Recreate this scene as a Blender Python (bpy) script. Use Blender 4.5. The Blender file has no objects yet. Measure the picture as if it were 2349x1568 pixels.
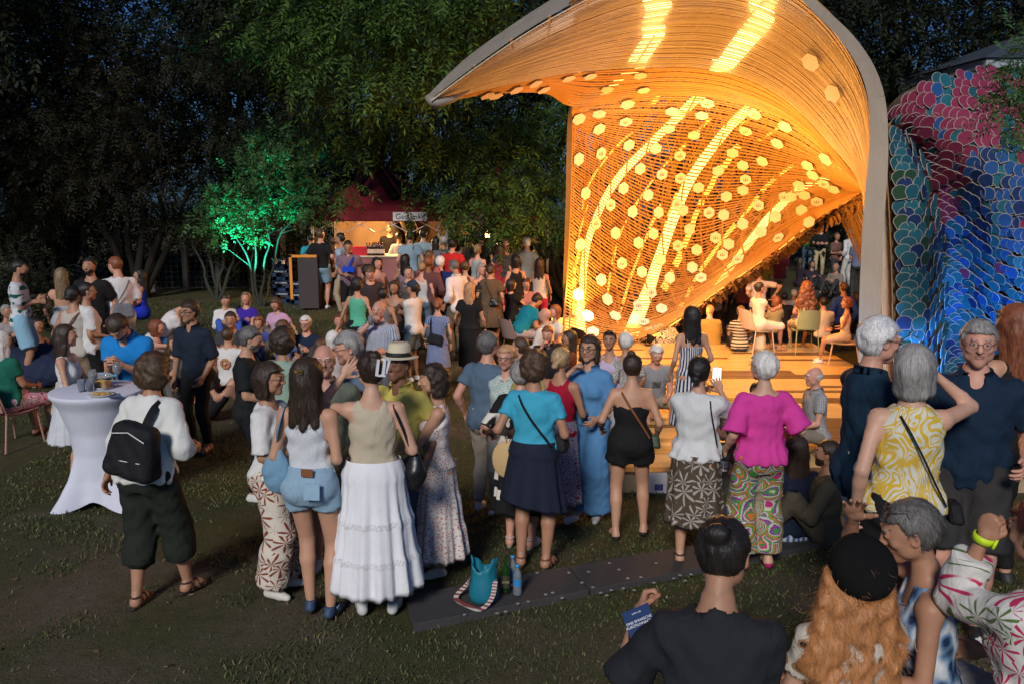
import bpy, math, random, numpy as np
from mathutils import Vector, Matrix
random.seed(5)
rng = np.random.default_rng(11)
SC = bpy.context.scene
COL = SC.collection
f32 = np.float32
# ---------------------------------------------------------------- camera
CAMH, PITCH, FPX, CXP, CYP = 2.85, math.radians(10.0), 2067.0, 1174.5, 784.0
cam_d = bpy.data.cameras.new('camera'); cam = bpy.data.objects.new('camera', cam_d); COL.objects.link(cam)
cam.location = (0, 0, CAMH); cam.rotation_euler = (math.pi / 2 - PITCH, 0, 0)
cam_d.sensor_width = 36; cam_d.lens = 36 * FPX / 2349.0; cam_d.clip_start = .05; cam_d.clip_end = 400
SC.camera = cam
# ---------------------------------------------------------------- world, sun, exposure
SUN_EL, SUN_AZ = math.radians(31), math.radians(-14)      # behind the camera, a little to the left
w = bpy.data.worlds.new('World'); SC.world = w; w.use_nodes = True
nt = w.node_tree; nt.nodes.clear()
sky = nt.nodes.new('ShaderNodeTexSky'); sky.sky_type = 'NISHITA'; sky.sun_disc = False
sky.sun_elevation = SUN_EL; sky.sun_rotation = math.pi + SUN_AZ
bg = nt.nodes.new('ShaderNodeBackground'); bg.inputs['Strength'].default_value = .029
mixc = nt.nodes.new('ShaderNodeMixRGB'); mixc.blend_type = 'MULTIPLY'; mixc.inputs[0].default_value = 1
mixc.inputs[2].default_value = (.42, .78, 1.55, 1)
wo = nt.nodes.new('ShaderNodeOutputWorld')
nt.links.new(sky.outputs[0], mixc.inputs[1]); nt.links.new(mixc.outputs[0], bg.inputs[0]); nt.links.new(bg.outputs[0], wo.inputs[0])
sl = bpy.data.lights.new('sun', 'SUN'); sl.energy = 2.6; sl.angle = math.radians(11); sl.color = (1, .95, .9)
so = bpy.data.objects.new('sun', sl); COL.objects.link(so)
so.rotation_euler = (math.pi / 2 - SUN_EL, 0, SUN_AZ); so.location = (0, -5, 8)
SC.view_settings.view_transform = 'Standard'; SC.view_settings.look = 'None'
SC.view_settings.exposure = 0; SC.view_settings.gamma = 1; SC.view_settings.use_curve_mapping = False
SC.cycles.use_denoising = True; SC.cycles.max_bounces = 5; SC.cycles.diffuse_bounces = 2; SC.cycles.glossy_bounces = 2
SC.cycles.transmission_bounces = 4; SC.cycles.transparent_max_bounces = 6; SC.cycles.sample_clamp_indirect = 4
SC.cycles.use_light_tree = True; SC.cycles.caustics_reflective = False; SC.cycles.caustics_refractive = False

# ---------------------------------------------------------------- measuring from the photograph (display pixels 2349x1568)
_c, _s = math.cos(PITCH), math.sin(PITCH)
def ray(px, py):
    a = (px - CXP) / FPX; b = (CYP - py) / FPX
    return np.array([a, _c + b * _s, -_s + b * _c])
def at(px, py, Y):
    d = ray(px, py); return np.array([0, 0, CAMH]) + d * (Y / d[1])
def on(px, py, z=0.):
    d = ray(px, py); t = (z - CAMH) / d[2]; return np.array([0, 0, CAMH]) + d * t
def sst(x): x = np.clip(x, 0, 1); return x * x * (3 - 2 * x)
def gz(x, y):
    near = .34 * sst((6.4 - y) / 1.7) * sst((x - 1.3) / 1.0) + .14 * sst((4.2 - y) / 1.2) * sst((x - .2) / .8)
    dip = -.55 * sst((y - 5.5) / 5) * sst((x + 4.5) / 3.5) * (1 - sst((y - 16) / 4) * sst((1.6 - x) / 1.5))
    return near + dip - .40 * sst((y - 18) / 4) * sst((x - 2) / 1.5) + .65 * sst((y - 22) / 6) * sst((x - 2) / 1.5)
def ong(px, py, dz=0.):
    p = on(px, py)
    for _ in range(8): p = on(px, py, float(gz(p[0], p[1])) * .6 + .4 * (p[2] - dz) + dz)
    return p
def proj(P):
    P = np.asarray(P, float); q = P - np.array([0, 0, CAMH])
    fw = q[..., 1] * _c - q[..., 2] * _s; up = q[..., 1] * _s + q[..., 2] * _c
    return CXP + FPX * q[..., 0] / fw, CYP - FPX * up / fw
# ---------------------------------------------------------------- objects
def mesh_np(name, V, F, mats, mi=None, smooth=True):
    """V (n,3); F list of arrays (m,3) or (m,4)"""
    if isinstance(F, np.ndarray): F = [F]
    F = [f for f in F if len(f)]
    me = bpy.data.meshes.new(name)
    V = np.asarray(V, f32)
    me.vertices.add(len(V)); me.vertices.foreach_set('co', V.ravel())
    nl = sum(f.size for f in F); npoly = sum(len(f) for f in F)
    me.loops.add(nl); me.polygons.add(npoly)
    me.loops.foreach_set('vertex_index', np.concatenate([f.ravel() for f in F]).astype(np.int32))
    tot = np.concatenate([np.full(len(f), f.shape[1]) for f in F])
    st = np.concatenate([[0], np.cumsum(tot)[:-1]]).astype(np.int32)
    me.polygons.foreach_set('loop_start', st)
    me.polygons.foreach_set('use_smooth', np.full(npoly, bool(smooth)))
    if not isinstance(mats, (list, tuple)): mats = [mats]
    for m in mats: me.materials.append(m)
    if mi is not None: me.polygons.foreach_set('material_index', np.asarray(mi, np.int32))
    me.update(calc_edges=True); me.validate()
    return me
def link(me, name, parent=None, loc=None):
    o = bpy.data.objects.new(name, me); COL.objects.link(o)
    if parent is not None: o.parent = parent
    if loc is not None: o.location = loc
    return o
def tag(o, label=None, cat=None, group=None, kind=None):
    if label: o['label'] = label
    if cat: o['category'] = cat
    if group: o['group'] = group
    if kind: o['kind'] = kind
    return o
def empty(name, loc, label=None, cat=None, group=None, rz=0):
    o = bpy.data.objects.new(name, None); COL.objects.link(o); o.location = loc; o.rotation_euler = (0, 0, rz)
    o.empty_display_size = .1
    return tag(o, label, cat, group)

class MB:
    """collects simple solids into one mesh"""
    def __init__(s): s.V = []; s.F = []; s.M = []; s.n = 0
    def raw(s, V, F, m=0):
        V = np.asarray(V, float); s.V.append(V)
        if isinstance(F, np.ndarray): F = [F]
        for f in F:
            f = np.asarray(f)
            if len(f): s.F.append(f + s.n); s.M.append(np.full(len(f), m))
        s.n += len(V); return s
    def box(s, c, d, m=0, rz=0, R=None):
        x, y, z = np.array(d) / 2
        V = np.array([[-x, -y, -z], [x, -y, -z], [x, y, -z], [-x, y, -z], [-x, -y, z], [x, -y, z], [x, y, z], [-x, y, z]])
        if rz: V = V @ np.array([[math.cos(rz), math.sin(rz), 0], [-math.sin(rz), math.cos(rz), 0], [0, 0, 1]])
        if R is not None: V = V @ np.asarray(R).T
        return s.raw(V + np.array(c), np.array([[0, 3, 2, 1], [4, 5, 6, 7], [0, 1, 5, 4], [1, 2, 6, 5], [2, 3, 7, 6], [3, 0, 4, 7]]), m)
    def tube(s, pts, r, n=8, m=0, caps=True):
        V, F = tube(pts, r, n)
        s.raw(V, F, m)
        if caps:
            k = len(pts)
            c0 = len(V)
            s.raw(V[:n], np.array([[0, i, i + 1] for i in range(1, n - 1)])[:, ::-1], m)
            s.raw(V[-n:], np.array([[0, i, i + 1] for i in range(1, n - 1)]), m)
        return s
    def lathe(s, prof, c=(0, 0, 0), n=20, m=0, R=None, sx=1, sy=1):
        prof = np.array(prof, float); a = np.linspace(0, 2 * math.pi, n, endpoint=False)
        V = np.stack([prof[:, None, 0] * np.cos(a) * sx, prof[:, None, 0] * np.sin(a) * sy, np.repeat(prof[:, 1:2], n, 1)], -1).reshape(-1, 3)
        if R is not None: V = V @ np.asarray(R).T
        return s.raw(V + np.array(c), gridF(len(prof), n, wrap=True), m)
    def build(s, name, mats, parent=None, smooth=False, loc=None):
        V = np.concatenate(s.V); tri = [f for f in s.F if f.shape[1] == 3]; qd = [f for f in s.F if f.shape[1] == 4]
        mt = [m for f, m in zip(s.F, s.M) if f.shape[1] == 3]; mq = [m for f, m in zip(s.F, s.M) if f.shape[1] == 4]
        F = []; mi = []
        if tri: F.append(np.concatenate(tri)); mi += mt
        if qd: F.append(np.concatenate(qd)); mi += mq
        me = mesh_np(name, V, F, mats, np.concatenate(mi), smooth)
        return link(me, name, parent, loc)
def gridF(nr, nc, wrap=False):
    i = np.arange(nr - 1)[:, None]; j = np.arange(nc if wrap else nc - 1)[None, :]; j2 = (j + 1) % nc
    return np.stack([i * nc + j, i * nc + j2, (i + 1) * nc + j2, (i + 1) * nc + j], -1).reshape(-1, 4)
def tube(pts, r, n=8):
    P = np.array(pts, float); k = len(P); r = np.broadcast_to(np.array(r, float), (k,))
    T = np.gradient(P, axis=0); T /= np.linalg.norm(T, axis=1)[:, None] + 1e-9
    ref = np.array([0, 0, 1.]) if abs(T[0][2]) < .9 else np.array([1., 0, 0])
    N = np.zeros_like(P); u = np.cross(T[0], ref); u /= np.linalg.norm(u)
    for i in range(k):
        u = u - T[i] * np.dot(u, T[i]); u /= np.linalg.norm(u) + 1e-9; N[i] = u
    B = np.cross(T, N); a = np.linspace(0, 2 * math.pi, n, endpoint=False)
    V = P[:, None] + r[:, None, None] * (N[:, None] * np.cos(a)[None, :, None] + B[:, None] * np.sin(a)[None, :, None])
    return V.reshape(-1, 3), gridF(k, n, wrap=True)[:, ::-1]
def crom(P, n, closed=False):
    """Catmull-Rom resample by chord length"""
    P = np.array(P, float); d = np.r_[0, np.cumsum(np.linalg.norm(np.diff(P[:, :], axis=0), axis=1))]
    t = np.linspace(0, d[-1], n); i = np.clip(np.searchsorted(d, t, 'right') - 1, 0, len(P) - 2)
    m = np.zeros_like(P)
    m[1:-1] = (P[2:] - P[:-2]) / (d[2:] - d[:-2])[:, None]; m[0] = (P[1] - P[0]) / (d[1] - d[0]); m[-1] = (P[-1] - P[-2]) / (d[-1] - d[-2])
    h = (d[i + 1] - d[i])[:, None]; s = ((t - d[i])[:, None]) / h
    return (2 * s**3 - 3 * s**2 + 1) * P[i] + (s**3 - 2 * s**2 + s) * h * m[i] + (-2 * s**3 + 3 * s**2) * P[i + 1] + (s**3 - s**2) * h * m[i + 1]
KD = 1.2
def surf(rows, nu, nv, vs=None):
    """rows of (px,py,depth) control points -> (nv,nu,3) points in the world"""
    R = [crom([at(p[0], p[1], p[2] * KD) for p in r], nu) for r in rows]; R = np.array(R); k = len(rows)
    vk = np.array(vs if vs is not None else np.linspace(0, 1, k)); v = np.linspace(0, 1, nv)
    m = np.gradient(R, vk, axis=0) if k > 2 else np.repeat((R[1:2] - R[:1]) / (vk[1] - vk[0]), 2, 0)
    i = np.clip(np.searchsorted(vk, v, 'right') - 1, 0, k - 2); h = (vk[i + 1] - vk[i])[:, None, None]; s = (v - vk[i])[:, None, None] / h
    return (2 * s**3 - 3 * s**2 + 1) * R[i] + (s**3 - 2 * s**2 + s) * h * m[i] + (-2 * s**3 + 3 * s**2) * R[i + 1] + (s**3 - s**2) * h * m[i + 1]
def norms(S):
    du = np.gradient(S, axis=1); dv = np.gradient(S, axis=0); N = np.cross(du, dv)
    return N / (np.linalg.norm(N, axis=-1, keepdims=True) + 1e-9)

# ---------------------------------------------------------------- materials
class NT:
    def __init__(s, name):
        s.m = bpy.data.materials.new(name); s.m.use_nodes = True; s.t = s.m.node_tree; s.b = s.t.nodes['Principled BSDF']
    def n(s, ty, **kw):
        x = s.t.nodes.new(ty)
        for k, v in kw.items():
            if k.startswith('i_'): x.inputs[int(k[2:])].default_value = v
            else: setattr(x, k, v)
        return x
    def l(s, a, b): s.t.links.new(a, b)
    def math(s, op, a, b=None, c=None):
        x = s.n('ShaderNodeMath', operation=op)
        for k, v in enumerate((a, b, c)):
            if v is None: continue
            if isinstance(v, (int, float)): x.inputs[k].default_value = v
            else: s.l(v, x.inputs[k])
        return x.outputs[0]
    def mix(s, fac, a, b, blend='MIX'):
        x = s.n('ShaderNodeMixRGB', blend_type=blend)
        for k, v in enumerate((fac, a, b)):
            if isinstance(v, (int, float)): x.inputs[k].default_value = v
            elif isinstance(v, tuple): x.inputs[k].default_value = (*v[:3], 1)
            else: s.l(v, x.inputs[k])
        return x.outputs[0]
    def noise(s, scale, detail=2, vec=None, rough=.5, dist=0):
        x = s.n('ShaderNodeTexNoise'); x.inputs['Scale'].default_value = scale; x.inputs['Detail'].default_value = detail
        x.inputs['Roughness'].default_value = rough; x.inputs['Distortion'].default_value = dist
        if vec is not None: s.l(vec, x.inputs['Vector'])
        return x
    def ramp(s, fac, stops, interp='LINEAR'):
        x = s.n('ShaderNodeValToRGB'); r = x.color_ramp; r.interpolation = interp
        while len(r.elements) < len(stops): r.elements.new(.5)
        for e, (p, c) in zip(r.elements, stops): e.position = p; e.color = (*c[:3], 1)
        s.l(fac, x.inputs[0]); return x.outputs[0]
    def obj(s): return s.n('ShaderNodeTexCoord').outputs['Object']
    def scale(s, vec, sc):
        x = s.n('ShaderNodeMapping'); x.inputs['Scale'].default_value = sc; s.l(vec, x.inputs[0]); return x.outputs[0]
    def bump(s, h, strength=.3, dist=.01):
        x = s.n('ShaderNodeBump'); x.inputs['Strength'].default_value = strength; x.inputs['Distance'].default_value = dist
        s.l(h, x.inputs['Height']); s.l(x.outputs[0], s.b.inputs['Normal'])
    def base(s, c):
        if isinstance(c, tuple): s.b.inputs['Base Color'].default_value = (*c[:3], 1)
        else: s.l(c, s.b.inputs['Base Color'])
    def set(s, **k):
        for a, v in k.items(): s.b.inputs[a.replace('_', ' ')].default_value = v
        return s
_mc = {}
def mulc(c, k): return tuple(x * k for x in c)
def plain(name, c, rough=.6, metal=0., var=.12, nscale=12, bump=0., spec=.4, bscale=60):
    key = ('plain', name, c, rough)
    if key in _mc: return _mc[key]
    t = NT(name)
    o = t.obj(); nz = t.noise(nscale, 3, o).outputs[0]
    t.base(t.mix(nz, mulc(c, 1 - var), tuple(min(1, x * (1 + var)) for x in c)))
    t.set(Roughness=rough, Metallic=metal, Specular_IOR_Level=spec)
    if bump: t.bump(t.noise(bscale, 3, o).outputs[0], bump, .005)
    _mc[key] = t.m; return t.m
def emis(name, c, s):
    key = ('em', name, c, s)
    if key in _mc: return _mc[key]
    t = NT(name); t.base(c); t.b.inputs['Emission Color'].default_value = (*c, 1); t.b.inputs['Emission Strength'].default_value = s
    _mc[key] = t.m; return t.m
def lamp(name, kind, loc, energy, color, size=.3, rot=None, spot=None, target=None):
    l = bpy.data.lights.new(name, kind); l.energy = energy; l.color = color
    if kind == 'AREA': l.size = size
    else: l.shadow_soft_size = size
    if spot: l.spot_size = math.radians(spot); l.spot_blend = .6
    o = bpy.data.objects.new(name, l); COL.objects.link(o); o.location = loc
    if target is not None:
        o.rotation_euler = (Vector(target) - Vector(loc)).to_track_quat('-Z', 'Y').to_euler()
    return o
# ================================================================ ground
def ground_mat():
    t = NT('grass_ground'); o = t.obj()
    n1 = t.noise(.55, 5, o, .6, .6).outputs[0]; n2 = t.noise(9, 4, o, .7).outputs[0]; n3 = t.noise(60, 3, o, .7).outputs[0]
    g = t.mix(n2, (.040, .044, .018), (.115, .112, .050)); d = t.mix(n2, (.085, .068, .05), (.16, .13, .10))
    fac = t.ramp(t.math('ADD', n1, t.math('MULTIPLY', n3, .18)), [(.55, (0, 0, 0)), (.76, (1, 1, 1))])
    c = t.mix(fac, g, d); c = t.mix(t.ramp(n3, [(.35, (0, 0, 0)), (.75, (1, 1, 1))]), mulc_node(t, c, .7), c)
    t.base(c); t.set(Roughness=1., Specular_IOR_Level=.1); t.bump(n3, .7, .02); return t.m
def mulc_node(t, c, k):
    return t.mix(1., c, (k, k, k), 'MULTIPLY')
gx = np.linspace(-45, 45, 181); gy = np.linspace(-3, 75, 157)
GX, GY = np.meshgrid(gx, gy); GZ = gz(GX, GY) - .012 + .008 * np.sin(GX * 1.7 + GY) * np.sin(GY * 1.3)
tag(link(mesh_np('ground', np.stack([GX, GY, GZ], -1).reshape(-1, 3), gridF(157, 181), ground_mat()), 'ground'), kind='structure')

# paving slabs of the path
slab_m = plain('dark_paving', (.05, .047, .048), .85, 0, .3, 25, .4)
spot_m = plain('pale_gum_spots', (.26, .25, .24), .8)
path = empty('path', (0, 0, 0)); tag(path, kind='structure')
SL = [[(948, 1433), (1350, 1353), (1300, 1300), (930, 1366)], [(1355, 1352), (1640, 1297), (1592, 1250), (1305, 1299)],
      [(1645, 1296), (1900, 1243), (1850, 1200), (1597, 1249)], [(1905, 1242), (2150, 1190), (2100, 1150), (1855, 1199)]]
for q in SL:
    top = np.array([ong(*p, .035) for p in q]); bot = top.copy(); bot[:, 2] -= .085
    c = top.mean(0); ins = top + (c - top) * .008; ins[:, 2] = top[:, 2] + .007
    mb = MB(); mb.raw(np.r_[bot, top, ins], np.array([[0, 1, 5, 4], [1, 2, 6, 5], [2, 3, 7, 6], [3, 0, 4, 7], [4, 5, 9, 8], [5, 6, 10, 9], [6, 7, 11, 10], [7, 4, 8, 11], [8, 9, 10, 11]]))
    mb.build('slab', slab_m, path)
mb = MB()
for px, py in [(1232, 1312), (1252, 1362), (1268, 1358), (1290, 1370), (1305, 1312), (1335, 1335), (1360, 1345), (1378, 1358), (1392, 1364), (1402, 1352), (1430, 1348), (1455, 1352), (1500, 1335), (1212, 1378), (1188, 1383), (1160, 1401), (1140, 1405), (1545, 1325), (1572, 1330), (1585, 1316), (1560, 1318), (1350, 1310), (1420, 1305), (1066, 1408), (1470, 1322), (1398, 1290), (1505, 1290), (1440, 1325)]:
    p = ong(px, py, .044); mb.lathe([(0.0, .0035), (.006 + .007 * random.random(), .003), (.014, .0)], p, 9)
tag(mb.build('gum_spots', spot_m, path), kind='stuff')

# grass blades near the camera
def blades(n, xr, yr, hmin, hmax):
    x = rng.uniform(*xr, n); y = yr[0] + (yr[1] - yr[0]) * rng.random(n) ** 1.3
    keep = np.abs(x) < .62 * y + .6
    cl = np.sin(x * 2.1 + 1.3 * np.sin(y * 1.7)) * np.sin(y * 2.3 + 1.1 * np.sin(x * 1.9 + 2)) + .7 * np.sin(x * 5.3 + y * 3.1) * np.sin(y * 6.1 - x * 2)
    keep &= (cl + rng.normal(0, .55, n)) > -.55
    keep &= ~((cl < .35) & (x < -1.0) & (y > 4.6) & (y < 8.2) & (rng.random(n) < .8))
    x, y, cl = x[keep], y[keep], cl[keep]; n = len(x)
    h = rng.uniform(hmin, hmax, n) * (1 + .5 * np.clip(cl, 0, 1)); a = rng.uniform(0, 6.28, n); wd = rng.uniform(.0016, .0034, n) * (1 + .1 * y)
    ln = rng.uniform(.3, 1.3, n) * h; la = rng.uniform(0, 6.28, n)
    b = np.stack([x, y, gz(x, y) - .012], -1); s = np.stack([np.cos(a) * wd, np.sin(a) * wd, 0 * a], -1)
    l = np.stack([np.cos(la) * ln, np.sin(la) * ln, h], -1)
    mid = b + l * np.array([.4, .4, .62]); tip = b + l
    V = np.stack([b - s, b + s, mid + s * .8, mid - s * .8, tip], 1).reshape(-1, 3); k = np.arange(n)[:, None] * 5
    return V, [k + np.array([0, 1, 2, 3]), k + np.array([3, 2, 4])], n
def leafy(name, stops, rough=.7, rnd=True):
    t = NT(name); g = t.n('ShaderNodeNewGeometry').outputs['Random Per Island']
    c = t.ramp(g, stops); o = t.obj(); c = t.mix(t.noise(.9, 2, o).outputs[0], mulc_node(t, c, .62), c)
    t.base(c); t.set(Roughness=rough, Specular_IOR_Level=.25); return t.m
grass_m = leafy('grass_blades', [(0, (.035, .05, .014)), (.45, (.08, .105, .03)), (.75, (.11, .125, .04)), (1, (.26, .22, .12))])
V, F, n = blades(115000, (-5, 5.5), (3.9, 10.5), .008, .028)
tag(link(mesh_np('grass', V, F, grass_m, smooth=False), 'grass'), kind='stuff')
V, F, n = blades(30000, (-10, 3), (10.5, 22), .015, .045)
tag(link(mesh_np('grass', V, F, grass_m, smooth=False), 'grass'), kind='stuff')

# fallen leaves and twigs on the lawn
n = 1500; x = rng.uniform(-6, 6, n); y = rng.uniform(4, 13, n); a = rng.uniform(0, 6.28, n); L = rng.uniform(.008, .028, n); Wd = L * rng.uniform(.15, .6, n); z = gz(x, y) + rng.uniform(.0, .012, n)
d = np.stack([np.cos(a), np.sin(a), rng.uniform(-.3, .3, n)], -1); q = np.stack([-np.sin(a), np.cos(a), rng.uniform(-.4, .4, n)], -1); c = np.stack([x, y, z], -1)
V = np.stack([c - d * L[:, None], c + q * Wd[:, None], c + d * L[:, None], c - q * Wd[:, None]], 1).reshape(-1, 3)
tag(link(mesh_np('fallen_leaves', V, np.arange(4 * n).reshape(-1, 4), leafy('dry_leaves', [(0, (.05, .03, .015)), (.6, (.16, .11, .05)), (1, (.34, .28, .18))]), smooth=False), 'fallen_leaves'), kind='stuff')

# ================================================================ trees
def leaf_crown(clusters, nper, L=.11, W=.034, npair=4, spread=.5, droop=.5, SL=.36, seed=1):
    """leaflet sprays gathered round cluster centres (x,y,z,r)"""
    r = np.random.default_rng(seed); O = []; D = []
    for (cx, cy, cz, cr) in clusters:
        k = max(3, int(nper * cr * cr)); g = r.normal(0, 1, (k, 3)); g /= np.linalg.norm(g, axis=1)[:, None]
        rad = cr * (r.random(k) ** .45)
        sub = 1 + .28 * np.sin(g[:, 0] * 7 + cx * 3) * np.sin(g[:, 2] * 6 + cz * 2)
        O.append(np.array([cx, cy, cz]) + g * (rad * sub)[:, None] * np.array([1, 1, .72])); D.append(g)
    O = np.concatenate(O); D = np.concatenate(D); n = len(O)
    D = D * .8 + r.normal(0, .45, (n, 3)); D[:, 2] -= droop; D /= np.linalg.norm(D, axis=1)[:, None]
    up = np.array([0, 0, 1.]) + r.normal(0, .3, (n, 3)); S = np.cross(D, up); S /= np.linalg.norm(S, axis=1)[:, None] + 1e-6
    Nn = np.cross(S, D)
    Vs = []; sl = SL * r.uniform(.6, 1.2, n)
    for i in range(npair * 2 + 1):
        t = (i // 2 + 1) / (npair + .5); side = 1 if i % 2 else -1
        if i == npair * 2: side = 0
        p = O + D * (sl * t)[:, None] - np.array([0, 0, 1]) * (.12 * sl * t * t)[:, None]
        ld = D * (.55 if side else 1.) + S * side * .85 - Nn * .25 + r.normal(0, .16, (n, 3)); ld /= np.linalg.norm(ld, axis=1)[:, None]
        wdv = np.cross(ld, Nn); wdv /= np.linalg.norm(wdv, axis=1)[:, None] + 1e-6
        ll = L * r.uniform(.7, 1.2, n)[:, None]; ww = W * r.uniform(.7, 1.2, n)[:, None]
        Vs.append(np.stack([p, p + ld * ll * .45 + wdv * ww * .5 + Nn * .006, p + ld * ll, p + ld * ll * .45 - wdv * ww * .5 + Nn * .006], 1))
    V = np.concatenate(Vs).reshape(-1, 3); k = np.arange(len(V) // 4)[:, None] * 4
    return V, k + np.array([0, 1, 2, 3])
def limbs(mb, base, tops, r0, seed=0, twigs=2):
    r = random.Random(seed)
    for tp in tops:
        b = np.array(base, float) + np.array([r.uniform(-.5, .5) * r0, r.uniform(-.5, .5) * r0, 0]); tp = np.array(tp, float); n = 7
        P = [b + (tp - b) * (i / n) + np.array([r.uniform(-1, 1), r.uniform(-1, 1), 0]) * .06 * np.linalg.norm(tp - b) * (0 if i in (0,) else 1) * (.4 + i / n * .6) for i in range(n + 1)]
        R = [r0 * (1 - .82 * i / n) for i in range(n + 1)]
        mb.tube(crom(P, 14), np.interp(np.linspace(0, 1, 14), np.linspace(0, 1, n + 1), R), 7)
        for k in range(twigs):
            q = P[r.randint(3, n - 1)]; e = q + np.array([r.uniform(-1, 1), r.uniform(-1, 1), r.uniform(.1, .9)]) * .3 * np.linalg.norm(tp - b)
            mb.tube([q, (q + e) / 2 + np.array([0, 0, .08]), e], [r0 * .3, r0 * .18, r0 * .07], 5)
bark_m = plain('bark', (.018, .015, .012), .95, 0, .35, 14, .5, .2)
pbark_m = plain('pale_bark', (.045, .045, .036), .9, 0, .3, 20, .3, .2)
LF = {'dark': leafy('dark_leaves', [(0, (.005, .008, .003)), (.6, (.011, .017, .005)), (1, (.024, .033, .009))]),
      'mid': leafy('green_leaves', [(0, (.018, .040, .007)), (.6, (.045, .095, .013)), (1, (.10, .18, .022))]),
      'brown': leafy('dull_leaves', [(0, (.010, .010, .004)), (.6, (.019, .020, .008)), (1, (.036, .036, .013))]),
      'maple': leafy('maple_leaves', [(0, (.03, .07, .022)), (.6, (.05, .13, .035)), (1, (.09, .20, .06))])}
def clusters(w, d, h, n, rmin, rmax, seed, cz=0):
    r = np.random.default_rng(seed); g = r.normal(0, 1, (n, 3)); g /= np.linalg.norm(g, axis=1)[:, None]; rad = r.random(n) ** .4
    P = g * rad[:, None] * np.array([w / 2, d / 2, h / 2]); P[:, 2] += cz
    return [(*p, r.uniform(rmin, rmax)) for p in P]
def make_tree(name, loc, cl, nper, leaf, label, group, trunk_tops, r0=.16, bark=None, **kw):
    e = empty(name, loc, label, 'tree', group)
    V, F = leaf_crown(cl, nper, **kw)
    link(mesh_np('crown', V, F, LF[leaf], smooth=False), 'crown', e)
    mb = MB(); limbs(mb, (0, 0, -.1), trunk_tops, r0, seed=kw.get('seed', 1)); mb.build('trunk', bark or bark_m, e, True)
    return e
def copy_thing(o, loc, rz=0, label=None, sc=None):
    c = o.copy(); COL.objects.link(c); c.location = loc; c.rotation_euler = (0, 0, rz)
    if sc: c.scale = sc
    if label: c['label'] = label
    for ch in o.children:
        d = ch.copy(); COL.objects.link(d); d.parent = c
        for g in ch.children:
            h = g.copy(); COL.objects.link(h); h.parent = d
    return c
FG = 'trees round the lawn'
def base(px, Y): p = at(px, 700, Y); return (p[0], Y, 0)
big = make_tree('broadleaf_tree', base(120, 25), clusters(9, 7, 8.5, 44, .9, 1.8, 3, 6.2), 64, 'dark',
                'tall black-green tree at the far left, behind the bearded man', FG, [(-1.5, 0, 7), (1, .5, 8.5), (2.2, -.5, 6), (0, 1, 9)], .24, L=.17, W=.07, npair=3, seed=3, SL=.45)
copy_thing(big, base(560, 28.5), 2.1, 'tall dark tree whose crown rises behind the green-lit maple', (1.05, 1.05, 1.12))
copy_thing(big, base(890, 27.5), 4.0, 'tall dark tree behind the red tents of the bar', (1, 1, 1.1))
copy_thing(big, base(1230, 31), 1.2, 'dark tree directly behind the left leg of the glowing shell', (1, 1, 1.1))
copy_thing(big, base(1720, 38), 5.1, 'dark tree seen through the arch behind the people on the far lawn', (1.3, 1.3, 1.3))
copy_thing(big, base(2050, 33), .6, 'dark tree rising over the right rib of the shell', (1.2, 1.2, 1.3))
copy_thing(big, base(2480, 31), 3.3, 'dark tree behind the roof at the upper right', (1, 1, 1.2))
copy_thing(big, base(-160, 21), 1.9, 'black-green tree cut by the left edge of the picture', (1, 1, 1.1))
low = make_tree('spreading_tree', base(330, 22.6), clusters(6.6, 4.4, 5.0, 60, .45, 1.0, 8, 3.9), 150, 'brown',
                'fine-leaved brownish tree with bare curved limbs above the seated group on the left', FG,
                [(-2.2, -.6, 4.6), (-1, .2, 5.6), (1.2, -.4, 4.6), (2.0, .3, 3.6), (0.3, -.8, 5.2)], .11, L=.11, W=.04, npair=4, seed=8, SL=.4, droop=.25)
copy_thing(low, base(70, 23.5), 2.5, 'low brownish tree behind the man in the green and white jersey', (1, 1, .82))
copy_thing(low, base(700, 25.5), 4.1, 'thin brownish tree between the maple and the bar tents', (1, 1, 1.05))
# green-lit maple
mp = on(600, 702)
mcl = [(dx, dy, dz, r) for dx, dy, dz, r in [(-1.2, 0, 2.0, .45), (-.6, .2, 2.45, .6), (-.1, -.3, 2.2, .55), (.5, .1, 2.5, .65), (1.1, 0, 2.35, .55), (1.5, .2, 2.2, .4), (-.2, .3, 3.0, .6),
       (.5, -.2, 3.15, .6), (1.0, .2, 2.9, .55), (.2, 0, 3.6, .5), (.55, .1, 3.95, .33), (-.9, -.1, 1.75, .38), (1.3, -.3, 2.6, .4), (.9, -.1, 3.4, .4), (-1.0, .2, 2.5, .4), (.0, -.3, 1.75, .33), (1.75, .1, 2.45, .25)]]
make_tree('maple_tree', (mp[0], mp[1], 0), mcl, 430, 'maple', 'small maple with stems lit cyan and leaves lit green by a ground lamp', FG,
          [(-.6, 0, 2.3), (-.2, .1, 2.7), (.35, -.1, 2.6), (.8, .1, 2.4)], .034, pbark_m, L=.085, W=.05, npair=3, seed=12, SL=.22, droop=.1)
m2 = on(500, 688)
make_tree('maple_tree', (m2[0], m2[1], 0), [(-.5, 0, 1.9, .5), (.2, 0, 2.2, .5), (.6, .3, 1.7, .4), (-.1, 0, 1.5, .35), (-.9, .2, 2.3, .5)], 300, 'dark',
          'many-stemmed small tree left of the green-lit maple', FG, [(-.7, 0, 2.0), (-.2, 0, 2.2), (.3, .1, 2.1), (.7, 0, 1.8)], .055, pbark_m, L=.085, W=.05, npair=3, seed=13, SL=.22)
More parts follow.
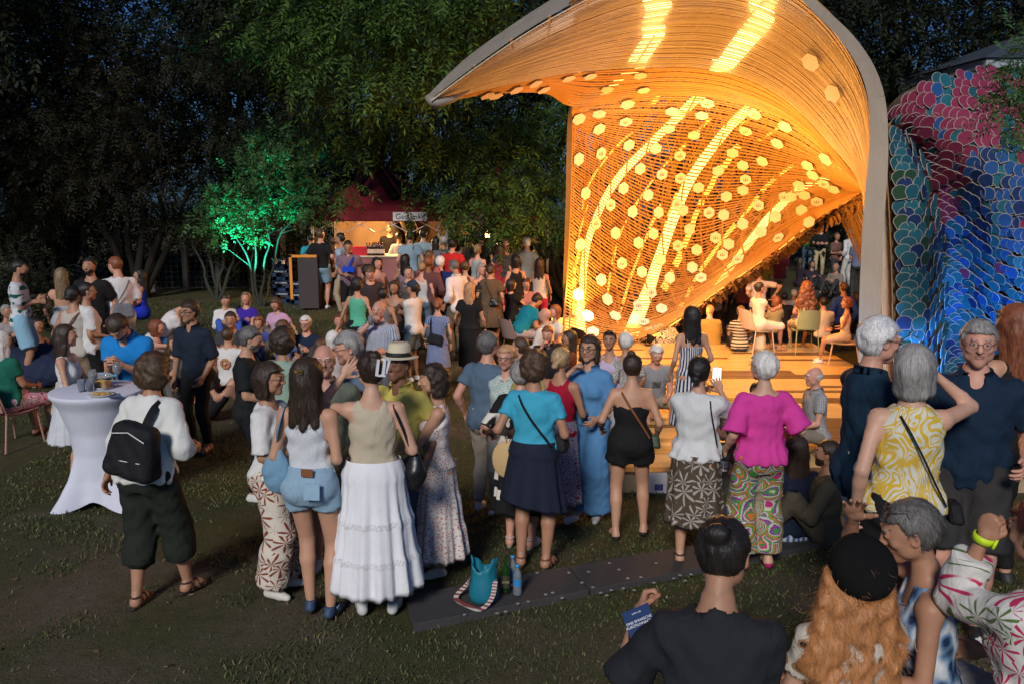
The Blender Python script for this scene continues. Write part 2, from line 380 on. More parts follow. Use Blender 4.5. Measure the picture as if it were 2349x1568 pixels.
# ash branches hanging in from above (trunk stands behind the tents)
def from_px(lst, ref):
    out = []
    for px, py, Y, r in lst:
        p = at(px, py, Y) - np.array(ref); out.append((p[0], p[1], p[2], r))
    return out
ar = (at(960, 700, 24)[0], 24, 0)
acl = from_px([(760, 60, 18, .8), (860, 20, 17.5, .9), (960, 60, 17, .8), (1040, 100, 17, .7), (1000, 10, 17, .9), (1080, 40, 17, .6), (820, 120, 17.8, .75), (900, 150, 17.3, .65), (980, 160, 17, .55),
               (1060, 150, 17, .45), (770, 180, 18.5, .7), (700, 120, 19.5, .9), (700, 20, 19.5, 1.), (850, 210, 18, .5), (930, 215, 17.6, .4), (620, 60, 20, .9), (1100, -30, 17, .8), (880, -60, 18, 1.), (750, -50, 19, 1.),
               (900, 270, 19.5, .7), (800, 300, 20.2, .8), (980, 300, 19.5, .8), (935, 480, 19.2, .2), (790, 420, 19.8, .36)], ar)
make_tree('ash_tree', ar, acl, 175, 'mid', 'tall ash with bright green leaves hanging above the bar tents', FG,
          [tuple(at(850, 100, 19) - np.array(ar)), tuple(at(1000, 60, 18.5) - np.array(ar)), tuple(at(760, 200, 20) - np.array(ar))], .2, L=.15, W=.042, npair=5, seed=21, SL=.5, droop=.55)
br = (at(1300, 700, 22)[0], 22, 0)
bcl = from_px([(1120, 300, 20.5, 0.73), (1200, 280, 20.6, 0.73), (1270, 300, 21.1, 0.61), (1060, 380, 19.8, 0.73), (1150, 390, 19.3, 0.79), (1230, 380, 20.3, 0.73), (1040, 460, 19.8, 0.55), (1100, 470, 19.1, 0.61), (1180, 470, 19.1, 0.67),
               (1250, 460, 19.8, 0.61), (1050, 500, 19.3, 0.27), (1130, 520, 18.8, 0.27), (1200, 510, 18.8, 0.34), (1270, 520, 19.8, 0.37), (1010, 320, 21.1, 0.73), (1150, 570, 18.8, 0.16), (1290, 400, 20.6, 0.49), (1000, 420, 20.6, 0.51), (1290, 240, 21.6, 0.61)], br)
make_tree('ash_tree', br, bcl, 200, 'mid', 'ash with drooping leaflets and bare twigs beside the left edge of the glowing shell', FG,
          [tuple(at(1150, 400, 20.4) - np.array(br)), tuple(at(1220, 300, 20.8) - np.array(br)), tuple(at(1080, 450, 20.1) - np.array(br)), tuple(at(1180, 480, 19.6) - np.array(br))], .09, pbark_m, L=.14, W=.04, npair=5, seed=22, SL=.46, droop=.6)
cr = (at(2500, 700, 10)[0], 10, 0)
ccl = from_px([(2330, 190, 9.3, .22), (2290, 250, 9.2, .16), (2345, 280, 9.2, .22), (2310, 300, 9.2, .12), (2350, 160, 9.3, .25), (2400, 220, 9.4, .4), (2420, 120, 9.6, .5), (2272, 210, 9.2, .1)], cr)
make_tree('young_ash_tree', cr, ccl, 560, 'maple', 'leafy twigs reaching in at the right edge over the painted scales', FG,
          [tuple(at(2340, 230, 9.4) - np.array(cr)), tuple(at(2430, 150, 9.6) - np.array(cr))], .06, L=.07, W=.02, npair=6, seed=23, SL=.24, droop=.3)
# shrubs at the left edge and behind the fence
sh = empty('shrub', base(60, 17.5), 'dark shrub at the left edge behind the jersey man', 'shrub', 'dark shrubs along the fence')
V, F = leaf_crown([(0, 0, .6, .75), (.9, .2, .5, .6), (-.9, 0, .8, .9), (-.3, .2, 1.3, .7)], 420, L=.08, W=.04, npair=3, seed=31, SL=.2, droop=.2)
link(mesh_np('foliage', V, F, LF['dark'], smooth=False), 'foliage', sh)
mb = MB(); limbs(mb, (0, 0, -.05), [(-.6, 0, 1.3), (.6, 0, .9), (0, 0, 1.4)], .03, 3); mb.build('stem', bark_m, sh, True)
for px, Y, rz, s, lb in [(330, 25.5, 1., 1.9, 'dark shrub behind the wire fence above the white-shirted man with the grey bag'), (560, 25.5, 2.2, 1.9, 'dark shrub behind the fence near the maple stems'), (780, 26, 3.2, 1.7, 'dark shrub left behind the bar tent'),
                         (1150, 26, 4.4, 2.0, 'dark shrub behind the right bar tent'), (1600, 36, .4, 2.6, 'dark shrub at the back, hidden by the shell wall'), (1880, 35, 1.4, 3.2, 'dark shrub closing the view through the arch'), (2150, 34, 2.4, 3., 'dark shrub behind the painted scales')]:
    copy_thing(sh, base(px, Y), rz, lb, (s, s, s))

# wire fence
post_m = plain('concrete_post', (.13, .125, .12), .9, 0, .2, 20, .3); wire_m = plain('wire', (.10, .11, .10), .5, .6)
fe = empty('wire_fence', base(300, 24), 'wire fence on concrete posts in front of the dark trees', 'fence')
mb = MB()
for i in range(9):
    b = base(130 + i * 75, 24); x = b[0] - fe.location[0]
    mb2 = MB(); mb2.box((x, 0, .8), (.12, .12, 1.7)); mb2.box((x, 0, 1.67), (.09, .09, .04)); mb2.build('post', post_m, fe)
x0 = base(100, 24)[0] - fe.location[0]; x1 = base(760, 24)[0] - fe.location[0]
for z in np.arange(.1, 1.6, .14): mb.box(((x0 + x1) / 2, -.07, z), (x1 - x0, .006, .006))
for x in np.arange(x0, x1, .16): mb.box((x, -.075, .82), (.006, .006, 1.5))
mb.build('wire_netting', wire_m, fe)

# building at the upper right
bl = empty('building', (at(2330, 300, 27)[0], 27, 0), 'low pavilion roof with a pale fascia at the upper right above the scales', 'building')
wallm = plain('dark_plaster', (.16, .14, .12), .9); roofm = plain('slate_roof', (.045, .06, .08), .7, 0, .2, 6); fasm = plain('pale_fascia', (.30, .34, .38), .6)
zt = at(2260, 150, 27)[2]
mb = MB(); mb.box((3.0, 2, zt / 2 - .2), (7.0, 4, zt - .4)); mb.build('wall', wallm, bl)
mb = MB(); mb.box((2.6, 1.6, zt - .08), (8.4, 5.4, .24), 0); mb.build('fascia', fasm, bl)
mb = MB(); mb.raw([(-1.7, -1.2, zt + .06), (7, -1.2, zt + .06), (7, 4.4, zt + .06), (-1.7, 4.4, zt + .06), (.4, 1, zt + .95), (5, 1, zt + .95), (5, 2.2, zt + .95), (.4, 2.2, zt + .95)],
                   np.array([[0, 1, 5, 4], [1, 2, 6, 5], [2, 3, 7, 6], [3, 0, 4, 7], [4, 5, 6, 7], [3, 2, 1, 0]])); mb.build('roof', roofm, bl)

# ================================================================ bar tents
red_m = plain('red_canopy', (.19, .010, .016), .75, 0, .1, 5); white_pole = plain('white_pole', (.62, .58, .52), .35, .1)
back_m = plain('cream_tarpaulin', (.52, .40, .27), .8, 0, .08, 3, .3, .3, 3)
def tent(px0, px1, Y0, label, wall=True, wx1=None):
    xa = at(px0, 600, Y0)[0]; xb = at(px1, 600, Y0)[0]; w = xb - xa; dp = 2.9; zt = 2.2
    e = empty('bar_tent', (xa, Y0, 0), label, 'tent', 'red bar tents')
    V = [(0, 0, zt), (w, 0, zt), (w, dp, zt), (0, dp, zt), (w / 2, dp / 2, 3.25), (0, 0, zt - .22), (w, 0, zt - .22), (w, dp, zt - .22), (0, dp, zt - .22)]
    V = np.array(V); V2 = V + np.array([0, 0, -.02]); c = np.array([w / 2, dp / 2, 0]); V2[:, :2] = c[:2] + (V2[:, :2] - c[:2]) * .985
    F3 = np.array([[0, 1, 4], [1, 2, 4], [2, 3, 4], [3, 0, 4]]); F4 = np.array([[5, 6, 1, 0], [6, 7, 2, 1], [7, 8, 3, 2], [8, 5, 0, 3]])
    link(mesh_np('canopy', np.r_[V, V2], [np.r_[F3, F3[:, ::-1] + 9], np.r_[F4, F4[:, ::-1] + 9]], red_m, smooth=False), 'canopy', e)
    for x, y in ((.06, .06), (w - .06, .06), (.06, dp - .06), (w - .06, dp - .06)):
        m = MB(); m.box((x, y, (zt - .1) / 2), (.05, .05, zt - .1)); m.box((x, y, .01), (.14, .14, .02)); m.build('pole', white_pole, e)
    m = MB()
    for y in (.06, dp - .06):
        for i in range(4):
            a = w * i / 4 + .08; b = w * (i + 1) / 4; u, v = (zt - .14, zt - .5) if i % 2 == 0 else (zt - .5, zt - .14)
            m.tube([(a, y, u), (b, y, v)], .012, 6); m.tube([(a, y, v), (b, y, u)], .012, 6)
    m.build('truss', white_pole, e)
    if wall:
        n = 40; xs = np.linspace(.08, (wx1 if wx1 else w) - .08, n); zs = np.linspace(0.02, zt - .05, 14); X, Z = np.meshgrid(xs, zs)
        Yy = dp - .12 + .035 * np.sin(X * 5 + .6 * Z) + .02 * np.sin(X * 13 - Z * 2)
        A = np.stack([X, Yy, Z], -1).reshape(-1, 3); B = A + np.array([0, .012, 0])
        link(mesh_np('back_wall', np.r_[A, B], [gridF(14, n), gridF(14, n)[:, ::-1] + len(A)], back_m), 'back_wall', e)
    return e, xa, xb
t1, x1a, x1b = tent(712, 1012, 21.2, 'left red-roofed bar tent with a lit cream back wall')
t2, x2a, x2b = tent(1018, 1262, 21.2, 'right red-roofed bar tent half hidden by ash leaves', True, .6)
# little lamps in the tents
warm_em = emis('warm_lamp', (1, .5, .16), 14)
def tent_lamp(px, py, Y, w, label, en=60):
    p = at(px, py, Y); e = empty('tent_lamp', p, label, 'lamp', 'lamps in the bar tents')
    m = MB(); m.tube([(-w / 2, 0, 0), (w / 2, 0, 0)], .035, 10); m.build('tube', warm_em, e, True)
    m = MB(); m.box((0, 0, .05), (w + .04, .07, .02)); m.box((0, 0, .11), (.02, .02, .12)); m.build('bracket', white_pole, e)
    lamp('tent_lamp_light', 'POINT', (p[0], p[1] - .05, p[2] - .1), en, (1, .52, .18), .12)
tent_lamp(866, 503, 22.2, .32, 'glowing orange lamp under the left bar tent', 240)
tent_lamp(1118, 541, 22.3, .12, 'small yellow lamp among the leaves in the right bar tent', 70)
# signs
def text_obj(name, s, size, mat, parent, loc, rot=(math.pi / 2, 0, 0), align='CENTER', ext=.001):
    c = bpy.data.curves.new(name, 'FONT'); c.body = s; c.size = size; c.extrude = ext; c.align_x = align; c.align_y = 'CENTER'; c.materials.append(mat)
    o = bpy.data.objects.new(name, c); COL.objects.link(o); o.location = loc; o.rotation_euler = rot
    dg = bpy.context.evaluated_depsgraph_get(); me = bpy.data.meshes.new_from_object(o.evaluated_get(dg)); bpy.data.objects.remove(o)
    o = bpy.data.objects.new(name, me); COL.objects.link(o); o.location = loc; o.rotation_euler = rot
    if parent is not None: o.parent = parent
    o['kind'] = 'stuff'
    return o
ink = plain('black_ink', (.02, .02, .02), .6); paper = plain('white_card', (.74, .72, .7), .6, 0, .05); white_p = plain('white_print', (.8, .8, .8), .6, 0, .02)
for px, py, lb in ((941, 497, 'white drinks sign hanging under the left bar tent'), (1090, 501, 'white drinks sign behind the ash leaves at the right bar tent')):
    p = at(px, py, 21.1); e = empty('drinks_sign', p, lb, 'sign', 'signs on the bar tents')
    m = MB(); m.box((0, 0, 0), (.80, .015, .2)); m.build('board', paper, e)
    text_obj('lettering', 'Getränke', .18, ink, e, (0, -.01, -.01))
# counters
dark_m = plain('dark_counter', (.05, .04, .04), .7); counter_top = plain('pale_counter_top', (.75, .62, .42), .5); pink_m = plain('pink_cloth', (.32, .13, .12), .8)
def counter(px0, px1, Y, label):
    xa = at(px0, 600, Y)[0]; xb = at(px1, 600, Y)[0]; w = xb - xa
    e = empty('bar_counter', ((xa + xb) / 2, Y, 0), label, 'counter', 'bar counters in the tents')
    m = MB(); m.box((0, .3, .55), (w, .6, 1.1)); m.build('body', dark_m, e)
    m = MB(); m.box((0, .3, 1.12), (w + .1, .7, .035)); m.build('top', counter_top, e)
    m = MB(); n = 3; s = w / n
    for i in range(n): m.raw([(-w / 2 + s * i, -.012, 1.08), (-w / 2 + s * (i + 1), -.012, 1.08), (-w / 2 + s * (i + .5), -.012, .45), (-w / 2 + s * i, .004, 1.08), (-w / 2 + s * (i + 1), .004, 1.08), (-w / 2 + s * (i + .5), .004, .45)], np.array([[0, 2, 1], [3, 4, 5]]))
    m.build('drape', pink_m, e)
    return e
counter(780, 1010, 21.5, 'long bar counter under the left tent with a pink drape')
counter(1040, 1200, 21.5, 'bar counter under the right tent with a pink drape')
m = MB(); e = empty('side_table', (at(712, 600, 20.6)[0], 20.6, 0), 'dark covered side table with an orange edge left of the bar', 'table')
m.box((0, 0, .62), (.44, .6, 1.16)); m.build('cover', dark_m, e)
m = MB(); om = plain('orange_band', (.75, .28, .03), .6); m.box((-.1, -.31, 1.225), (.62, .02, .06)); m.box((-.38, -.31, .75), (.06, .02, 1.0)); m.build('trim', om, e)
# bottles and crates on the counter
wine_m = plain('dark_wine_glass', (.03, .012, .008), .15, 0, .1, spec=.6); label_m = plain('cream_label', (.8, .68, .5), .6)
def bottle_at(p, label, group, gm, lm, h=.3, lab=True, r=.038):
    e = empty('bottle', p, label, 'bottle', group)
    m = MB(); m.lathe([(.0, 0), (r, .0), (r, h * .6), (r * .85, h * .68), (r * .36, h * .78), (r * .34, h * .98), (r * .4, h), (0, h)], n=12); m.build('glass', gm, e, True)
    if lab: m = MB(); m.lathe([(r + .0012, h * .16), (r + .0012, h * .5)], n=12); m.build('label', lm, e, True)
    return e
i = 0
for k, px in enumerate((842, 848, 854, 860, 867, 873, 879, 857, 863, 869)):
    Y = 21.62 if k < 7 else 21.9; p = at(px, 575, Y); p[2] = 1.138
    b = bottle_at(p, '%s wine bottle from the left in the %s row on the left bar counter' % ((['first', 'second', 'third', 'fourth', 'fifth', 'sixth', 'seventh', 'first', 'second', 'third'][k]), 'front' if k < 7 else 'rear'), 'wine bottles on the left bar counter', wine_m, label_m)
for k, px in enumerate((1142, 1148, 1154, 1160, 1166)):
    p = at(px, 575, 21.7); p[2] = 1.138; bottle_at(p, '%s wine bottle from the left on the right bar counter' % ['first', 'second', 'third', 'fourth', 'fifth'][k], 'wine bottles on the right bar counter', wine_m, label_m)
p = at(827, 575, 21.7); e = empty('bottle_crate', (p[0], p[1], 1.138), 'small red crate beside the wine bottles on the left counter', 'crate')
m = MB(); rc = plain('red_plastic', (.5, .02, .03), .4)
for s in (-1, 1): m.box((s * .17, 0, .1), (.015, .26, .2)); m.box((0, s * .13, .1), (.34, .015, .2)); 
m.box((0, 0, .01), (.34, .26, .02)); m.build('crate', rc, e)
crate_m = plain('blue_plastic', (.012, .03, .09), .5); crate_in = plain('dark_bottles', (.04, .02, .01), .3)
def crate(p, label, grp, flip=False):
    e = empty('drinks_crate', p, label, 'crate', grp)
    m = MB(); h = .265
    for s in (-1, 1):
        m.box((s * .19, 0, h / 2), (.016, .29, h)); 
        m.box((0, s * .145, .05), (.396, .016, .1)); m.box((0, s * .145, h - .045), (.396, .016, .06))
        for q in (-1, 1): m.box((q * .15, s * .145, h / 2), (.09, .016, h - .02))
    m.box((0, 0, .012), (.37, .28, .02)); m.build('shell', crate_m, e)
    text_obj('lettering', 'WEINHAUS', .058, white_p, e, (0, -.1555, h - .045))
    return e
cp = on(650, 694)
for k in range(4): crate((cp[0], cp[1], .002 + .268 * k), ['blue drinks crate at the foot of the tall stack by the maple', 'blue drinks crate second from the ground in the tall stack', 'blue drinks crate third from the ground in the tall stack', 'blue drinks crate on top of the tall stack'][k], 'blue drinks crates')
cp = on(682, 697)
for k in range(2): crate((cp[0] + .08, cp[1], .002 + .268 * k), ['blue drinks crate on the ground in the short stack by the bar', 'blue drinks crate on top of the short stack by the bar'][k], 'blue drinks crates')
for k, px in enumerate((642, 655)):
    p = (on(650, 694)[0] + (-.08, .1)[k], cp[1] - .01, .002 + .268 * 4 - .16)
    bottle_at(p, ['brown bottle on the left in the topmost crate of the tall stack', 'brown bottle on the right in the topmost crate of the tall stack'][k], 'bottles in the crates', wine_m, label_m, .25)

# maple flood lamp
def flood(loc, target, label, col, en, spot=70, s=.12, emc=None):
    e = empty('flood_lamp', loc, label, 'lamp', 'flood lamps on the ground')
    d = Vector(target) - Vector(loc); q = d.to_track_quat('Z', 'Y').to_matrix(); R = np.array(q)
    m = MB(); m.lathe([(0, -.1), (s * .6, -.1), (s, .02), (s * 1.05, .03), (s * .95, .03), (s * .9, 0.01), (0, .0)], n=16, R=R, c=(0, 0, s + .06)); m.build('housing', plain('black_metal', (.02, .02, .02), .5, .6), e, True)
    m = MB(); m.lathe([(0, .012), (s * .85, .012)], n=16, R=R, c=(0, 0, s + .06)); m.build('lens', emis('lens' + label[:8], emc or col, 20), e)
    m = MB(); m.box((0, 0, .01), (.2, .14, .02)); m.box((-.1, 0, .09), (.015, .03, .18)); m.box((.1, 0, .09), (.015, .03, .18)); m.build('stand', plain('black_metal', (.02, .02, .02), .5, .6), e)
    dn = np.array(d.normalized()); 
    lamp('flood_light', 'SPOT', tuple(np.array(loc) + np.array([0, 0, s + .06]) + dn * .09), en, col, .05, spot=spot, target=target)
    return e
flood((mp[0] - .25, mp[1] - .95, 0), (mp[0] - .1, mp[1] + .1, 2.3), 'small cyan lamp at the foot of the maple stems', (.02, .95, .70), 2600, 60, .05)
# ================================================================ stage
STZ = -.27
stage = empty('stage', (0, 0, 0), 'low wooden stage glowing amber under the shell', 'stage')
def wood(name, c1, c2, rough=.5, var=3., spec=.4, sc=(1, 1, 1)):
    t = NT(name); o = t.obj(); v = t.scale(o, sc); n1 = t.noise(var, 4, v, .6, 1.2).outputs[0]; n2 = t.noise(var * 14, 3, v, .6).outputs[0]
    g = t.n('ShaderNodeNewGeometry').outputs['Random Per Island']
    c = t.mix(t.ramp(n1, [(.3, (0, 0, 0)), (.7, (1, 1, 1))]), c1, c2); c = t.mix(t.math('MULTIPLY', n2, .5), c, mulc(c1, .55)); c = t.mix(t.math('MULTIPLY', g, .35), c, mulc(c1, .6))
    t.base(c); t.set(Roughness=rough, Specular_IOR_Level=spec); t.bump(n2, .2, .003); return t.m
ply = wood('plywood', (.42, .29, .17), (.55, .42, .27), .6, 2.)
fl1 = wood('larch_board', (.62, .42, .16), (.74, .52, .22), .26, 2., .5, (.3, 2, 1)); fl2 = wood('dark_board', (.12, .07, .03), (.19, .12, .06), .35, 2., .5, (.3, 2, 1))
sx0, sx1, sy0, sy1 = .90, 5.95, 9.5, 17.7; GZ0 = -.56
m = MB(); m.box(((sx0 + sx1) / 2, (sy0 + sy1) / 2, STZ - .03 - .22), (sx1 - sx0, sy1 - sy0, .44)); m.build('deck', ply, stage)
for i in range(4): 
    m = MB(); m.box((sx0 + .64 + i * 1.26, sy0 - .012, STZ - .18), (1.24, .022, .30)); m.build('front_panel', ply, stage)
r_ = random.Random(4); bw = .165; rows_ = int((sy1 - sy0) / bw); cache = {}
for j in range(rows_):
    x = sx0; y = sy0 + bw * (j + .5)
    while x < sx1 - .05:
        L = r_.choice((1.6, 2.2, 3.0, 3.8)); L = min(L, sx1 - x); 
        if sx1 - x - L < .3: L = sx1 - x
        dk = r_.random() < .32; key = (round(L, 2), dk)
        if key not in cache:
            mm = MB(); a, b, c = L - .006, bw - .006, .026
            mm.box((L / 2, 0, 0), (a, b, c)); o = mm.build('board', fl2 if dk else fl1, stage); cache[key] = o.data
        else: o = link(cache[key], 'board', stage)
        o.location = (x, y, STZ - .013 + r_.uniform(-.0015, .0015)); x += L
# poster on the stage front
e = empty('poster', (at(1506, 1090, 9.45)[0], 9.46, GZ0), 'white poster with a blue star emblem leaning on the stage front', 'poster')
m = MB(); m.box((0, 0, .145), (.23, .012, .30)); m.build('sheet', paper, e)
eb = plain('flag_blue', (.01, .04, .3), .6); ye = plain('flag_yellow', (.8, .6, .02), .6)
m = MB(); m.box((.03, -.008, .13), (.09, .003, .07)); m.build('flag', eb, e)
m = MB()
for k in range(12):
    a = k * math.pi / 6; pts = [(.03 + .021 * math.cos(a) + r * math.cos(b), -.0105, .13 + .021 * math.sin(a) + r * math.sin(b)) for b, r in [(math.pi / 2 + q * math.pi / 5, .0045 if q % 2 == 0 else .002) for q in range(10)]]
    c = (.03 + .021 * math.cos(a), -.0105, .13 + .021 * math.sin(a)); m.raw([c] + pts, np.array([[0, 1 + q, 1 + (q + 1) % 10] for q in range(10)]))
m.build('star_ring', ye, e)

# ================================================================ the glowing shell
S1c = [[(1290, 778, 15.0), (1370, 792, 14.6), (1440, 786, 14.5), (1530, 748, 15), (1640, 672, 15.6), (1760, 590, 16), (1880, 500, 16), (1978, 442, 15)],
       [(1300, 640, 15.2), (1380, 700, 15.6), (1460, 730, 15.9), (1550, 705, 16.3), (1655, 640, 16.5), (1775, 560, 16.5), (1885, 480, 16), (1979, 440, 15)],
       [(1308, 460, 15), (1395, 530, 16), (1490, 590, 16.6), (1600, 600, 17), (1700, 545, 17), (1810, 490, 16.6), (1900, 455, 16), (1980, 437, 14.8)],
       [(1311, 330, 14.6), (1400, 375, 15.8), (1500, 420, 16.6), (1610, 440, 17), (1720, 435, 16.8), (1820, 425, 16), (1910, 425, 15.2), (1981, 434, 14)],
       [(1313, 262, 14.2), (1400, 280, 15), (1500, 290, 15.6), (1610, 300, 15.8), (1720, 320, 15.6), (1820, 350, 14.8), (1910, 390, 14), (1982, 432, 13)],
       [(1314, 244, 13.8), (1400, 232, 13.7), (1500, 220, 13.8), (1610, 222, 13.8), (1720, 245, 13.6), (1820, 285, 13.2), (1910, 360, 12.6), (1982, 431, 12.2)]]
V1 = [0, .2, .45, .68, .86, 1.]
S2c = [[(992, 238, 10.4), (1100, 217, 11.2), (1200, 210, 12), (1262, 216, 13), (1314, 244, 13.8), (1400, 232, 13.7), (1500, 220, 13.8), (1610, 222, 13.8), (1720, 245, 13.6), (1820, 285, 13.2), (1910, 360, 12.6), (1982, 431, 12.2)],
       [(990, 236, 10.3), (1100, 207, 10.9), (1190, 188, 11.4), (1260, 175, 11.8), (1320, 166, 12.1), (1400, 158, 12.4), (1500, 154, 12.5), (1600, 155, 12.5), (1700, 176, 12.4), (1800, 228, 12.2), (1900, 325, 12), (1983, 429, 11.8)]]
S3c = [[(990, 236, 10.3), (1100, 207, 10.9), (1190, 188, 11.4), (1300, 168, 12.0), (1400, 158, 12.4), (1500, 154, 12.5), (1600, 155, 12.5), (1700, 176, 12.4), (1800, 228, 12.2), (1900, 325, 12), (1975, 425, 11.6), (1983, 560, 11.2), (1985, 770, 10.8)],
       [(989, 233, 10.25), (1090, 180, 10.5), (1190, 140, 10.8), (1310, 98, 11.2), (1420, 66, 11.5), (1530, 48, 11.7), (1650, 48, 11.7), (1760, 80, 11.6), (1860, 150, 11.4), (1945, 250, 11.2), (1988, 380, 11), (1992, 560, 10.9), (1990, 770, 10.7)],
       [(988, 230, 10.2), (1085, 158, 10), (1185, 88, 9.9), (1310, 15, 10), (1430, -40, 10.1), (1550, -75, 10.2), (1690, -70, 10.3), (1815, -20, 10.4), (1915, 70, 10.5), (1985, 200, 10.6), (2003, 350, 10.6), (2000, 560, 10.6), (1995, 770, 10.6)]]
S4c = [[(988, 229, 10.3), (1085, 156, 10.3), (1185, 86, 10.3), (1310, 12, 10.4), (1430, -44, 10.6), (1550, -80, 10.7), (1690, -76, 10.8)],
       [(984, 222, 10.6), (1062, 145, 10.9), (1160, 72, 11.2), (1270, 0, 11.4), (1390, -70, 11.6), (1530, -120, 11.8), (1690, -130, 11.8)]]
shell = empty('lattice_shell', (0, 0, 0), 'huge glowing wooden lattice shell with a beaked hood arching over the stage', 'pavilion')
slat_in = wood('bent_wood_strip', (.58, .29, .085), (.72, .40, .13), .55, 1.5, .3)
slat_hood = wood('pale_wood_strip', (.64, .53, .38), (.78, .68, .52), .6, 1.5, .3)
slat_out = wood('outer_wood_strip', (.36, .18, .06), (.52, .29, .10), .7, 1.5, .2)
grey_wood = wood('weathered_ply', (.30, .26, .21), (.42, .37, .31), .75, 1.5, .2)
def ribbon(S, N, w, th, jit=0):
    """a bent strip with a rectangular section along polyline S, normals N"""
    T = np.gradient(S, axis=0); T /= np.linalg.norm(T, axis=1)[:, None] + 1e-9; B = np.cross(N, T); B /= np.linalg.norm(B, axis=1)[:, None] + 1e-9
    w = np.broadcast_to(np.asarray(w, float), (len(S),))[:, None]
    V = np.stack([S - B * w / 2, S + B * w / 2, S + B * w / 2 + N * th, S - B * w / 2 + N * th], 1).reshape(-1, 3)
    k = len(S); F = []
    i = np.arange(k - 1)[:, None] * 4
    for a, b in ((0, 1), (1, 2), (2, 3), (3, 0)): F.append(i + np.array([a, b, b + 4, a + 4]))
    F.append(np.array([[3, 2, 1, 0], [4 * k - 4, 4 * k - 3, 4 * k - 2, 4 * k - 1]]))
    return V, np.concatenate(F)
cam0 = np.array([0, 0, CAMH])
def facing(S, N):
    d = ((cam0 - S) * N).sum(-1).mean(); return N if d > 0 else -N
def slats(rows, vs, n, wid, th, mat, name='slat', nu=56, jv=.13, parent=shell, off=0.):
    S = surf(rows, nu, 4 * n + 1, vs); N = facing(S, norms(S)); r = random.Random(n)
    for i in range(n):
        v = (i + .5 + r.uniform(-jv, jv)) / n * 4 * n; a = int(min(v, 4 * n - 1)); f = v - a
        P = S[a] * (1 - f) + S[a + 1] * f; Nn = N[a]
        # spacing to neighbours limits the width
        gap = np.linalg.norm(S[min(a + 4, 4 * n)] - S[max(a - 4, 0)], axis=1) / (2 if 4 <= a <= 4 * n - 4 else 1)
        w = np.clip(gap * wid, .010, .06)
        V, F = ribbon(P + Nn * (off + r.uniform(0, .012)), Nn, w, th)
        o = link(mesh_np(name, V, F, mat, smooth=False), name, parent)
    return S, N
A1, N1 = slats(S1c, V1, 92, .34, .012, slat_in)
A2, N2 = slats(S2c, None, 16, .60, .012, slat_in)
A3, N3 = slats(S3c, None, 92, .40, .010, slat_hood)
A4, N4 = slats(S4c, None, 16, .7, .012, grey_wood)
# cross battens behind the strips
m = MB()
for S, N, n in ((A1, N1, 17), (A3, N3, 19)):
    for k in range(n):
        j = int((k + .5) / n * (S.shape[1] - 1)); V, F = ribbon(S[::8, j] - N[::8, j] * .03, N[::8, j], .035, .012); m.raw(V, F)
tag(m.build('cross_batten', slat_in, shell), kind='stuff')
m = MB()
for sg in (-1, 1):
    for k in range(46):
        t_ = np.linspace(0, 1, 40); uu = (k + .5) / 46 * 1.5 - .25 + sg * (t_ - .5) * .5; ok = (uu > .02) & (uu < .97)
        if ok.sum() < 6: continue
        i_ = (t_[ok] * (A1.shape[0] - 1)).astype(int); j_ = uu[ok] * (A1.shape[1] - 1); j0 = np.floor(j_).astype(int); f_ = (j_ - j0)[:, None]; q = A1[i_, j0] * (1 - f_) + A1[i_, np.minimum(j0 + 1, A1.shape[1] - 1)] * f_
        V, F = ribbon(q - N1[i_, j0] * (.07 + .03 * (sg > 0)), N1[i_, j0], .022, .01); m.raw(V, F)
tag(m.build('diagonal_lattice', slat_in, shell), kind='stuff')
# outer skin behind the inner one
def offset_rows(S, N, d):
    nv, nu = S.shape[:2]; tu = np.clip(np.minimum(np.linspace(0, 1, nu) / .10, (1 - np.linspace(0, 1, nu)) / .08), 0, 1)[None, :, None]; tv = np.clip(np.linspace(0, 1, nv) / .22, 0, 1)[:, None, None]; return S - N * (.04 + (d - .04) * np.minimum(tu, tv))
m = MB(); r = random.Random(9)
O1 = offset_rows(A1, N1, .5)
for k in range(150):
    j = (k + .5) / 150 * (A1.shape[1] - 1); a = int(j); f = j - a; P = O1[::6, a] * (1 - f) + O1[::6, min(a + 1, A1.shape[1] - 1)] * f; Nn = N1[::6, a]
    wl = np.linalg.norm(O1[::6, a] - O1[::6, min(a + 1, A1.shape[1] - 1)], axis=1) * (A1.shape[1] - 1) / 150 * .93
    i = 0
    while i < len(P) - 3:
        L = r.randint(5, 14); q = slice(i, min(i + L + 1, len(P)))
        if r.random() > .42 and len(P[q]) > 2:
            V, F = ribbon(P[q] + Nn[q] * r.uniform(-.04, .04), Nn[q], wl[q], .012); m.raw(V, F)
        i += L
tag(m.build('outer_skin', slat_out, shell), kind='stuff')
m = MB(); O3 = offset_rows(A3, N3, .13)
for k in range(120):
    j = int((k + .5) / 120 * (A3.shape[0] - 1))
    for i0 in range(12, int(A3.shape[1] * .66), 8):
        if r.random() < .62:
            q = slice(i0, i0 + 9); V, F = ribbon(O3[j, q] + N3[j, q] * r.uniform(-.03, .03), N3[j, q], .03, .01); m.raw(V, F)
tag(m.build('outer_strips', slat_out, shell), kind='stuff')
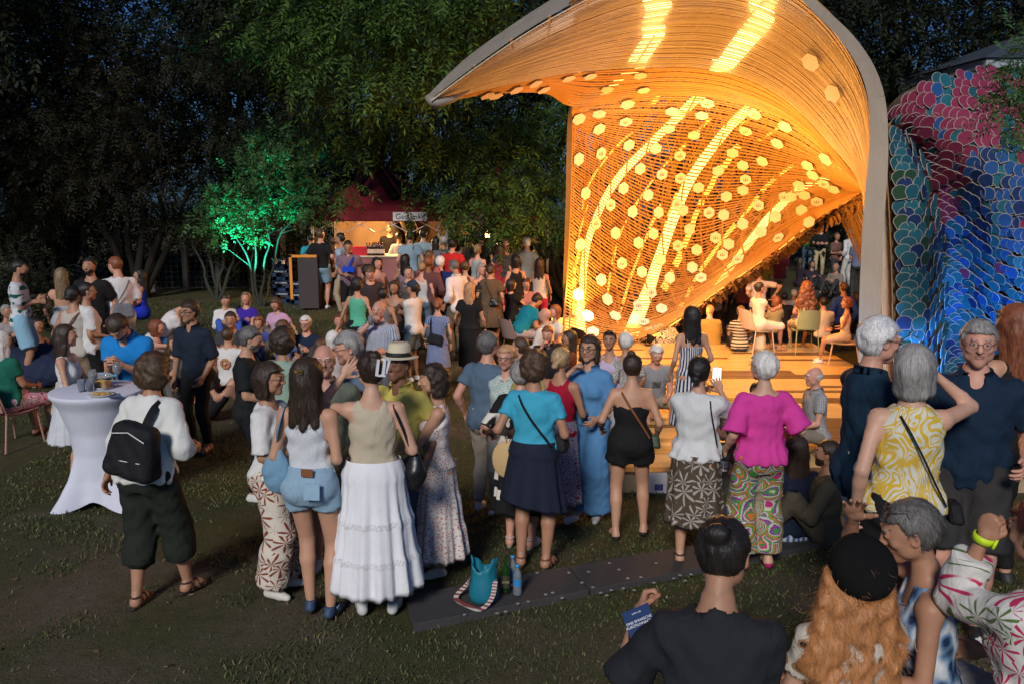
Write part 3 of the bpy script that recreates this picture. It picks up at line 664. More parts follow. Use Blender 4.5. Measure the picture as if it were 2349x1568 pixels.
# lamps between the skins: long glowing tubes and wide diffusers
SP = A1.reshape(-1, 3); NP_ = N1.reshape(-1, 3); SPx, SPy = proj(SP)
SP3 = A3.reshape(-1, 3); NP3 = N3.reshape(-1, 3); SP3x, SP3y = proj(SP3)
SP2 = A2.reshape(-1, 3); NP2 = N2.reshape(-1, 3); SP2x, SP2y = proj(SP2)
def hit(px, py, which=1):
    X, Y_, P, N = {1: (SPx, SPy, SP, NP_), 3: (SP3x, SP3y, SP3, NP3), 2: (SP2x, SP2y, SP2, NP2)}[which]
    d = (X - px) ** 2 + (Y_ - py) ** 2; k = np.argsort(d)[:4]; w_ = 1 / (d[k] + 1.); w_ /= w_.sum()
    return (P[k] * w_[:, None]).sum(0), (N[k] * w_[:, None]).sum(0), d.min()
glow = emis('glowing_diffuser', (1, .64, .18), 3.4); glow2 = emis('dim_diffuser', (1, .50, .08), 1.7); glow_h = emis('hood_diffuser', (1, .66, .24), 7.)
def band(pts, w0, w1, mat, which=1, off=.07, name='diffuser', dash=None):
    q = crom([(x, y, 0) for x, y in pts], 34); P = []; N = []
    for x, y, _ in q:
        p, n, d = hit(x, y, which); P.append(p - n * off); N.append(n)
    P = np.array(P); N = np.array(N)
    for _ in range(3): P[1:-1] = (P[:-2] + P[1:-1] * 2 + P[2:]) / 4
    wd = np.linspace(w0, w1, len(P)) * (18.6 if which == 1 else 14.5) / FPX
    if dash:
        m = MB(); rr = random.Random(len(pts) + int(w0 * 7))
        i = 0
        while i < len(P) - 2:
            L = rr.randint(1, 3); V, F = ribbon(P[i:i + L + 1], N[i:i + L + 1], wd[i:i + L + 1] * rr.uniform(.5, 1), .012); m.raw(V, F); i += L + rr.randint(0, dash)
        tag(m.build(name, mat, shell), kind='stuff')
    else:
        V, F = ribbon(P, N, wd, .015); link(mesh_np(name, V, F, mat, smooth=False), name, shell)
band([(1335, 762), (1338, 690), (1346, 600), (1366, 510), (1410, 425), (1475, 355), (1550, 280), (1612, 215), (1640, 178)], 22, 24, glow)
band([(1450, 760), (1478, 690), (1510, 610), (1538, 530), (1572, 440), (1622, 360), (1680, 290), (1752, 222)], 34, 20, glow)
band([(1315, 735), (1325, 640), (1335, 540), (1355, 470)], 14, 7, glow2, dash=1)
band([(1500, 640), (1530, 520), (1560, 440), (1600, 380)], 12, 10, glow2, dash=1)
band([(1530, 660), (1575, 560), (1610, 470), (1650, 400), (1700, 330)], 20, 18, glow2, dash=1)
band([(1640, 655), (1700, 575), (1765, 500), (1830, 440), (1900, 415)], 22, 16, glow)
band([(1480, 776), (1540, 738), (1640, 664), (1760, 582), (1880, 492), (1968, 444)], 11, 8, glow2, dash=2)
band([(1720, 560), (1760, 500), (1800, 460), (1840, 420)], 14, 8, glow2, dash=1)
band([(1500, 250), (1520, 210), (1535, 180)], 12, 12, glow2, dash=1)
for q_, w_ in (([(1395, 700), (1410, 600), (1440, 510), (1500, 420), (1570, 340), (1640, 270)], 8), ([(1560, 700), (1620, 600), (1690, 510), (1770, 420), (1840, 370)], 12), ([(1690, 300), (1760, 250), (1800, 240)], 10),
               ([(1800, 470), (1860, 425), (1930, 400)], 13), ([(1850, 400), (1910, 390), (1955, 410)], 11), ([(1420, 735), (1450, 640), (1480, 560), (1520, 470)], 8), ([(1740, 330), (1800, 290), (1840, 300)], 8), ([(1340, 480), (1360, 420), (1400, 360), (1450, 310)], 8)): band(q_, w_, w_, glow2, dash=1)
band([(1290, 728), (1300, 755), (1312, 770)], 60, 30, glow2)
band([(1380, 245), (1430, 190), (1470, 165)], 16, 24, glow, which=2)
band([(1210, 207), (1280, 190), (1330, 178)], 16, 16, glow2, which=2)
band([(1468, 150), (1492, 100), (1506, 40), (1510, -20), (1512, -60)], 44, 58, glow_h, which=3, off=.035)
band([(1640, 158), (1700, 110), (1740, 50), (1752, -10), (1750, -50)], 40, 56, glow_h, which=3, off=.035)
band([(1955, 360), (1930, 250), (1900, 200)], 8, 6, glow2, which=3, dash=1, off=.035)
# rib beam on the right
bp = [(1700, -85, 10.2), (1818, -30, 10.2), (1880, 25, 10.2), (1945, 90, 10.25), (1990, 160, 10.3), (2012, 235, 10.35), (2016, 330, 10.4), (2010, 430, 10.4), (2003, 520, 10.4), (1999, 620, 10.4), (1996, 700, 10.4), (1994, 790, 10.4), (1993, 930, 10.4), (1993, 1010, 10.4)]
P = crom([at(q[0], q[1], q[2] * KD) for q in bp], 60); W = np.interp(np.linspace(0, 1, 60), [0, .2, .35, .5, .7, 1], [14, 22, 34, 44, 48, 46]) * 10.3 * KD / FPX
T = np.gradient(P, axis=0); T /= np.linalg.norm(T, axis=1)[:, None]; cd = cam0 - P; cd /= np.linalg.norm(cd, axis=1)[:, None]
beam_m = wood('beam_plywood', (.44, .36, .27), (.54, .46, .36), .7, 3., .2, (1, 1, .15))
k0 = 0
for ke in (22, 42, 60):
    sl_ = slice(max(k0 - 0, 0), ke); V, F = ribbon((P - cd * .14)[sl_], cd[sl_], W[sl_], .16); link(mesh_np('beam_section', V, F, beam_m, smooth=False), 'beam_section', shell); k0 = ke - 1
# strips on the outer side of the beam, running down to the foot
for k in range(12):
    x = 2024 + k * 4; V_ = [at(2026 + k * 1.2, 330 + k * 14, 13.1), at(x - 2, 520, 13.15), at(x, 700, 13.2), at(x + 4, 860, 13.25), at(x + 6, 1000, 13.3)]
    Pk = crom(V_, 14); cdk = cam0 - Pk; cdk /= np.linalg.norm(cdk, axis=1)[:, None]; V, F = ribbon(Pk, cdk, .022, .024)
    link(mesh_np('side_strip', V, F, slat_hood, smooth=False), 'side_strip', shell)
# the far leg of the shell seen behind the rib
FLc = [[(1900, 462, 16), (1925, 500, 16.5), (1955, 560, 17), (1985, 640, 17.3), (2000, 760, 17.4)], [(1990, 430, 15), (2010, 470, 15.5), (2030, 540, 16), (2040, 640, 16.5), (2050, 760, 17)]]
SF, NF = slats(FLc, None, 22, .6, .012, slat_in, nu=16)
m = MB(); V, F = ribbon(SF[40, 2:-2] - NF[40, 2:-2] * .1, NF[40, 2:-2], .14, .01); m.raw(V, F); m.build('diffuser', glow2, shell)
# left edge board
V, F = ribbon(A1[:, 0][::8] - N1[:, 0][::8] * .1, N1[:, 0][::8], .035, .12); link(mesh_np('edge_board', V, F, slat_out, smooth=False), 'edge_board', shell)
# pale cap at the tip of the beak
m = MB(); tp = [at(*q) for q in [(984, 226, 12.5), (1000, 236, 12.3), (1040, 226, 12.36), (1078, 208, 12.6)]]; m.tube(crom(tp, 10), np.linspace(.054, .06, 10) * [1.1, 1.25, 1.25, 1.2, 1, .9, .7, .5, .3, .1], 8)
m.build('beak_cap', grey_wood, shell, True)
# hexagonal plates
hex_m = plain('pale_birch_plate', (.80, .68, .58), .7, 0, .06, 8); hex_e = plain('plate_edge', (.35, .22, .1), .7); hex_w = plain('white_plate', (.78, .74, .68), .6, 0, .04, 8)
mark_m = plain('branded_mark', (.12, .09, .06), .8)
HX = [(1338, 208), (1327, 265), (1370, 248), (1436, 270), (1370, 289), (1440, 222), (1550, 196), (1540, 243), (1534, 286), (1625, 215), (1500, 335), (1435, 327), (1370, 349), (1320, 363), (1460, 384), (1559, 352), (1618, 257), (1596, 303), (1717, 291),
      (1684, 344), (1643, 385), (1740, 243), (1785, 319), (1753, 363), (1713, 406), (1605, 428), (1666, 447), (1521, 398), (1484, 447), (1424, 431), (1393, 470), (1333, 442), (1447, 486), (1548, 466), (1568, 482), (1510, 487), (1356, 512), (1498, 537),
      (1582, 527), (1623, 487), (1700, 430), (1702, 515), (1637, 546), (1403, 535), (1462, 557), (1545, 565), (1509, 597), (1600, 575), (1656, 587), (1667, 561), (1321, 560), (1419, 605), (1585, 615), (1530, 640), (1495, 672), (1369, 643), (1467, 625), (1603, 645),
      (1325, 678), (1390, 690), (1455, 705), (1522, 712), (1405, 733), (1480, 745), (1342, 730), (1360, 768), (1748, 470), (1787, 497), (1748, 533), (1700, 600), (1813, 444), (1840, 417), (1802, 445), (1855, 370), (1873, 393), (1895, 412), (1912, 352), (1921, 425), (1877, 455), (1842, 480), (1860, 515), (1790, 553), (1808, 280), (1832, 246), (1764, 215), (1700, 370), (1658, 493), (1560, 405), (1850, 440)]
def hexa(p, n, R, mark, mat, which, up=None):
    n0 = n / np.linalg.norm(n); dc = cam0 - p; n = n + (.15 if which == 2 else .5) * dc / np.linalg.norm(dc); n /= np.linalg.norm(n)
    u = np.array([0, 0, 1.]); u = u - n * np.dot(u, n); u /= np.linalg.norm(u) + 1e-9; s = np.cross(u, n); rot = random.uniform(-.12, .12)
    a = np.arange(6) * math.pi / 3 + math.pi / 6 + rot; ring = np.cos(a)[:, None] * s * R + np.sin(a)[:, None] * u * R
    c = p + n0 * (.035 + R * np.linalg.norm(np.cross(n0, n))); V = np.r_[c + ring, c + ring * .985 + n * .014, [c + n * .014]]
    F4 = np.array([[i, (i + 1) % 6, 6 + (i + 1) % 6, 6 + i] for i in range(6)]); F3 = np.array([[12, 6 + i, 6 + (i + 1) % 6] for i in range(6)])
    if np.dot(np.cross(V[6] - V[12], V[7] - V[12]), n) < 0: F3 = F3[:, ::-1]; F4 = F4[:, ::-1]
    me = mesh_np('hexagon_plate', V, [F3, F4], [mat, hex_e], [0] * 6 + [1] * 6, False); o = link(me, 'hexagon_plate', shell)
    if mark:
        mm = MB()
        for dx, dz, w_, h_ in [(-.35, -.12, .16, .22), (0, -.12, .16, .26), (.35, -.12, .16, .22), (-.35, .12, .1, .1), (0, .16, .12, .12), (.32, .22, .1, .1), (0, .3, .05, .1), (-.15, -.3, .5, .04)]:
            q = c + n * .0155 + s * dx * R * .8 + u * dz * R * .9
            V2 = np.array([q - s * w_ * R / 2 - u * h_ * R / 2, q + s * w_ * R / 2 - u * h_ * R / 2, q + s * w_ * R / 2 + u * h_ * R / 2, q - s * w_ * R / 2 + u * h_ * R / 2]); mm.raw(np.r_[V2, V2 + n * .001], np.array([[0, 1, 2, 3], [4, 5, 6, 7], [7, 6, 5, 4]]))
        mm.build('emblem', mark_m, o)
for k, (x, y) in enumerate(HX):
    p, n, d = hit(x, y, 1)
    if d < 500: hexa(p, n, .138, k % 3 == 0, hex_m, 1)
for x, y, w_ in [(1230, 186, 2), (1180, 200, 2), (1245, 200, 2), (1110, 214, 2), (1305, 176, 2), (1350, 165, 2), (1130, 222, 2), (1395, 200, 2), (1470, 168, 2), (1480, 205, 2)]:
    p, n, d = hit(x, y, 2); hexa(p, n, .12, False, hex_m, 2)
for x, y, R in [(1871, 131, .15), (1928, 212, .145)]:
    p, n, d = hit(x, y, 3); hexa(p + n * .02, n, R, False, hex_w, 3)

# ================================================================ the scaled tail of the shell
scale_shell = empty('scaled_shell', (0, 0, 0), 'shell wing covered in overlapping teal, blue and red painted scales right of the rib', 'pavilion')
def glazed(name, c): 
    t = NT(name); o = t.obj(); n_ = t.noise(14, 3, o).outputs[0]; t.base(t.mix(n_, mulc(c, .85), mulc(c, 1.2))); t.set(Roughness=.5, Specular_IOR_Level=.3); t.bump(n_, .08, .003); return t.m
sc_cols = {'teal': glazed('teal_glaze', (.02, .12, .15)), 'navy': glazed('navy_glaze', (.012, .03, .10)), 'blue': glazed('blue_glaze', (.02, .08, .24)), 'red': glazed('crimson_glaze', (.24, .03, .07)), 'green': glazed('green_glaze', (.02, .06, .03)), 'dteal': glazed('dark_teal_glaze', (.015, .09, .12))}
sc_keys = list(sc_cols); back_w = plain('scale_backing', (.42, .37, .32), .7, 0, .12, 30)
def fan_mesh(w, h):
    """fan shaped scale: wooden backing, coloured face slightly proud"""
    def outline(w, h, n=7):
        pts = [(-w * .5, h * .25), (-w * .32, h * .62), (0, h * .95), (w * .32, h * .62), (w * .5, h * .25)]
        arc = [(w * .5 * math.cos(a), h * .18 * 0 - h * .42 * math.sin(a) + h * .12) for a in np.linspace(0, math.pi, n)]
        return [(w * .5, h * .12)] + arc[1:-1] + [(-w * .5, h * .12), (-w * .3, h * .6), (w * .3, h * .6)]
    A = np.array([(x, y, 0.) for x, y in outline(w, h)]); n = len(A)
    B = A.copy(); B[:, 2] = .008; Cc = A * np.array([.93, .92, 1]); Cc[:, 2] = .0082; D = Cc.copy(); D[:, 2] = .011
    V = np.r_[A, B, Cc, D]; F4 = []
    for i in range(n):
        j = (i + 1) % n
        F4 += [[i, j, n + j, n + i], [n + i, n + j, 2 * n + j, 2 * n + i], [2 * n + i, 2 * n + j, 3 * n + j, 3 * n + i]]
    F3 = [[3 * n, 3 * n + i, 3 * n + i + 1] for i in range(1, n - 1)]
    return V, np.array(F3), np.array(F4), n
def zone_col(x, y, leg, r):
    if leg: return r.choices(['teal', 'navy', 'dteal', 'green'], [5, 3, 5, .8])[0]
    redness = (y < 620 - (x - 2060) * .9) and y < 560 - (x - 2100) * .55 and not (x > 2230 and y > 330)
    if redness: return r.choices(['red', 'teal', 'blue', 'dteal'], [7, 1.2, .7, .6])[0]
    if x > 2190 and y < 560: return r.choices(['blue', 'navy', 'teal', 'red'], [5, 4, 2.5, .3])[0]
    return r.choices(['teal', 'dteal', 'blue', 'navy', 'red'], [4, 5, 2, 3, .25])[0]
T1c = [[(2036, 290, 10.7), (2046, 400, 10.7), (2056, 520, 10.7), (2062, 640, 10.7), (2066, 760, 10.7), (2080, 880, 10.6), (2092, 1010, 10.6)],
       [(2058, 300, 10.9), (2086, 400, 10.75), (2104, 520, 10.7), (2110, 640, 10.7), (2112, 760, 10.7), (2118, 880, 10.7), (2124, 1010, 10.7)],
       [(2070, 308, 11.3), (2118, 400, 11.2), (2146, 520, 11.2), (2156, 640, 11.3), (2156, 760, 11.4), (2158, 880, 11.4), (2160, 1010, 11.4)]]
T2c = [[(2034, 262, 11.2), (2074, 318, 11.6), (2124, 420, 11.8), (2150, 540, 12), (2160, 660, 12.2), (2160, 790, 12.3), (2160, 1000, 12.3)],
       [(2080, 212, 11.2), (2140, 300, 11.3), (2190, 410, 11.5), (2215, 530, 11.7), (2220, 660, 12), (2215, 790, 12.2), (2210, 1000, 12.3)],
       [(2150, 178, 11.4), (2210, 280, 11.2), (2260, 400, 11.1), (2285, 530, 11.2), (2290, 660, 11.5), (2285, 790, 11.8), (2280, 1000, 12)],
       [(2240, 162, 11.8), (2300, 270, 11.4), (2350, 400, 11.1), (2370, 530, 11), (2375, 660, 11.1), (2370, 790, 11.4), (2360, 1000, 11.6)],
       [(2360, 160, 12.3), (2420, 280, 11.9), (2470, 410, 11.5), (2480, 530, 11.3), (2480, 660, 11.3), (2470, 790, 11.5), (2460, 1000, 11.6)]]
r = random.Random(77); scl = []
def place_scales(rows, nacross, ndown, w, h, leg, down_along_u):
    S = surf(rows, 80, 40); N = facing(S, norms(S))
    for b in range(ndown):
        for a in range(nacross):
            uu = (b + .5) / ndown; vv = (a + .5 + (.5 if b % 2 else 0)) / nacross
            if vv > 1: continue
            # ragged order: rows sweep upwards to the right, in panels of three
            uu2 = uu * (1. if leg else 1.17) - (0 if leg else .15 * vv + .006 * ((a // 3 + b // 3) % 2))
            if not 0 <= uu2 < 1: continue
            i = vv * 39; j = uu2 * 79; i0, j0 = int(i), int(j); i1, j1 = min(i0 + 1, 39), min(j0 + 1, 79); fi, fj = i - i0, j - j0
            P = (S[i0, j0] * (1 - fi) + S[i1, j0] * fi) * (1 - fj) + (S[i0, j1] * (1 - fi) + S[i1, j1] * fi) * fj; n_ = N[i0, j0]
            dn = S[i0, min(j0 + 3, 79)] - S[i0, max(j0 - 3, 0)]; dn /= np.linalg.norm(dn)
            if not leg:
                ac = S[min(i0 + 2, 39), j0] - S[max(i0 - 2, 0), j0]; ac /= np.linalg.norm(ac); dn = dn * .80 + (-ac) * .0; dn /= np.linalg.norm(dn)
            up_ = dn; sd = np.cross(up_, n_); sd /= np.linalg.norm(sd); up_ = np.cross(n_, sd)
            tilt = .13 + r.uniform(-.04, .05); up2 = up_ * math.cos(tilt) - n_ * math.sin(tilt); n2 = np.cross(sd, up2)
            pan = n_ * .03 * (((a // 3) + (b // 3)) % 3); ww = np.linalg.norm(S[39, j0] - S[0, j0]) / nacross / w * 1.06
            px, py = proj(P); scl.append((P + pan + n_ * .03, sd * min(ww, 1.25), up2, n2, zone_col(px, py, leg, r), px, py, np.linalg.norm(P)))
place_scales(T1c, 4, 44, .16, .2, True, True)
place_scales(T2c, 12, 74, .165, .2, False, True)
FV, FF3, FF4, fn = fan_mesh(.185, .235)
mi_ = [1] * len(FF3) + [0, 0, 1] * fn
vis = [(s, 5 < s[5] < 2349 and s[6] < 900) for s in scl]
ordr = sorted(range(len(scl)), key=lambda k: (not vis[k][1], scl[k][7] + (0.0 if scl[k][6] < 800 else 3)))
n_ind = 300
cacheS = {}
for q in ordr[:n_ind]:
    P, sd, up2, n2, c, *_ = scl[q]
    if c not in cacheS: cacheS[c] = mesh_np('scale', FV, [FF3, FF4], [back_w, sc_cols[c]], mi_, False)
    o = link(cacheS[c], 'scale', scale_shell)
    o.matrix_local = Matrix(((sd[0], up2[0], n2[0], P[0]), (sd[1], up2[1], n2[1], P[1]), (sd[2], up2[2], n2[2], P[2]), (0, 0, 0, 1)))
AV = []; A3_ = []; A4_ = []; M3 = []; M4 = []; c0 = 0
for q in ordr[n_ind:]:
    P, sd, up2, n2, c, *_ = scl[q]; AV.append(P + FV[:, :1] * sd + FV[:, 1:2] * up2 + FV[:, 2:] * n2); A3_.append(FF3 + c0); A4_.append(FF4 + c0); c0 += len(FV)
    M3.append(np.full(len(FF3), 1 + sc_keys.index(c))); M4.append(np.tile([0, 0, 1 + sc_keys.index(c)], fn))
tag(link(mesh_np('scales', np.concatenate(AV), [np.concatenate(A3_), np.concatenate(A4_)], [back_w] + [sc_cols[k] for k in sc_keys], np.concatenate(M3 + M4), False), 'scales', scale_shell), kind='stuff')
# timber backing under the scales
under = plain('dark_timber', (.10, .07, .045), .9)
for nm, rows in (('leg_boarding', T1c), ('wing_boarding', T2c)):
    S = surf(rows, 40, 20); N = facing(S, norms(S)); A = (S - N * .03).reshape(-1, 3); B = (S - N * .07).reshape(-1, 3); F = gridF(20, 40)
    link(mesh_np(nm, np.r_[A, B], [F, F[:, ::-1] + len(A)], under), nm, scale_shell)

S = surf([[(2026, 290, 10.72), (2042, 560, 10.72), (2048, 800, 10.72), (2052, 1010, 10.72)], [(2044, 290, 13), (2056, 560, 14), (2062, 800, 14.5), (2066, 1010, 14.5)]], 12, 25); N = norms(S)  # unseen leg lining, added to keep the amber stage light off the scales
for i in range(12):
    k_ = 2 * i + 1; wd = np.linalg.norm(S[2 * i + 2] - S[2 * i], axis=1) * .97; V, F = ribbon(S[k_], N[k_], wd, .015); link(mesh_np('light_block_lining', V, F, slat_out, smooth=False), 'light_block_lining', shell)
# ================================================================ lamps of the pavilion
lf = on(1322, 780, STZ)
AMB = (1, .50, .10)
flood((lf[0], lf[1] - .4, STZ), (3.1, 19.4, 3.9), 'bright flood lamp at the left foot of the shell', (1, .52, .12), 700, 110, .16, (1, .8, .4))
f2 = on(1492, 792, STZ); flood((f2[0], f2[1] + .0, STZ), (5.0, 19.2, 4.0), 'small flood lamp at the back edge of the stage', (1, .52, .12), 420, 110, .09, (1, .8, .4))
# the glowing diffusers, as lamps shining down on the stage
lamp('diffuser_light', 'POINT', (3.7, 16.0, 2.5), 470, (1, .42, .07), .6)
lamp('diffuser_light', 'POINT', (3.0, 13.4, 2.7), 210, (1, .44, .09), .5)
lamp('diffuser_light', 'POINT', (3.9, 15.2, 2.4), 200, (1, .42, .07), .5)
# blue flood behind the right hand group
bf = at(2175, 1040, 11.6)
flood((bf[0] + .05, 11.8, GZ0), (at(2270, 420, 13.6)[0], 13.6, 4.4), 'blue flood lamp on the ground lighting the scales', (.03, .30, 1.), 5200, 140, .12, (.05, .5, 1))
# ================================================================ implicit surfaces
_ed = [(0, 1), (2, 3), (4, 5), (6, 7), (0, 2), (1, 3), (4, 6), (5, 7), (0, 4), (1, 5), (2, 6), (3, 7)]
_cr = np.array([[(c >> 2) & 1, (c >> 1) & 1, c & 1] for c in range(8)])
def surfnets(D, org, h):
    S = D < 0; nx, ny, nz = D.shape
    c = np.zeros((nx - 1, ny - 1, nz - 1), np.uint8)
    for a, b, d in _cr: c += S[a:nx - 1 + a, b:ny - 1 + b, d:nz - 1 + d]
    act = (c > 0) & (c < 8); I = np.argwhere(act)
    if len(I) == 0: return np.zeros((0, 3)), np.zeros((0, 4), int)
    idx = np.full(act.shape, -1, np.int64); idx[act] = np.arange(len(I))
    v = np.stack([D[I[:, 0] + a, I[:, 1] + b, I[:, 2] + d] for a, b, d in _cr], 1)
    acc = np.zeros((len(I), 3)); cnt = np.zeros(len(I))
    for a, b in _ed:
        va, vb = v[:, a], v[:, b]; m = (va < 0) != (vb < 0); t = np.where(m, va / np.where(m, va - vb, 1), 0)
        p = _cr[a] + t[:, None] * (_cr[b] - _cr[a]); acc += p * m[:, None]; cnt += m
    V = (I + acc / cnt[:, None]) * h + org; Q = []
    for ax in range(3):
        sh = [slice(None)] * 3; sh2 = [slice(None)] * 3; sh[ax] = slice(0, -1); sh2[ax] = slice(1, None)
        ch = S[tuple(sh)] != S[tuple(sh2)]; J = np.argwhere(ch); o1, o2 = (ax + 1) % 3, (ax + 2) % 3
        lim = np.array(act.shape); J = J[(J[:, o1] > 0) & (J[:, o2] > 0) & (J[:, o1] < lim[o1]) & (J[:, o2] < lim[o2])]
        if not len(J): continue
        e1 = np.zeros(3, int); e1[o1] = 1; e2 = np.zeros(3, int); e2[o2] = 1
        g = lambda K: idx[K[:, 0], K[:, 1], K[:, 2]]
        q = np.stack([g(J - e1 - e2), g(J - e2), g(J), g(J - e1)], 1); ins = S[J[:, 0], J[:, 1], J[:, 2]]
        q[~ins] = q[~ins][:, ::-1]; Q.append(q)
    Q = np.concatenate(Q); Q = Q[(Q >= 0).all(1)]
    return V, Q
class Fld:
    def __init__(s, lo, hi, h):
        s.h = h; s.lo = np.array(lo, float) - 2 * h; n = np.ceil((np.array(hi) + 2 * h - s.lo) / h).astype(int) + 1
        s.ax = [(s.lo[i] + h * np.arange(n[i])).astype(f32) for i in range(3)]; s.D = np.full(n, .5, f32)
    def sl(s, lo, hi, m):
        r = []
        for i in range(3):
            a = int(np.clip(np.floor((lo[i] - m - s.lo[i]) / s.h), 0, len(s.ax[i]) - 1)); b = int(np.clip(np.ceil((hi[i] + m - s.lo[i]) / s.h) + 1, a + 1, len(s.ax[i]))); r.append(slice(a, b))
        return tuple(r)
    def pts(s, sl=None):
        sl = sl or (slice(None),) * 3
        return s.ax[0][sl[0]][:, None, None], s.ax[1][sl[1]][None, :, None], s.ax[2][sl[2]][None, None, :]
    def put(s, fn, lo, hi, k=.02):
        sl = s.sl(lo, hi, k + 2.5 * s.h); d = fn(*s.pts(sl)); E = s.D[sl]
        if k > 0: hh = np.clip(.5 + .5 * (E - d) / k, 0, 1); s.D[sl] = E * (1 - hh) + d * hh - k * hh * (1 - hh)
        else: s.D[sl] = np.minimum(E, d)
    def cut(s, fn, lo=None, hi=None):
        """keep only where fn<0"""
        if lo is None: s.D = np.maximum(s.D, fn(*s.pts())).astype(f32)
        else: sl = s.sl(lo, hi, 3 * s.h); s.D[sl] = np.maximum(s.D[sl], fn(*s.pts(sl)))
    def cone(s, a, b, ra, rb, k=.02, cap=False):
        a = np.array(a, float); b = np.array(b, float); ba = b - a; L2 = float(ba @ ba) + 1e-9; L = math.sqrt(L2)
        def fn(X, Y, Z):
            px, py, pz = X - f32(a[0]), Y - f32(a[1]), Z - f32(a[2]); t0 = (px * f32(ba[0]) + py * f32(ba[1]) + pz * f32(ba[2])) / f32(L2); t = np.clip(t0, 0, 1)
            d = np.sqrt((px - t * f32(ba[0])) ** 2 + (py - t * f32(ba[1])) ** 2 + (pz - t * f32(ba[2])) ** 2) - (f32(ra) + t * f32(rb - ra))
            if cap: d = np.maximum(d, (t0 - 1) * f32(L))
            return d
        r = max(ra, rb); s.put(fn, np.minimum(a, b) - r, np.maximum(a, b) + r, k)
    def chain(s, P, R, k=.02):
        for i in range(len(P) - 1): s.cone(P[i], P[i + 1], R[i], R[i + 1], k)
    def ell(s, c, r, k=.02, sub=False, R=None):
        c = np.array(c, float); r = np.array(r, float); mn = float(r.min())
        def fn(X, Y, Z):
            x, y, z = X - f32(c[0]), Y - f32(c[1]), Z - f32(c[2])
            if R is not None:
                q = R.T.astype(f32); x, y, z = q[0, 0] * x + q[0, 1] * y + q[0, 2] * z, q[1, 0] * x + q[1, 1] * y + q[1, 2] * z, q[2, 0] * x + q[2, 1] * y + q[2, 2] * z
            k0 = np.sqrt((x / f32(r[0])) ** 2 + (y / f32(r[1])) ** 2 + (z / f32(r[2])) ** 2); k1 = np.sqrt((x / f32(r[0] ** 2)) ** 2 + (y / f32(r[1] ** 2)) ** 2 + (z / f32(r[2] ** 2)) ** 2) + f32(1e-6)
            return k0 * (k0 - 1) / k1
        M = r.max() if R is not None else r
        if not sub: s.put(fn, c - M, c + M, k)
        else:
            sl = s.sl(c - M, c + M, k + 2 * s.h); d = -fn(*s.pts(sl)); E = s.D[sl]; hh = np.clip(.5 - .5 * (E - d) / max(k, 1e-4), 0, 1); s.D[sl] = E * (1 - hh) + d * hh + k * hh * (1 - hh)
    def mesh(s, smooth=1):
        V, Q = surfnets(s.D, s.lo, s.h)
        return V, Q
def grad_sample(F, P):
    """nearest-cell value and gradient of a field"""
    n = np.array(F.D.shape); q = (P - F.lo) / F.h; i = np.clip(np.floor(q).astype(int), 1, n - 3); f = q - i
    def at_(di, dj, dk): return F.D[i[:, 0] + di, i[:, 1] + dj, i[:, 2] + dk]
    v = 0
    for a, b, c in _cr: v = v + at_(a, b, c) * (f[:, 0] if a else 1 - f[:, 0]) * (f[:, 1] if b else 1 - f[:, 1]) * (f[:, 2] if c else 1 - f[:, 2])
    g = np.stack([at_(1, 0, 0) - at_(-1, 0, 0), at_(0, 1, 0) - at_(0, -1, 0), at_(0, 0, 1) - at_(0, 0, -1)], 1) / (2 * F.h)
    return v, g / (np.linalg.norm(g, axis=1)[:, None] + 1e-6)

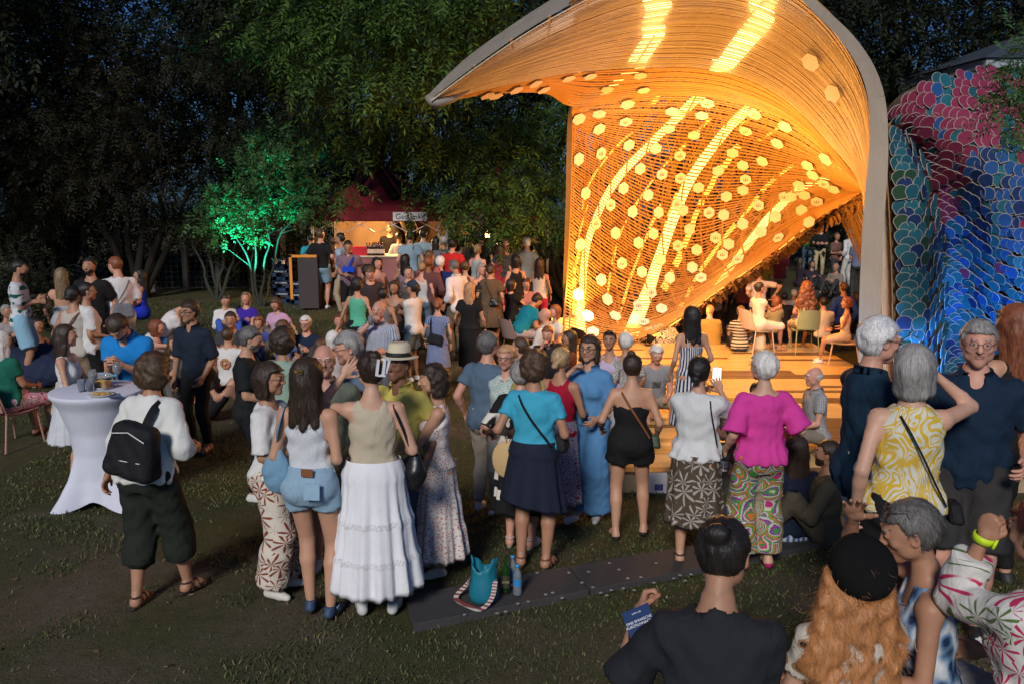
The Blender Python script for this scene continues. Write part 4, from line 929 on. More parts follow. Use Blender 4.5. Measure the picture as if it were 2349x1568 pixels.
# ================================================================ cached pieces: heads, hands, hair, shoes
HEADS = {}
def head_mesh(kind, lod):
    key = (kind, lod)
    if key in HEADS: return HEADS[key]
    h = (.007, .0115, .017)[lod]; F = Fld((-.11, -.13, -.17), (.11, .13, .14), h); m = kind[0] == 'm'; old = 'o' in kind; smile = 's' in kind
    jw = 1.08 if m else .94
    F.ell((0, -.014, .022), (.077, .095, .096), .02); F.cone((0, .032, .0), (0, .052, -.075), .062, .036 * jw, .035)
    F.cone((0, .062, -.088), (0, .066, -.092), .021 * jw, .019 * jw, .02)
    for s in (-1, 1):
        F.ell((s * .047 * jw, .02, -.055), (.022, .036, .030), .03); F.ell((s * .044, .064, -.016), (.020, .020, .018), .018)
        F.ell((s * .030, .089, .037), (.021, .009, .008), .010)
        F.ell((s * .079, -.004, -.006), (.010, .020, .031), .006); F.ell((s * .083, .003, -.006), (.006, .010, .018), .004, sub=True)
        F.ell((s * .032, .101, .016), (.018, .015, .0125), .012, sub=True); F.ell((s * .0315, .084, .0155), (.0165, .0125, .0125), .004)
    F.cone((0, .088, .026), (0, .106, -.018), .0085, .0115 if not old else .0145, .010); F.ell((.0115, .097, -.022), (.0085, .009, .007), .006); F.ell((-.0115, .097, -.022), (.0085, .009, .007), .006)
    w = .031 if smile else .024
    F.ell((0, .0845, -.046), (w, .012, .0058), .006); F.ell((0, .0835, -.056), (w * .85, .0125, .0066), .006)
    F.ell((0, .098, -.051), (w * .9, .009, .0016), .003, sub=True)
    # neck
    F.cone((0, -.018, -.06), (0, -.026, -.165), .050 if m else .043, .056 if m else .046, .03)
    V, Q = F.mesh(); C = V[Q].mean(1); mi = np.zeros(len(Q), int)
    lx = (np.abs(C[:, 0]) < w * .95) & (C[:, 1] > .078) & (C[:, 2] > -.0635) & (C[:, 2] < -.0405); mi[lx] = 1
    bz = .039 - .10 * np.maximum(np.abs(C[:, 0]) - .032, 0) + .06 * np.minimum(np.abs(C[:, 0]) - .032, 0)
    br = (np.abs(C[:, 0]) > .015) & (np.abs(C[:, 0]) < .048) & (C[:, 1] > .06) & (np.abs(C[:, 2] - bz) < (.0036 if lod == 0 else .005)); mi[br] = 2
    if 'b' in kind:   # beard
        mi[(C[:, 1] > -.0) & (C[:, 2] < -.035 - .0 * C[:, 1]) & (C[:, 2] > -.125) & (C[:, 1] + 1.2 * (C[:, 2] + .12) > .0) & ~lx & (C[:, 1] > .012 + (C[:, 2] < -.09) * .03)] = 2
    HEADS[key] = (V, Q, mi); return HEADS[key]
HANDS = {}
def hand_mesh(pose, lod):
    """right hand; wrist at origin, fingers along +y, thumb towards +x, palm facing -z"""
    key = (pose, lod)
    if key in HANDS: return HANDS[key]
    h = (.0055, .0085, .013)[lod]; F = Fld((-.09, -.03, -.11), (.10, .22, .06), h)
    F.cone((0, -.02, 0), (0, .02, 0), .024, .023, .01); R = .7
    F.ell((-.004, .052, -.002), (.040, .050, .0155), .014); F.ell((.020, .030, -.008), (.020, .030, .016), .012)
    curl = {'relaxed': (22, 35, 25), 'grip': (62, 72, 45), 'open': (5, 8, 6), 'fist': (80, 95, 60), 'point': (20, 25, 15)}[pose]
    spread = {'open': 9, 'relaxed': 4, 'grip': 1, 'fist': 0, 'point': 4}[pose]
    for i, (x, y, L, rr) in enumerate([(.026, .090, .074, .0088), (.008, .096, .082, .0090), (-.011, .092, .076, .0086), (-.030, .082, .060, .0078)]):
        a = math.radians((1.5 - i) * spread); th = 0; p = np.array([x, y - .01, 0]); P = [p - np.array([0, .02, 0]), p]; Rr = [rr * 1.1, rr * 1.08]
        for j, f in enumerate((.48, .30, .24)):
            th += math.radians(curl[j] * (1 + .07 * i)); d = np.array([math.sin(a) * math.cos(th), math.cos(a) * math.cos(th), -math.sin(th)]); p = p + d * L * f; P.append(p); Rr.append(rr * (1, .93, .84)[j])
        F.chain(P, Rr, .004)
    t = {'relaxed': [(.03, .022, -.006), (.050, .055, -.016), (.058, .086, -.024)], 'grip': [(.03, .022, -.008), (.052, .048, -.030), (.044, .078, -.052)], 'open': [(.03, .02, -.004), (.062, .045, -.008), (.086, .068, -.012)],
         'fist': [(.03, .022, -.008), (.048, .050, -.030), (.026, .078, -.046)], 'point': [(.03, .022, -.006), (.050, .055, -.018), (.050, .086, -.03)]}[pose]
    F.chain(t, [.0135, .0105, .0088], .008)
    HANDS[key] = F.mesh(); return HANDS[key]
HAIRS = {}
def hair_mesh(style, lod):
    """returns V,Q and strands (V,Q) in head coordinates"""
    key = (style, lod)
    if key in HAIRS: return HAIRS[key]
    h = (.0085, .014, .02)[lod]; lo, hi = (-.17, -.24, -.16), (.17, .13, .24)
    if style in ('long', 'longwavy', 'longcurly', 'pony', 'lowpony'): lo = (-.26, -.27, -.50)
    F = Fld(lo, hi, h); t = .014; amp = .003; fq = 90.; nst = 800; slen = .045; wav = .15; fine = 1.; hl = .067; yl = .012; sl_ = .35; nape = -.075
    C = (0, -.018, .024)
    if style == 'bald': t = .007; hl = .2; nape = -.07; nst = 160; slen = .02
    if style == 'buzz': t = .009; nst = 250; slen = .015
    if style in ('short', 'shortneat'): t = .0145; amp = .004
    if style == 'full': t = .022; amp = .008; fq = 60; nst = 1000; slen = .05; wav = .5
    if style in ('curly', 'frizz'): t = .032; amp = .011; fq = 55; nst = 1100; slen = .06; wav = 1.6; nape = -.11
    if style == 'afro': t = .045; amp = .012; fq = 60; nst = 1100; slen = .05; wav = 2; nape = -.12
    if style in ('bob', 'bobcurl'): t = .024; nape = -.2
    if style in ('long', 'longwavy', 'longcurly'): t = .018 if style == 'long' else .026; nape = -.9
    F.ell(C, (.077 + t, .095 + t, .093 + t), .01)
    if style == 'bald':
        F.cut(lambda X, Y, Z: Z + 0 * X + 0 * Y - .035); F.cut(lambda X, Y, Z: Y + 0 * X + 0 * Z - .015)
    fr = 1.
    if style in ('curly', 'frizz', 'afro'):
        F.ell((0, -.045, -.02), (.10 + (.02 if style != 'curly' else 0), .085, .09), .03)
        if style == 'frizz': F.ell((0, -.04, -.06), (.115, .085, .075), .03)
    if style in ('bob', 'bobcurl'):
        for s in (-1, 1): F.cone((s * .07, -.012, .0), (s * .078, -.004, -.105), .030, .026, .03)
        F.cone((0, -.075, .0), (0, -.070, -.10), .062, .050, .04); nst = 700; slen = .08
        for s in (-1, 1): F.cone((s * .04, -.06, .0), (s * .05, -.055, -.105), .04, .036, .03)
        if style == 'bobcurl': amp = .009; fq = 60; wav = 1.3
    if style in ('long', 'longwavy', 'longcurly'):
        L = {'long': .33, 'longwavy': .30, 'longcurly': .42}[style]; W = {'long': .050, 'longwavy': .06, 'longcurly': .10}[style]
        for s in (-1, 1):
            F.cone((s * .068, -.01, .01), (s * .076, -.012, -.13), .026, .024, .03); F.cone((s * .05, -.07, -.05), (s * W * 1.2, -.085, -L), .045, .026 + .3 * (W - .05), .04)
            F.cone((s * .076, -.012, -.11), (s * (W + .035), -.045, -L * .85), .026, .02, .03)
            if style == 'longcurly': F.cone((s * .09, -.04, -.05), (s * .16, -.06, -.33), .05, .055, .05)
        F.cone((0, -.085, -.03), (0, -.095, -L - .01), .05, .032 + .4 * (W - .05), .04); nst = 900; slen = .12
        if style == 'longwavy': amp = .006; fq = 45; wav = .7
        if style == 'longcurly': amp = .022; fq = 40; wav = 2.4; nst = 5500; slen = .11; fine = .55
    if style in ('pony', 'lowpony'):
        z0 = .02 if style == 'pony' else -.04
        F.chain([(0, -.11, z0 + .02), (0, -.145, z0), (0, -.150, z0 - .09), (0, -.135, z0 - .20)], [.022, .026, .028, .010], .02); nst = 600; slen = .07
    if style in ('bun', 'topbun', 'lowbun'):
        c = {'bun': (0, -.125, .055), 'topbun': (0, -.075, .135), 'lowbun': (0, -.125, -.02)}[style]; F.ell(c, (.040, .034, .036), .012); nst = 500; amp = .0045
    if style == 'wideclip': F.ell((0, -.115, .04), (.052, .04, .062), .02); F.ell((0, -.10, .115), (.04, .035, .03), .02); nst = 600; amp = .005
    P = F.pts()
    F.D = (F.D + amp * (np.sin(fq * P[0] + 1.3 * np.sin(fq * .7 * P[2])) * np.sin(fq * .8 * P[1] + 2 * np.sin(fq * .6 * P[0])) * np.cos(fq * (.9 if wav > 1 else .25) * P[2]))).astype(f32)
    if style == 'hatonly': pass
    # open the face and the ears
    if style != 'bald':
        covered = style in ('bob', 'bobcurl', 'long', 'longwavy', 'longcurly', 'afro', 'frizz')
        def face(X, Y, Z):
            y0 = yl + sl_ * np.maximum(Z, 0) + (.004 if covered else 0.) + 0 * X
            a = np.maximum(y0 - Y, Z - hl + .0 * Y)            # <0 in the region in front of the hairline
            return -a
        F.cut(face)
        if covered: F.cut(lambda X, Y, Z: -np.maximum(np.maximum(.0 - Y + 0 * X, np.abs(X) - .062), Z - .03))
        else: F.cut(lambda X, Y, Z: -np.maximum(np.maximum(np.abs(Y + .0) - .022, Z - .022), -.06 - Z) + 0 * X * 0 - 0 * X if False else -np.maximum(np.maximum(np.abs(Y + .002) - .02, Z - .02) + 0 * X, .06 - np.abs(X)))
    # nape and everything inside the skull is hidden
    F.cut(lambda X, Y, Z: (nape - Z - .25 * (Y + .1)) + 0 * X)
    V, Q = F.mesh()
    # strands traced down the surface
    n = int(nst * (1., .22, .06)[lod]); SV = SQ = None
    if n > 10 and len(Q):
        r = np.random.default_rng(len(style) * 7 + lod); fi = r.integers(0, len(Q), n); p = V[Q[fi]].mean(1); m = 7 if slen > .06 else 5; st = slen / m
        v, g = grad_sample(F, p); p = p - g * v[:, None] + g * .001
        bd = np.array({'pony': (0, -.12, .03), 'lowpony': (0, -.12, -.03), 'bun': (0, -.125, .05), 'topbun': (0, -.07, .13), 'lowbun': (0, -.12, -.02), 'wideclip': (0, -.11, .05)}.get(style, (0, 0, 0)), float)
        pull = style in ('pony', 'lowpony', 'bun', 'topbun', 'lowbun', 'wideclip'); fly = np.where(r.random(n) < .10, 2.4, 1.); pts = [p]; nr = [g]; ph = r.uniform(0, 6.28, (n, 2)); wd = r.normal(0, .25 * (1 + min(wav, 1.)), (n, 3))
        for j in range(m):
            if pull: d = bd - p; d /= np.linalg.norm(d, axis=1)[:, None] + 1e-6; d[p[:, 1] < -.12] = (0, 0, -1)
            else:
                d = np.tile(np.array([0, -.15, -1.]), (n, 1)); up = p[:, 2] > .05; d[up] = np.stack([p[up, 0] * 8, (p[up, 1] + .04) * 7, -.5 * np.ones(up.sum())], 1)
            d = d + wd * .6 + wav * .5 * np.stack([np.sin(ph[:, 0] + j * 1.5), np.cos(ph[:, 1] + j * 1.5), 0 * ph[:, 0]], 1)
            v, g = grad_sample(F, p); d = d - g * (d * g).sum(1)[:, None]; d /= np.linalg.norm(d, axis=1)[:, None] + 1e-6
            p = p + d * st; v, g = grad_sample(F, p); p = p - g * np.clip(v, -.01, .01)[:, None] + g * ((.0012 + .0011 * j * (.4 + min(wav, 1.2))) * fly)[:, None]; pts.append(p); nr.append(g)
        wdt = fine * np.array((.0022, .0034, .0055))[lod] * r.uniform(.6, 1.4, n)[:, None]; rows = []
        for j in range(m + 1):
            tdir = pts[min(j + 1, m)] - pts[max(j - 1, 0)]; b = np.cross(tdir, nr[j]); b /= np.linalg.norm(b, axis=1)[:, None] + 1e-6; w_ = wdt * (1 - .85 * j / m)
            rows.append(np.stack([pts[j] - b * w_, pts[j] + b * w_], 1))
        SV = np.stack(rows, 1).reshape(-1, 3); b = np.arange(n)[:, None, None] * (2 * (m + 1)); i = np.arange(m)[None, :, None] * 2; SQ = (b + i + np.array([0, 1, 3, 2])).reshape(-1, 4)
        V = np.r_[V, SV]; Q = np.r_[Q, SQ + len(V) - len(SV)]
    HAIRS[key] = (V, Q); return HAIRS[key]
SHOES = {}
def shoe_mesh(kind, lod):
    """right foot: ankle at (0,0,.08), toes towards +y; returns V,Q,mi (0 upper / skin,1 sole,2 trim)"""
    key = (kind, lod)
    if key in SHOES: return SHOES[key]
    h = (.009, .014, .02)[lod]; F = Fld((-.07, -.09, -.005), (.07, .21, .16), h)
    if kind in ('sneaker', 'flat', 'boot'):
        F.cone((0, -.035, .030), (0, .07, .026), .033, .036, .015); F.cone((0, .07, .024), (.004, .130, .019), .036, .026, .015); F.cone((0, -.022, .04), (0, -.014, .075 if kind == 'sneaker' else (.16 if kind == 'boot' else .045)), .033, .034, .015)
        if kind != 'flat': F.cone((0, .0, .062), (0, .06, .042), .029, .027, .02)
        F.cut(lambda X, Y, Z: -Z + 0 * X + 0 * Y); 
        if kind != 'boot': F.cut(lambda X, Y, Z: Z - ((.082 if kind == 'sneaker' else .05) + .0 * X))
        V, Q = F.mesh(); C = V[Q].mean(1); mi = np.zeros(len(Q), int); mi[C[:, 2] < .024] = 1
        if kind == 'boot': mi[(C[:, 1] > .10) & (C[:, 2] > .02)] = 1
    else:   # sandal: sole + straps (the bare foot is part of the body)
        m = MB(); n = 12; a = np.linspace(0, 2 * math.pi, n * 2, endpoint=False)
        out = [( .043 * math.cos(t) * (1 if math.sin(t) > 0 else .8), .05 + .132 * math.sin(t)) for t in a]
        B = np.array([(x, y, .0) for x, y in out]); T = np.array([(x, y, .02) for x, y in out]); N_ = len(out)
        V = np.r_[B, T, [[0, .05, .02], [0, .05, 0]]]; F4 = np.array([[i, (i + 1) % N_, N_ + (i + 1) % N_, N_ + i] for i in range(N_)]); F3 = np.array([[2 * N_, N_ + i, N_ + (i + 1) % N_] for i in range(N_)] + [[2 * N_ + 1, (i + 1) % N_, i] for i in range(N_)])
        m.raw(V, [F4, F3], 1)
        for y, hh, w in ((.115, .052, .042), (.06, .072, .045), (-.0, .092, .042)):
            arc = [(w * math.cos(t), y, .012 + (hh - .012) * math.sin(t)) for t in np.linspace(0, math.pi, 9)]; Vt = np.array(arc); Vt2 = Vt + np.array([0, .018, 0]); out2 = Vt + np.array([0, 0, .004]); o3 = Vt2 + np.array([0, 0, .004])
            VV = np.concatenate([Vt, Vt2, o3, out2]); k = len(arc); FF = [[i + a * k, i + 1 + a * k, i + 1 + ((a + 1) % 4) * k, i + ((a + 1) % 4) * k] for a in range(4) for i in range(k - 1)]; m.raw(VV, np.array(FF), 0)
        arc = [(.036 * math.cos(t), -.005 - .055 * math.sin(t), .085) for t in np.linspace(0, math.pi, 9)]; m.tube(arc, .006, 6, 0)
        V = np.concatenate(m.V); Q = [f for f in m.F]; mi = np.concatenate([np.full(len(f), x) for f, x in zip(m.F, m.M)]); q4 = [f if f.shape[1] == 4 else np.c_[f, f[:, 2]] for f in Q]
        tri = [f for f in Q if f.shape[1] == 3]; qd = [f for f in Q if f.shape[1] == 4]; mt = [np.full(len(f), x) for f, x in zip(m.F, m.M) if f.shape[1] == 3]; mq = [np.full(len(f), x) for f, x in zip(m.F, m.M) if f.shape[1] == 4]
        SHOES[key] = (V, [np.concatenate(tri), np.concatenate(qd)], np.concatenate(mt + mq)); return SHOES[key]
    SHOES[key] = (V, [Q], mi); return SHOES[key]

# ================================================================ person materials
SK = {'fair': (.60, .37, .26), 'light': (.54, .315, .205), 'tan': (.43, .235, .145), 'brown': (.22, .11, .065), 'rosy': (.60, .325, .235)}
def skin_mat(tone):
    key = ('skin', tone)
    if key in _mc: return _mc[key]
    t = NT('skin_' + tone); c = SK[tone]; o = t.obj(); n = t.noise(9, 3, o).outputs[0]; n2 = t.noise(60, 2, o).outputs[0]
    cc = t.mix(n, mulc(c, .78), (c[0] * 1.14, c[1] * 1.05, c[2] * 1.02)); cc = t.mix(t.math('MULTIPLY', n2, .25), cc, (c[0] * .8, c[1] * .6, c[2] * .55)); t.base(cc)
    t.set(Roughness=.5, Specular_IOR_Level=.35, Subsurface_Weight=.12, Subsurface_Scale=.02); t.b.inputs['Subsurface Radius'].default_value = (1, .35, .2); t.bump(t.noise(180, 2, o).outputs[0], .12, .002)
    _mc[key] = t.m; return t.m
HC = {'black': (.012, .010, .009), 'darkbrown': (.028, .017, .011), 'brown': (.06, .034, .018), 'auburn': (.10, .035, .016), 'ginger': (.50, .22, .08), 'blond': (.36, .24, .12), 'darkblond': (.17, .115, .06),
      'grey': (.20, .19, .18), 'white': (.62, .60, .56), 'silver': (.42, .41, .40), 'darkgrey': (.08, .075, .07), 'redbrown': (.14, .045, .02), 'strawberry': (.34, .19, .10), 'maroon': (.05, .012, .012)}
def hair_mat(c):
    key = ('hair', c)
    if key in _mc: return _mc[key]
    t = NT('hair_' + c); k = HC[c]; g = t.n('ShaderNodeNewGeometry').outputs['Random Per Island']; o = t.obj(); n = t.noise(30, 3, t.scale(o, (3, 3, .4))).outputs[0]
    hi = 1.75 if k[0] < .5 else 1.15
    cc = t.mix(t.ramp(n, [(.3, (0, 0, 0)), (.7, (1, 1, 1))]), mulc(k, .42), mulc(k, hi)); cc = t.mix(t.math('MULTIPLY', g, .75), cc, mulc(k, hi * 1.25)); t.base(cc)
    t.set(Roughness=.42, Specular_IOR_Level=.45); t.bump(t.noise(70, 2, t.scale(o, (4, 4, .5))).outputs[0], .6, .006); _mc[key] = t.m; return t.m
def cyl(t, kx=.17):
    """cylindrical cloth coordinates in metres (seam at the front)"""
    o = t.obj(); s = t.n('ShaderNodeSeparateXYZ'); t.l(o, s.inputs[0]); ny = t.math('MULTIPLY', s.outputs[1], -1.); a = t.math('ARCTAN2', s.outputs[0], ny); u = t.math('MULTIPLY', a, kx)
    c = t.n('ShaderNodeCombineXYZ'); t.l(u, c.inputs[0]); t.l(s.outputs[2], c.inputs[1]); return c.outputs[0], u, s.outputs[2], o
def C(kind, *cs, sc=1., rough=.85, bump=.6, kx=.17):
    """cloth material"""
    key = ('cloth', kind, cs, sc)
    if key in _mc: return _mc[key]
    t = NT('cloth_' + kind); v, u, z, o = cyl(t, kx); c0 = cs[0]; B = lambda x, stops: t.ramp(x, stops)
    step = lambda x, e, wd=.02: B(x, [(max(0, e - wd), (0, 0, 0)), (min(1, e + wd), (1, 1, 1))])
    if kind in ('plain', 'denim', 'knit', 'heather', 'linen'):
        n = t.noise({'heather': 140, 'denim': 50}.get(kind, 7), 4, o, .65).outputs[0]; va = {'heather': .28, 'denim': .3, 'linen': .12}.get(kind, .10)
        c = t.mix(n, mulc(c0, 1 - va), tuple(min(1, x * (1 + va)) for x in c0))
        if kind == 'denim': c = t.mix(t.math('MULTIPLY', t.noise(5, 3, o).outputs[0], .5), c, tuple(min(1, x * 1.5) for x in c0))
    elif kind == 'vstripe':
        x = t.math('FRACT', t.math('MULTIPLY', u, 16. * sc)); c = t.mix(step(x, .5), cs[0], cs[1])
    elif kind == 'hstripe':
        x = t.math('FRACT', t.math('MULTIPLY', z, 16. * sc)); c = t.mix(step(x, .55), cs[0], cs[1])
    elif kind == 'check':
        x = t.math('FRACT', t.math('MULTIPLY', u, 20. * sc)); y = t.math('FRACT', t.math('MULTIPLY', z, 20. * sc)); c = t.mix(t.math('MULTIPLY', step(x, .5), .5), cs[0], cs[1]); c = t.mix(t.math('MULTIPLY', step(y, .5), .5), c, cs[1])
    elif kind == 'dots':
        w_ = t.n('ShaderNodeTexVoronoi'); w_.inputs['Scale'].default_value = 60 * sc; w_.inputs['Randomness'].default_value = .15; t.l(v, w_.inputs['Vector']); c = t.mix(step(w_.outputs['Distance'], .33, .05), cs[1], cs[0])
    elif kind == 'sprig':      # tiny flowers
        w_ = t.n('ShaderNodeTexVoronoi'); w_.inputs['Scale'].default_value = 42 * sc; t.l(v, w_.inputs['Vector']); s = t.n('ShaderNodeSeparateColor'); t.l(w_.outputs['Color'], s.inputs[0])
        col = t.ramp(s.outputs[0], [(0, cs[1]), (.45, cs[2]), (.7, cs[1]), (.85, cs[0])], 'CONSTANT'); c = t.mix(step(w_.outputs['Distance'], .36, .05), col, cs[0])
    elif kind == 'petals':      # large flowers or leaves: petals radiate from cell centres
        dv = t.noise(6 * sc, 2, v).outputs['Color']; mx = t.n('ShaderNodeMixRGB', blend_type='ADD'); mx.inputs[0].default_value = .05 / sc; t.l(v, mx.inputs[1]); t.l(dv, mx.inputs[2])
        w_ = t.n('ShaderNodeTexVoronoi'); w_.inputs['Scale'].default_value = 8.5 * sc; t.l(mx.outputs[0], w_.inputs['Vector'])
        sb = t.n('ShaderNodeVectorMath', operation='SUBTRACT'); t.l(mx.outputs[0], sb.inputs[0]); t.l(w_.outputs['Position'], sb.inputs[1]); s = t.n('ShaderNodeSeparateXYZ'); t.l(sb.outputs[0], s.inputs[0])
        an = t.math('ARCTAN2', s.outputs[1], s.outputs[0]); pt = t.math('SINE', t.math('MULTIPLY', an, 7.)); pt = t.math('ADD', pt, t.math('MULTIPLY', w_.outputs['Distance'], -1.6)); pt = t.math('ADD', t.math('MULTIPLY', pt, .35), .62)
        c = t.mix(step(pt, .5, .04), cs[0], cs[1])
        if len(cs) > 2:
            s2 = t.n('ShaderNodeSeparateColor'); t.l(w_.outputs['Color'], s2.inputs[0]); col = t.ramp(s2.outputs[0], [(i / (len(cs) - 1), k) for i, k in enumerate(cs[1:])], 'CONSTANT'); c = t.mix(step(pt, .5, .04), cs[0], col)
            c = t.mix(step(w_.outputs['Distance'], .12, .03), cs[-1], c)
    elif kind == 'swirl':       # long brushed leaves
        n = t.noise(3.2 * sc, 1, v, .5, 1.4).outputs[0]; x = t.math('FRACT', t.math('MULTIPLY', n, 11.)); c = t.mix(step(x, .55, .05), cs[0], cs[1]); n3 = t.noise(5 * sc, 1, v).outputs[0]
        if len(cs) > 2: c = t.mix(step(n3, .6, .05), c, cs[2])
    elif kind == 'blocks':      # bold black and white shapes
        w_ = t.n('ShaderNodeTexVoronoi', distance='CHEBYCHEV'); w_.inputs['Scale'].default_value = 13 * sc; t.l(v, w_.inputs['Vector']); s = t.n('ShaderNodeSeparateColor'); t.l(w_.outputs['Color'], s.inputs[0]); e = t.math('MULTIPLY', step(w_.outputs['Distance'], .42, .02), 1.)
        c = t.mix(step(s.outputs[0], .42, .01), cs[1], cs[0]); c = t.mix(e, c, cs[1])
    elif kind == 'clouds':
        n = t.noise(14 * sc, 3, v, .45, .6).outputs[0]; w_ = t.n('ShaderNodeTexVoronoi', feature='SMOOTH_F1'); w_.inputs['Scale'].default_value = 17 * sc; t.l(v, w_.inputs['Vector']); x = t.math('ADD', t.math('MULTIPLY', n, .5), t.math('MULTIPLY', w_.outputs['Distance'], 1.)); c = t.ramp(x, [(.50, cs[1]), (.68, cs[2]), (.90, cs[0])])
    elif kind == 'carpet':      # many coloured ornament
        w_ = t.n('ShaderNodeTexVoronoi'); w_.inputs['Scale'].default_value = 11 * sc; t.l(v, w_.inputs['Vector']); s = t.n('ShaderNodeSeparateColor'); t.l(w_.outputs['Color'], s.inputs[0]); x = t.math('FRACT', t.math('ADD', t.math('MULTIPLY', w_.outputs['Distance'], 3.2), s.outputs[0]))
        w2 = t.noise(38 * sc, 2, v).outputs[0]; c = t.ramp(t.math('FRACT', t.math('ADD', x, t.math('MULTIPLY', w2, .5))), [(i / len(cs), k) for i, k in enumerate(cs)], 'CONSTANT')
    elif kind == 'leopard':
        w_ = t.n('ShaderNodeTexVoronoi'); w_.inputs['Scale'].default_value = 22 * sc; t.l(v, w_.inputs['Vector']); n = t.noise(40 * sc, 2, v).outputs[0]; x = t.math('ADD', w_.outputs['Distance'], t.math('MULTIPLY', n, .25)); c = t.ramp(x, [(.0, cs[2]), (.34, cs[1]), (.52, cs[0])], 'CONSTANT')
    elif kind == 'jersey':
        n = t.noise(9, 1, v, .5, .5).outputs[0]; x = t.math('FRACT', t.math('MULTIPLY', z, 9.)); a = t.math('MULTIPLY', step(x, .5), step(n, .47, .01)); c = t.mix(a, cs[0], cs[1])
    t.base(c); t.set(Roughness=rough, Specular_IOR_Level=.2); 
    w1 = t.noise(9, 3, t.scale(o, (1, 1, .6)), .55, 1.2).outputs[0]; w2 = t.noise(320, 1, o).outputs[0]; t.bump(t.math('ADD', w1, t.math('MULTIPLY', w2, .06)), bump, .025)
    _mc[key] = t.m; return t.m
lip_m = plain('lips', (.34, .15, .12), .45); eye_w = plain('eye_white', (.40, .36, .33), .3, 0, .03); eye_d = plain('eye_iris', (.03, .018, .012), .12, 0, .1); frame_m = plain('spectacle_frame', (.02, .015, .012), .3); metal_m = plain('steel', (.55, .55, .55), .25, 1.)
def glass_mat(name, col, rough=.02, ior=1.45, alpha=None):
    key = ('glass', name)
    if key in _mc: return _mc[key]
    t = NT(name); t.base(col); t.set(Roughness=rough, IOR=ior, Transmission_Weight=.8); _mc[key] = t.m; return t.m
lens_m = NT('spectacle_lens'); lens_m.base((.9, .9, .9)); lens_m.set(Alpha=.06, Roughness=.05); lens_m = lens_m.m
dark_lens = plain('dark_lens', (.015, .012, .012), .08, 0, .1, spec=.6)

# ================================================================ the body
ZT = np.array([-.10, -.04, .02, .08, .15, .24, .33, .41, .455, .485, .515, .55])
PROF = {'m': (np.array([.085, .150, .163, .160, .150, .156, .168, .172, .158, .118, .072, .05]), np.array([.075, .108, .115, .110, .102, .108, .115, .108, .088, .074, .062, .05])),
        'f': (np.array([.080, .160, .176, .160, .134, .136, .145, .148, .134, .096, .058, .042]), np.array([.080, .110, .118, .102, .088, .094, .102, .092, .074, .064, .054, .042]))}
def rotx(a): c, s = math.cos(a), math.sin(a); return np.array([[1, 0, 0], [0, c, -s], [0, s, c]])
def roty(a): c, s = math.cos(a), math.sin(a); return np.array([[c, 0, s], [0, 1, 0], [-s, 0, c]])
def rotz(a): c, s = math.cos(a), math.sin(a); return np.array([[c, -s, 0], [s, c, 0], [0, 0, 1]])
def ik(a, b, l1, l2, pole):
    a = np.array(a, float); b = np.array(b, float); d = b - a; L = np.linalg.norm(d); mx = (l1 + l2) * .999
    if L > mx: b = a + d / L * mx; d = b - a; L = mx
    L = max(L, abs(l1 - l2) + .02); u = d / np.linalg.norm(d); x = (l1 * l1 - l2 * l2 + L * L) / (2 * L); hgt = math.sqrt(max(l1 * l1 - x * x, 0))
    p = np.array(pole, float); p = p - u * (p @ u); p /= np.linalg.norm(p) + 1e-9
    return a + u * x + p * hgt, b
class Sk: pass
HSC = .95
def skeleton(sex, pose='stand', lean=0, side=0, twist=0, hy=0, hp=0, rh=None, lh=None, rpole=None, lpole=None, fpos=None, stance=.10, kneepole=None, seat=.45, sink=0, **kw):
    k = Sk(); r = math.radians; S = -1
    sit = pose != 'stand'
    hipz = {'stand': .90, 'chair': seat + .09, 'ground': .11, 'edge': .34 + .09, 'kneel': .42, 'squat': .38}[pose] - sink
    k.hip = np.array([0, 0, hipz]); k.R = rotz(r(twist)) @ rotx(r(-lean)) @ roty(r(side))
    T = lambda p: k.hip + k.R @ np.array(p, float); k.T = T
    k.hj = [k.hip + np.array([s * .088, 0, -.01]) for s in (1, -1)]
    fd = {'stand': [(stance, .0, .08), (-stance, .0, .08)], 'chair': [(.12, .46, .08), (-.12, .46, .08)], 'ground': [(.16, .50, .08), (-.14, .46, .08)], 'edge': [(.13, .42, .08), (-.13, .40, .08)], 'kneel': [(.1, -.35, .05), (-.1, -.35, .05)], 'squat': [(.14, .1, .08), (-.14, .1, .08)]}[pose]
    if fpos: fd = fpos
    kp = kneepole or ((0, 1, .15) if pose in ('stand', 'squat') else ((0, .5, 1) if pose != 'kneel' else (0, 1, -1)))
    k.kn = []; k.an = []
    for i in (0, 1):
        q = np.array(kp, float) + np.array([(.25, -.25)[i] if pose in ('ground', 'chair', 'edge') else (.12, -.12)[i], 0, 0]); n, a = ik(k.hj[i], fd[i], .425, .405, q); k.kn.append(n); k.an.append(a)
    sw = .178 if sex == 'm' else .155
    k.sh = [T((s * sw, -.005, .440)) for s in (1, -1)]; k.el = []; k.ha = []
    for i, (tg, pl) in enumerate(((rh, rpole), (lh, lpole))):
        s = (1, -1)[i]
        if tg is None: tg = (s * (.25 if sex == 'm' else .23), .05, hipz + .0) if pose == 'stand' else (s * .13, .30, hipz + (.12 if pose != 'ground' else .30))
        pl = pl if pl is not None else (s * .38, -.75, -.55); e, w_ = ik(k.sh[i], tg, .275, .245, pl); k.el.append(e); k.ha.append(w_)
    k.nb = T((0, -.012, .52)); k.HR = k.R @ rotz(r(hy)) @ rotx(r(hp)) if True else None
    piv = T((0, -.005, .565)); k.hc = piv + k.HR @ np.array([0, .020, .114]); k.top = k.hc + np.array([0, 0, .112]); k.topz = k.hc[2] + .112; k.sex = sex; k.pose = pose; k.hipz = hipz
    return k
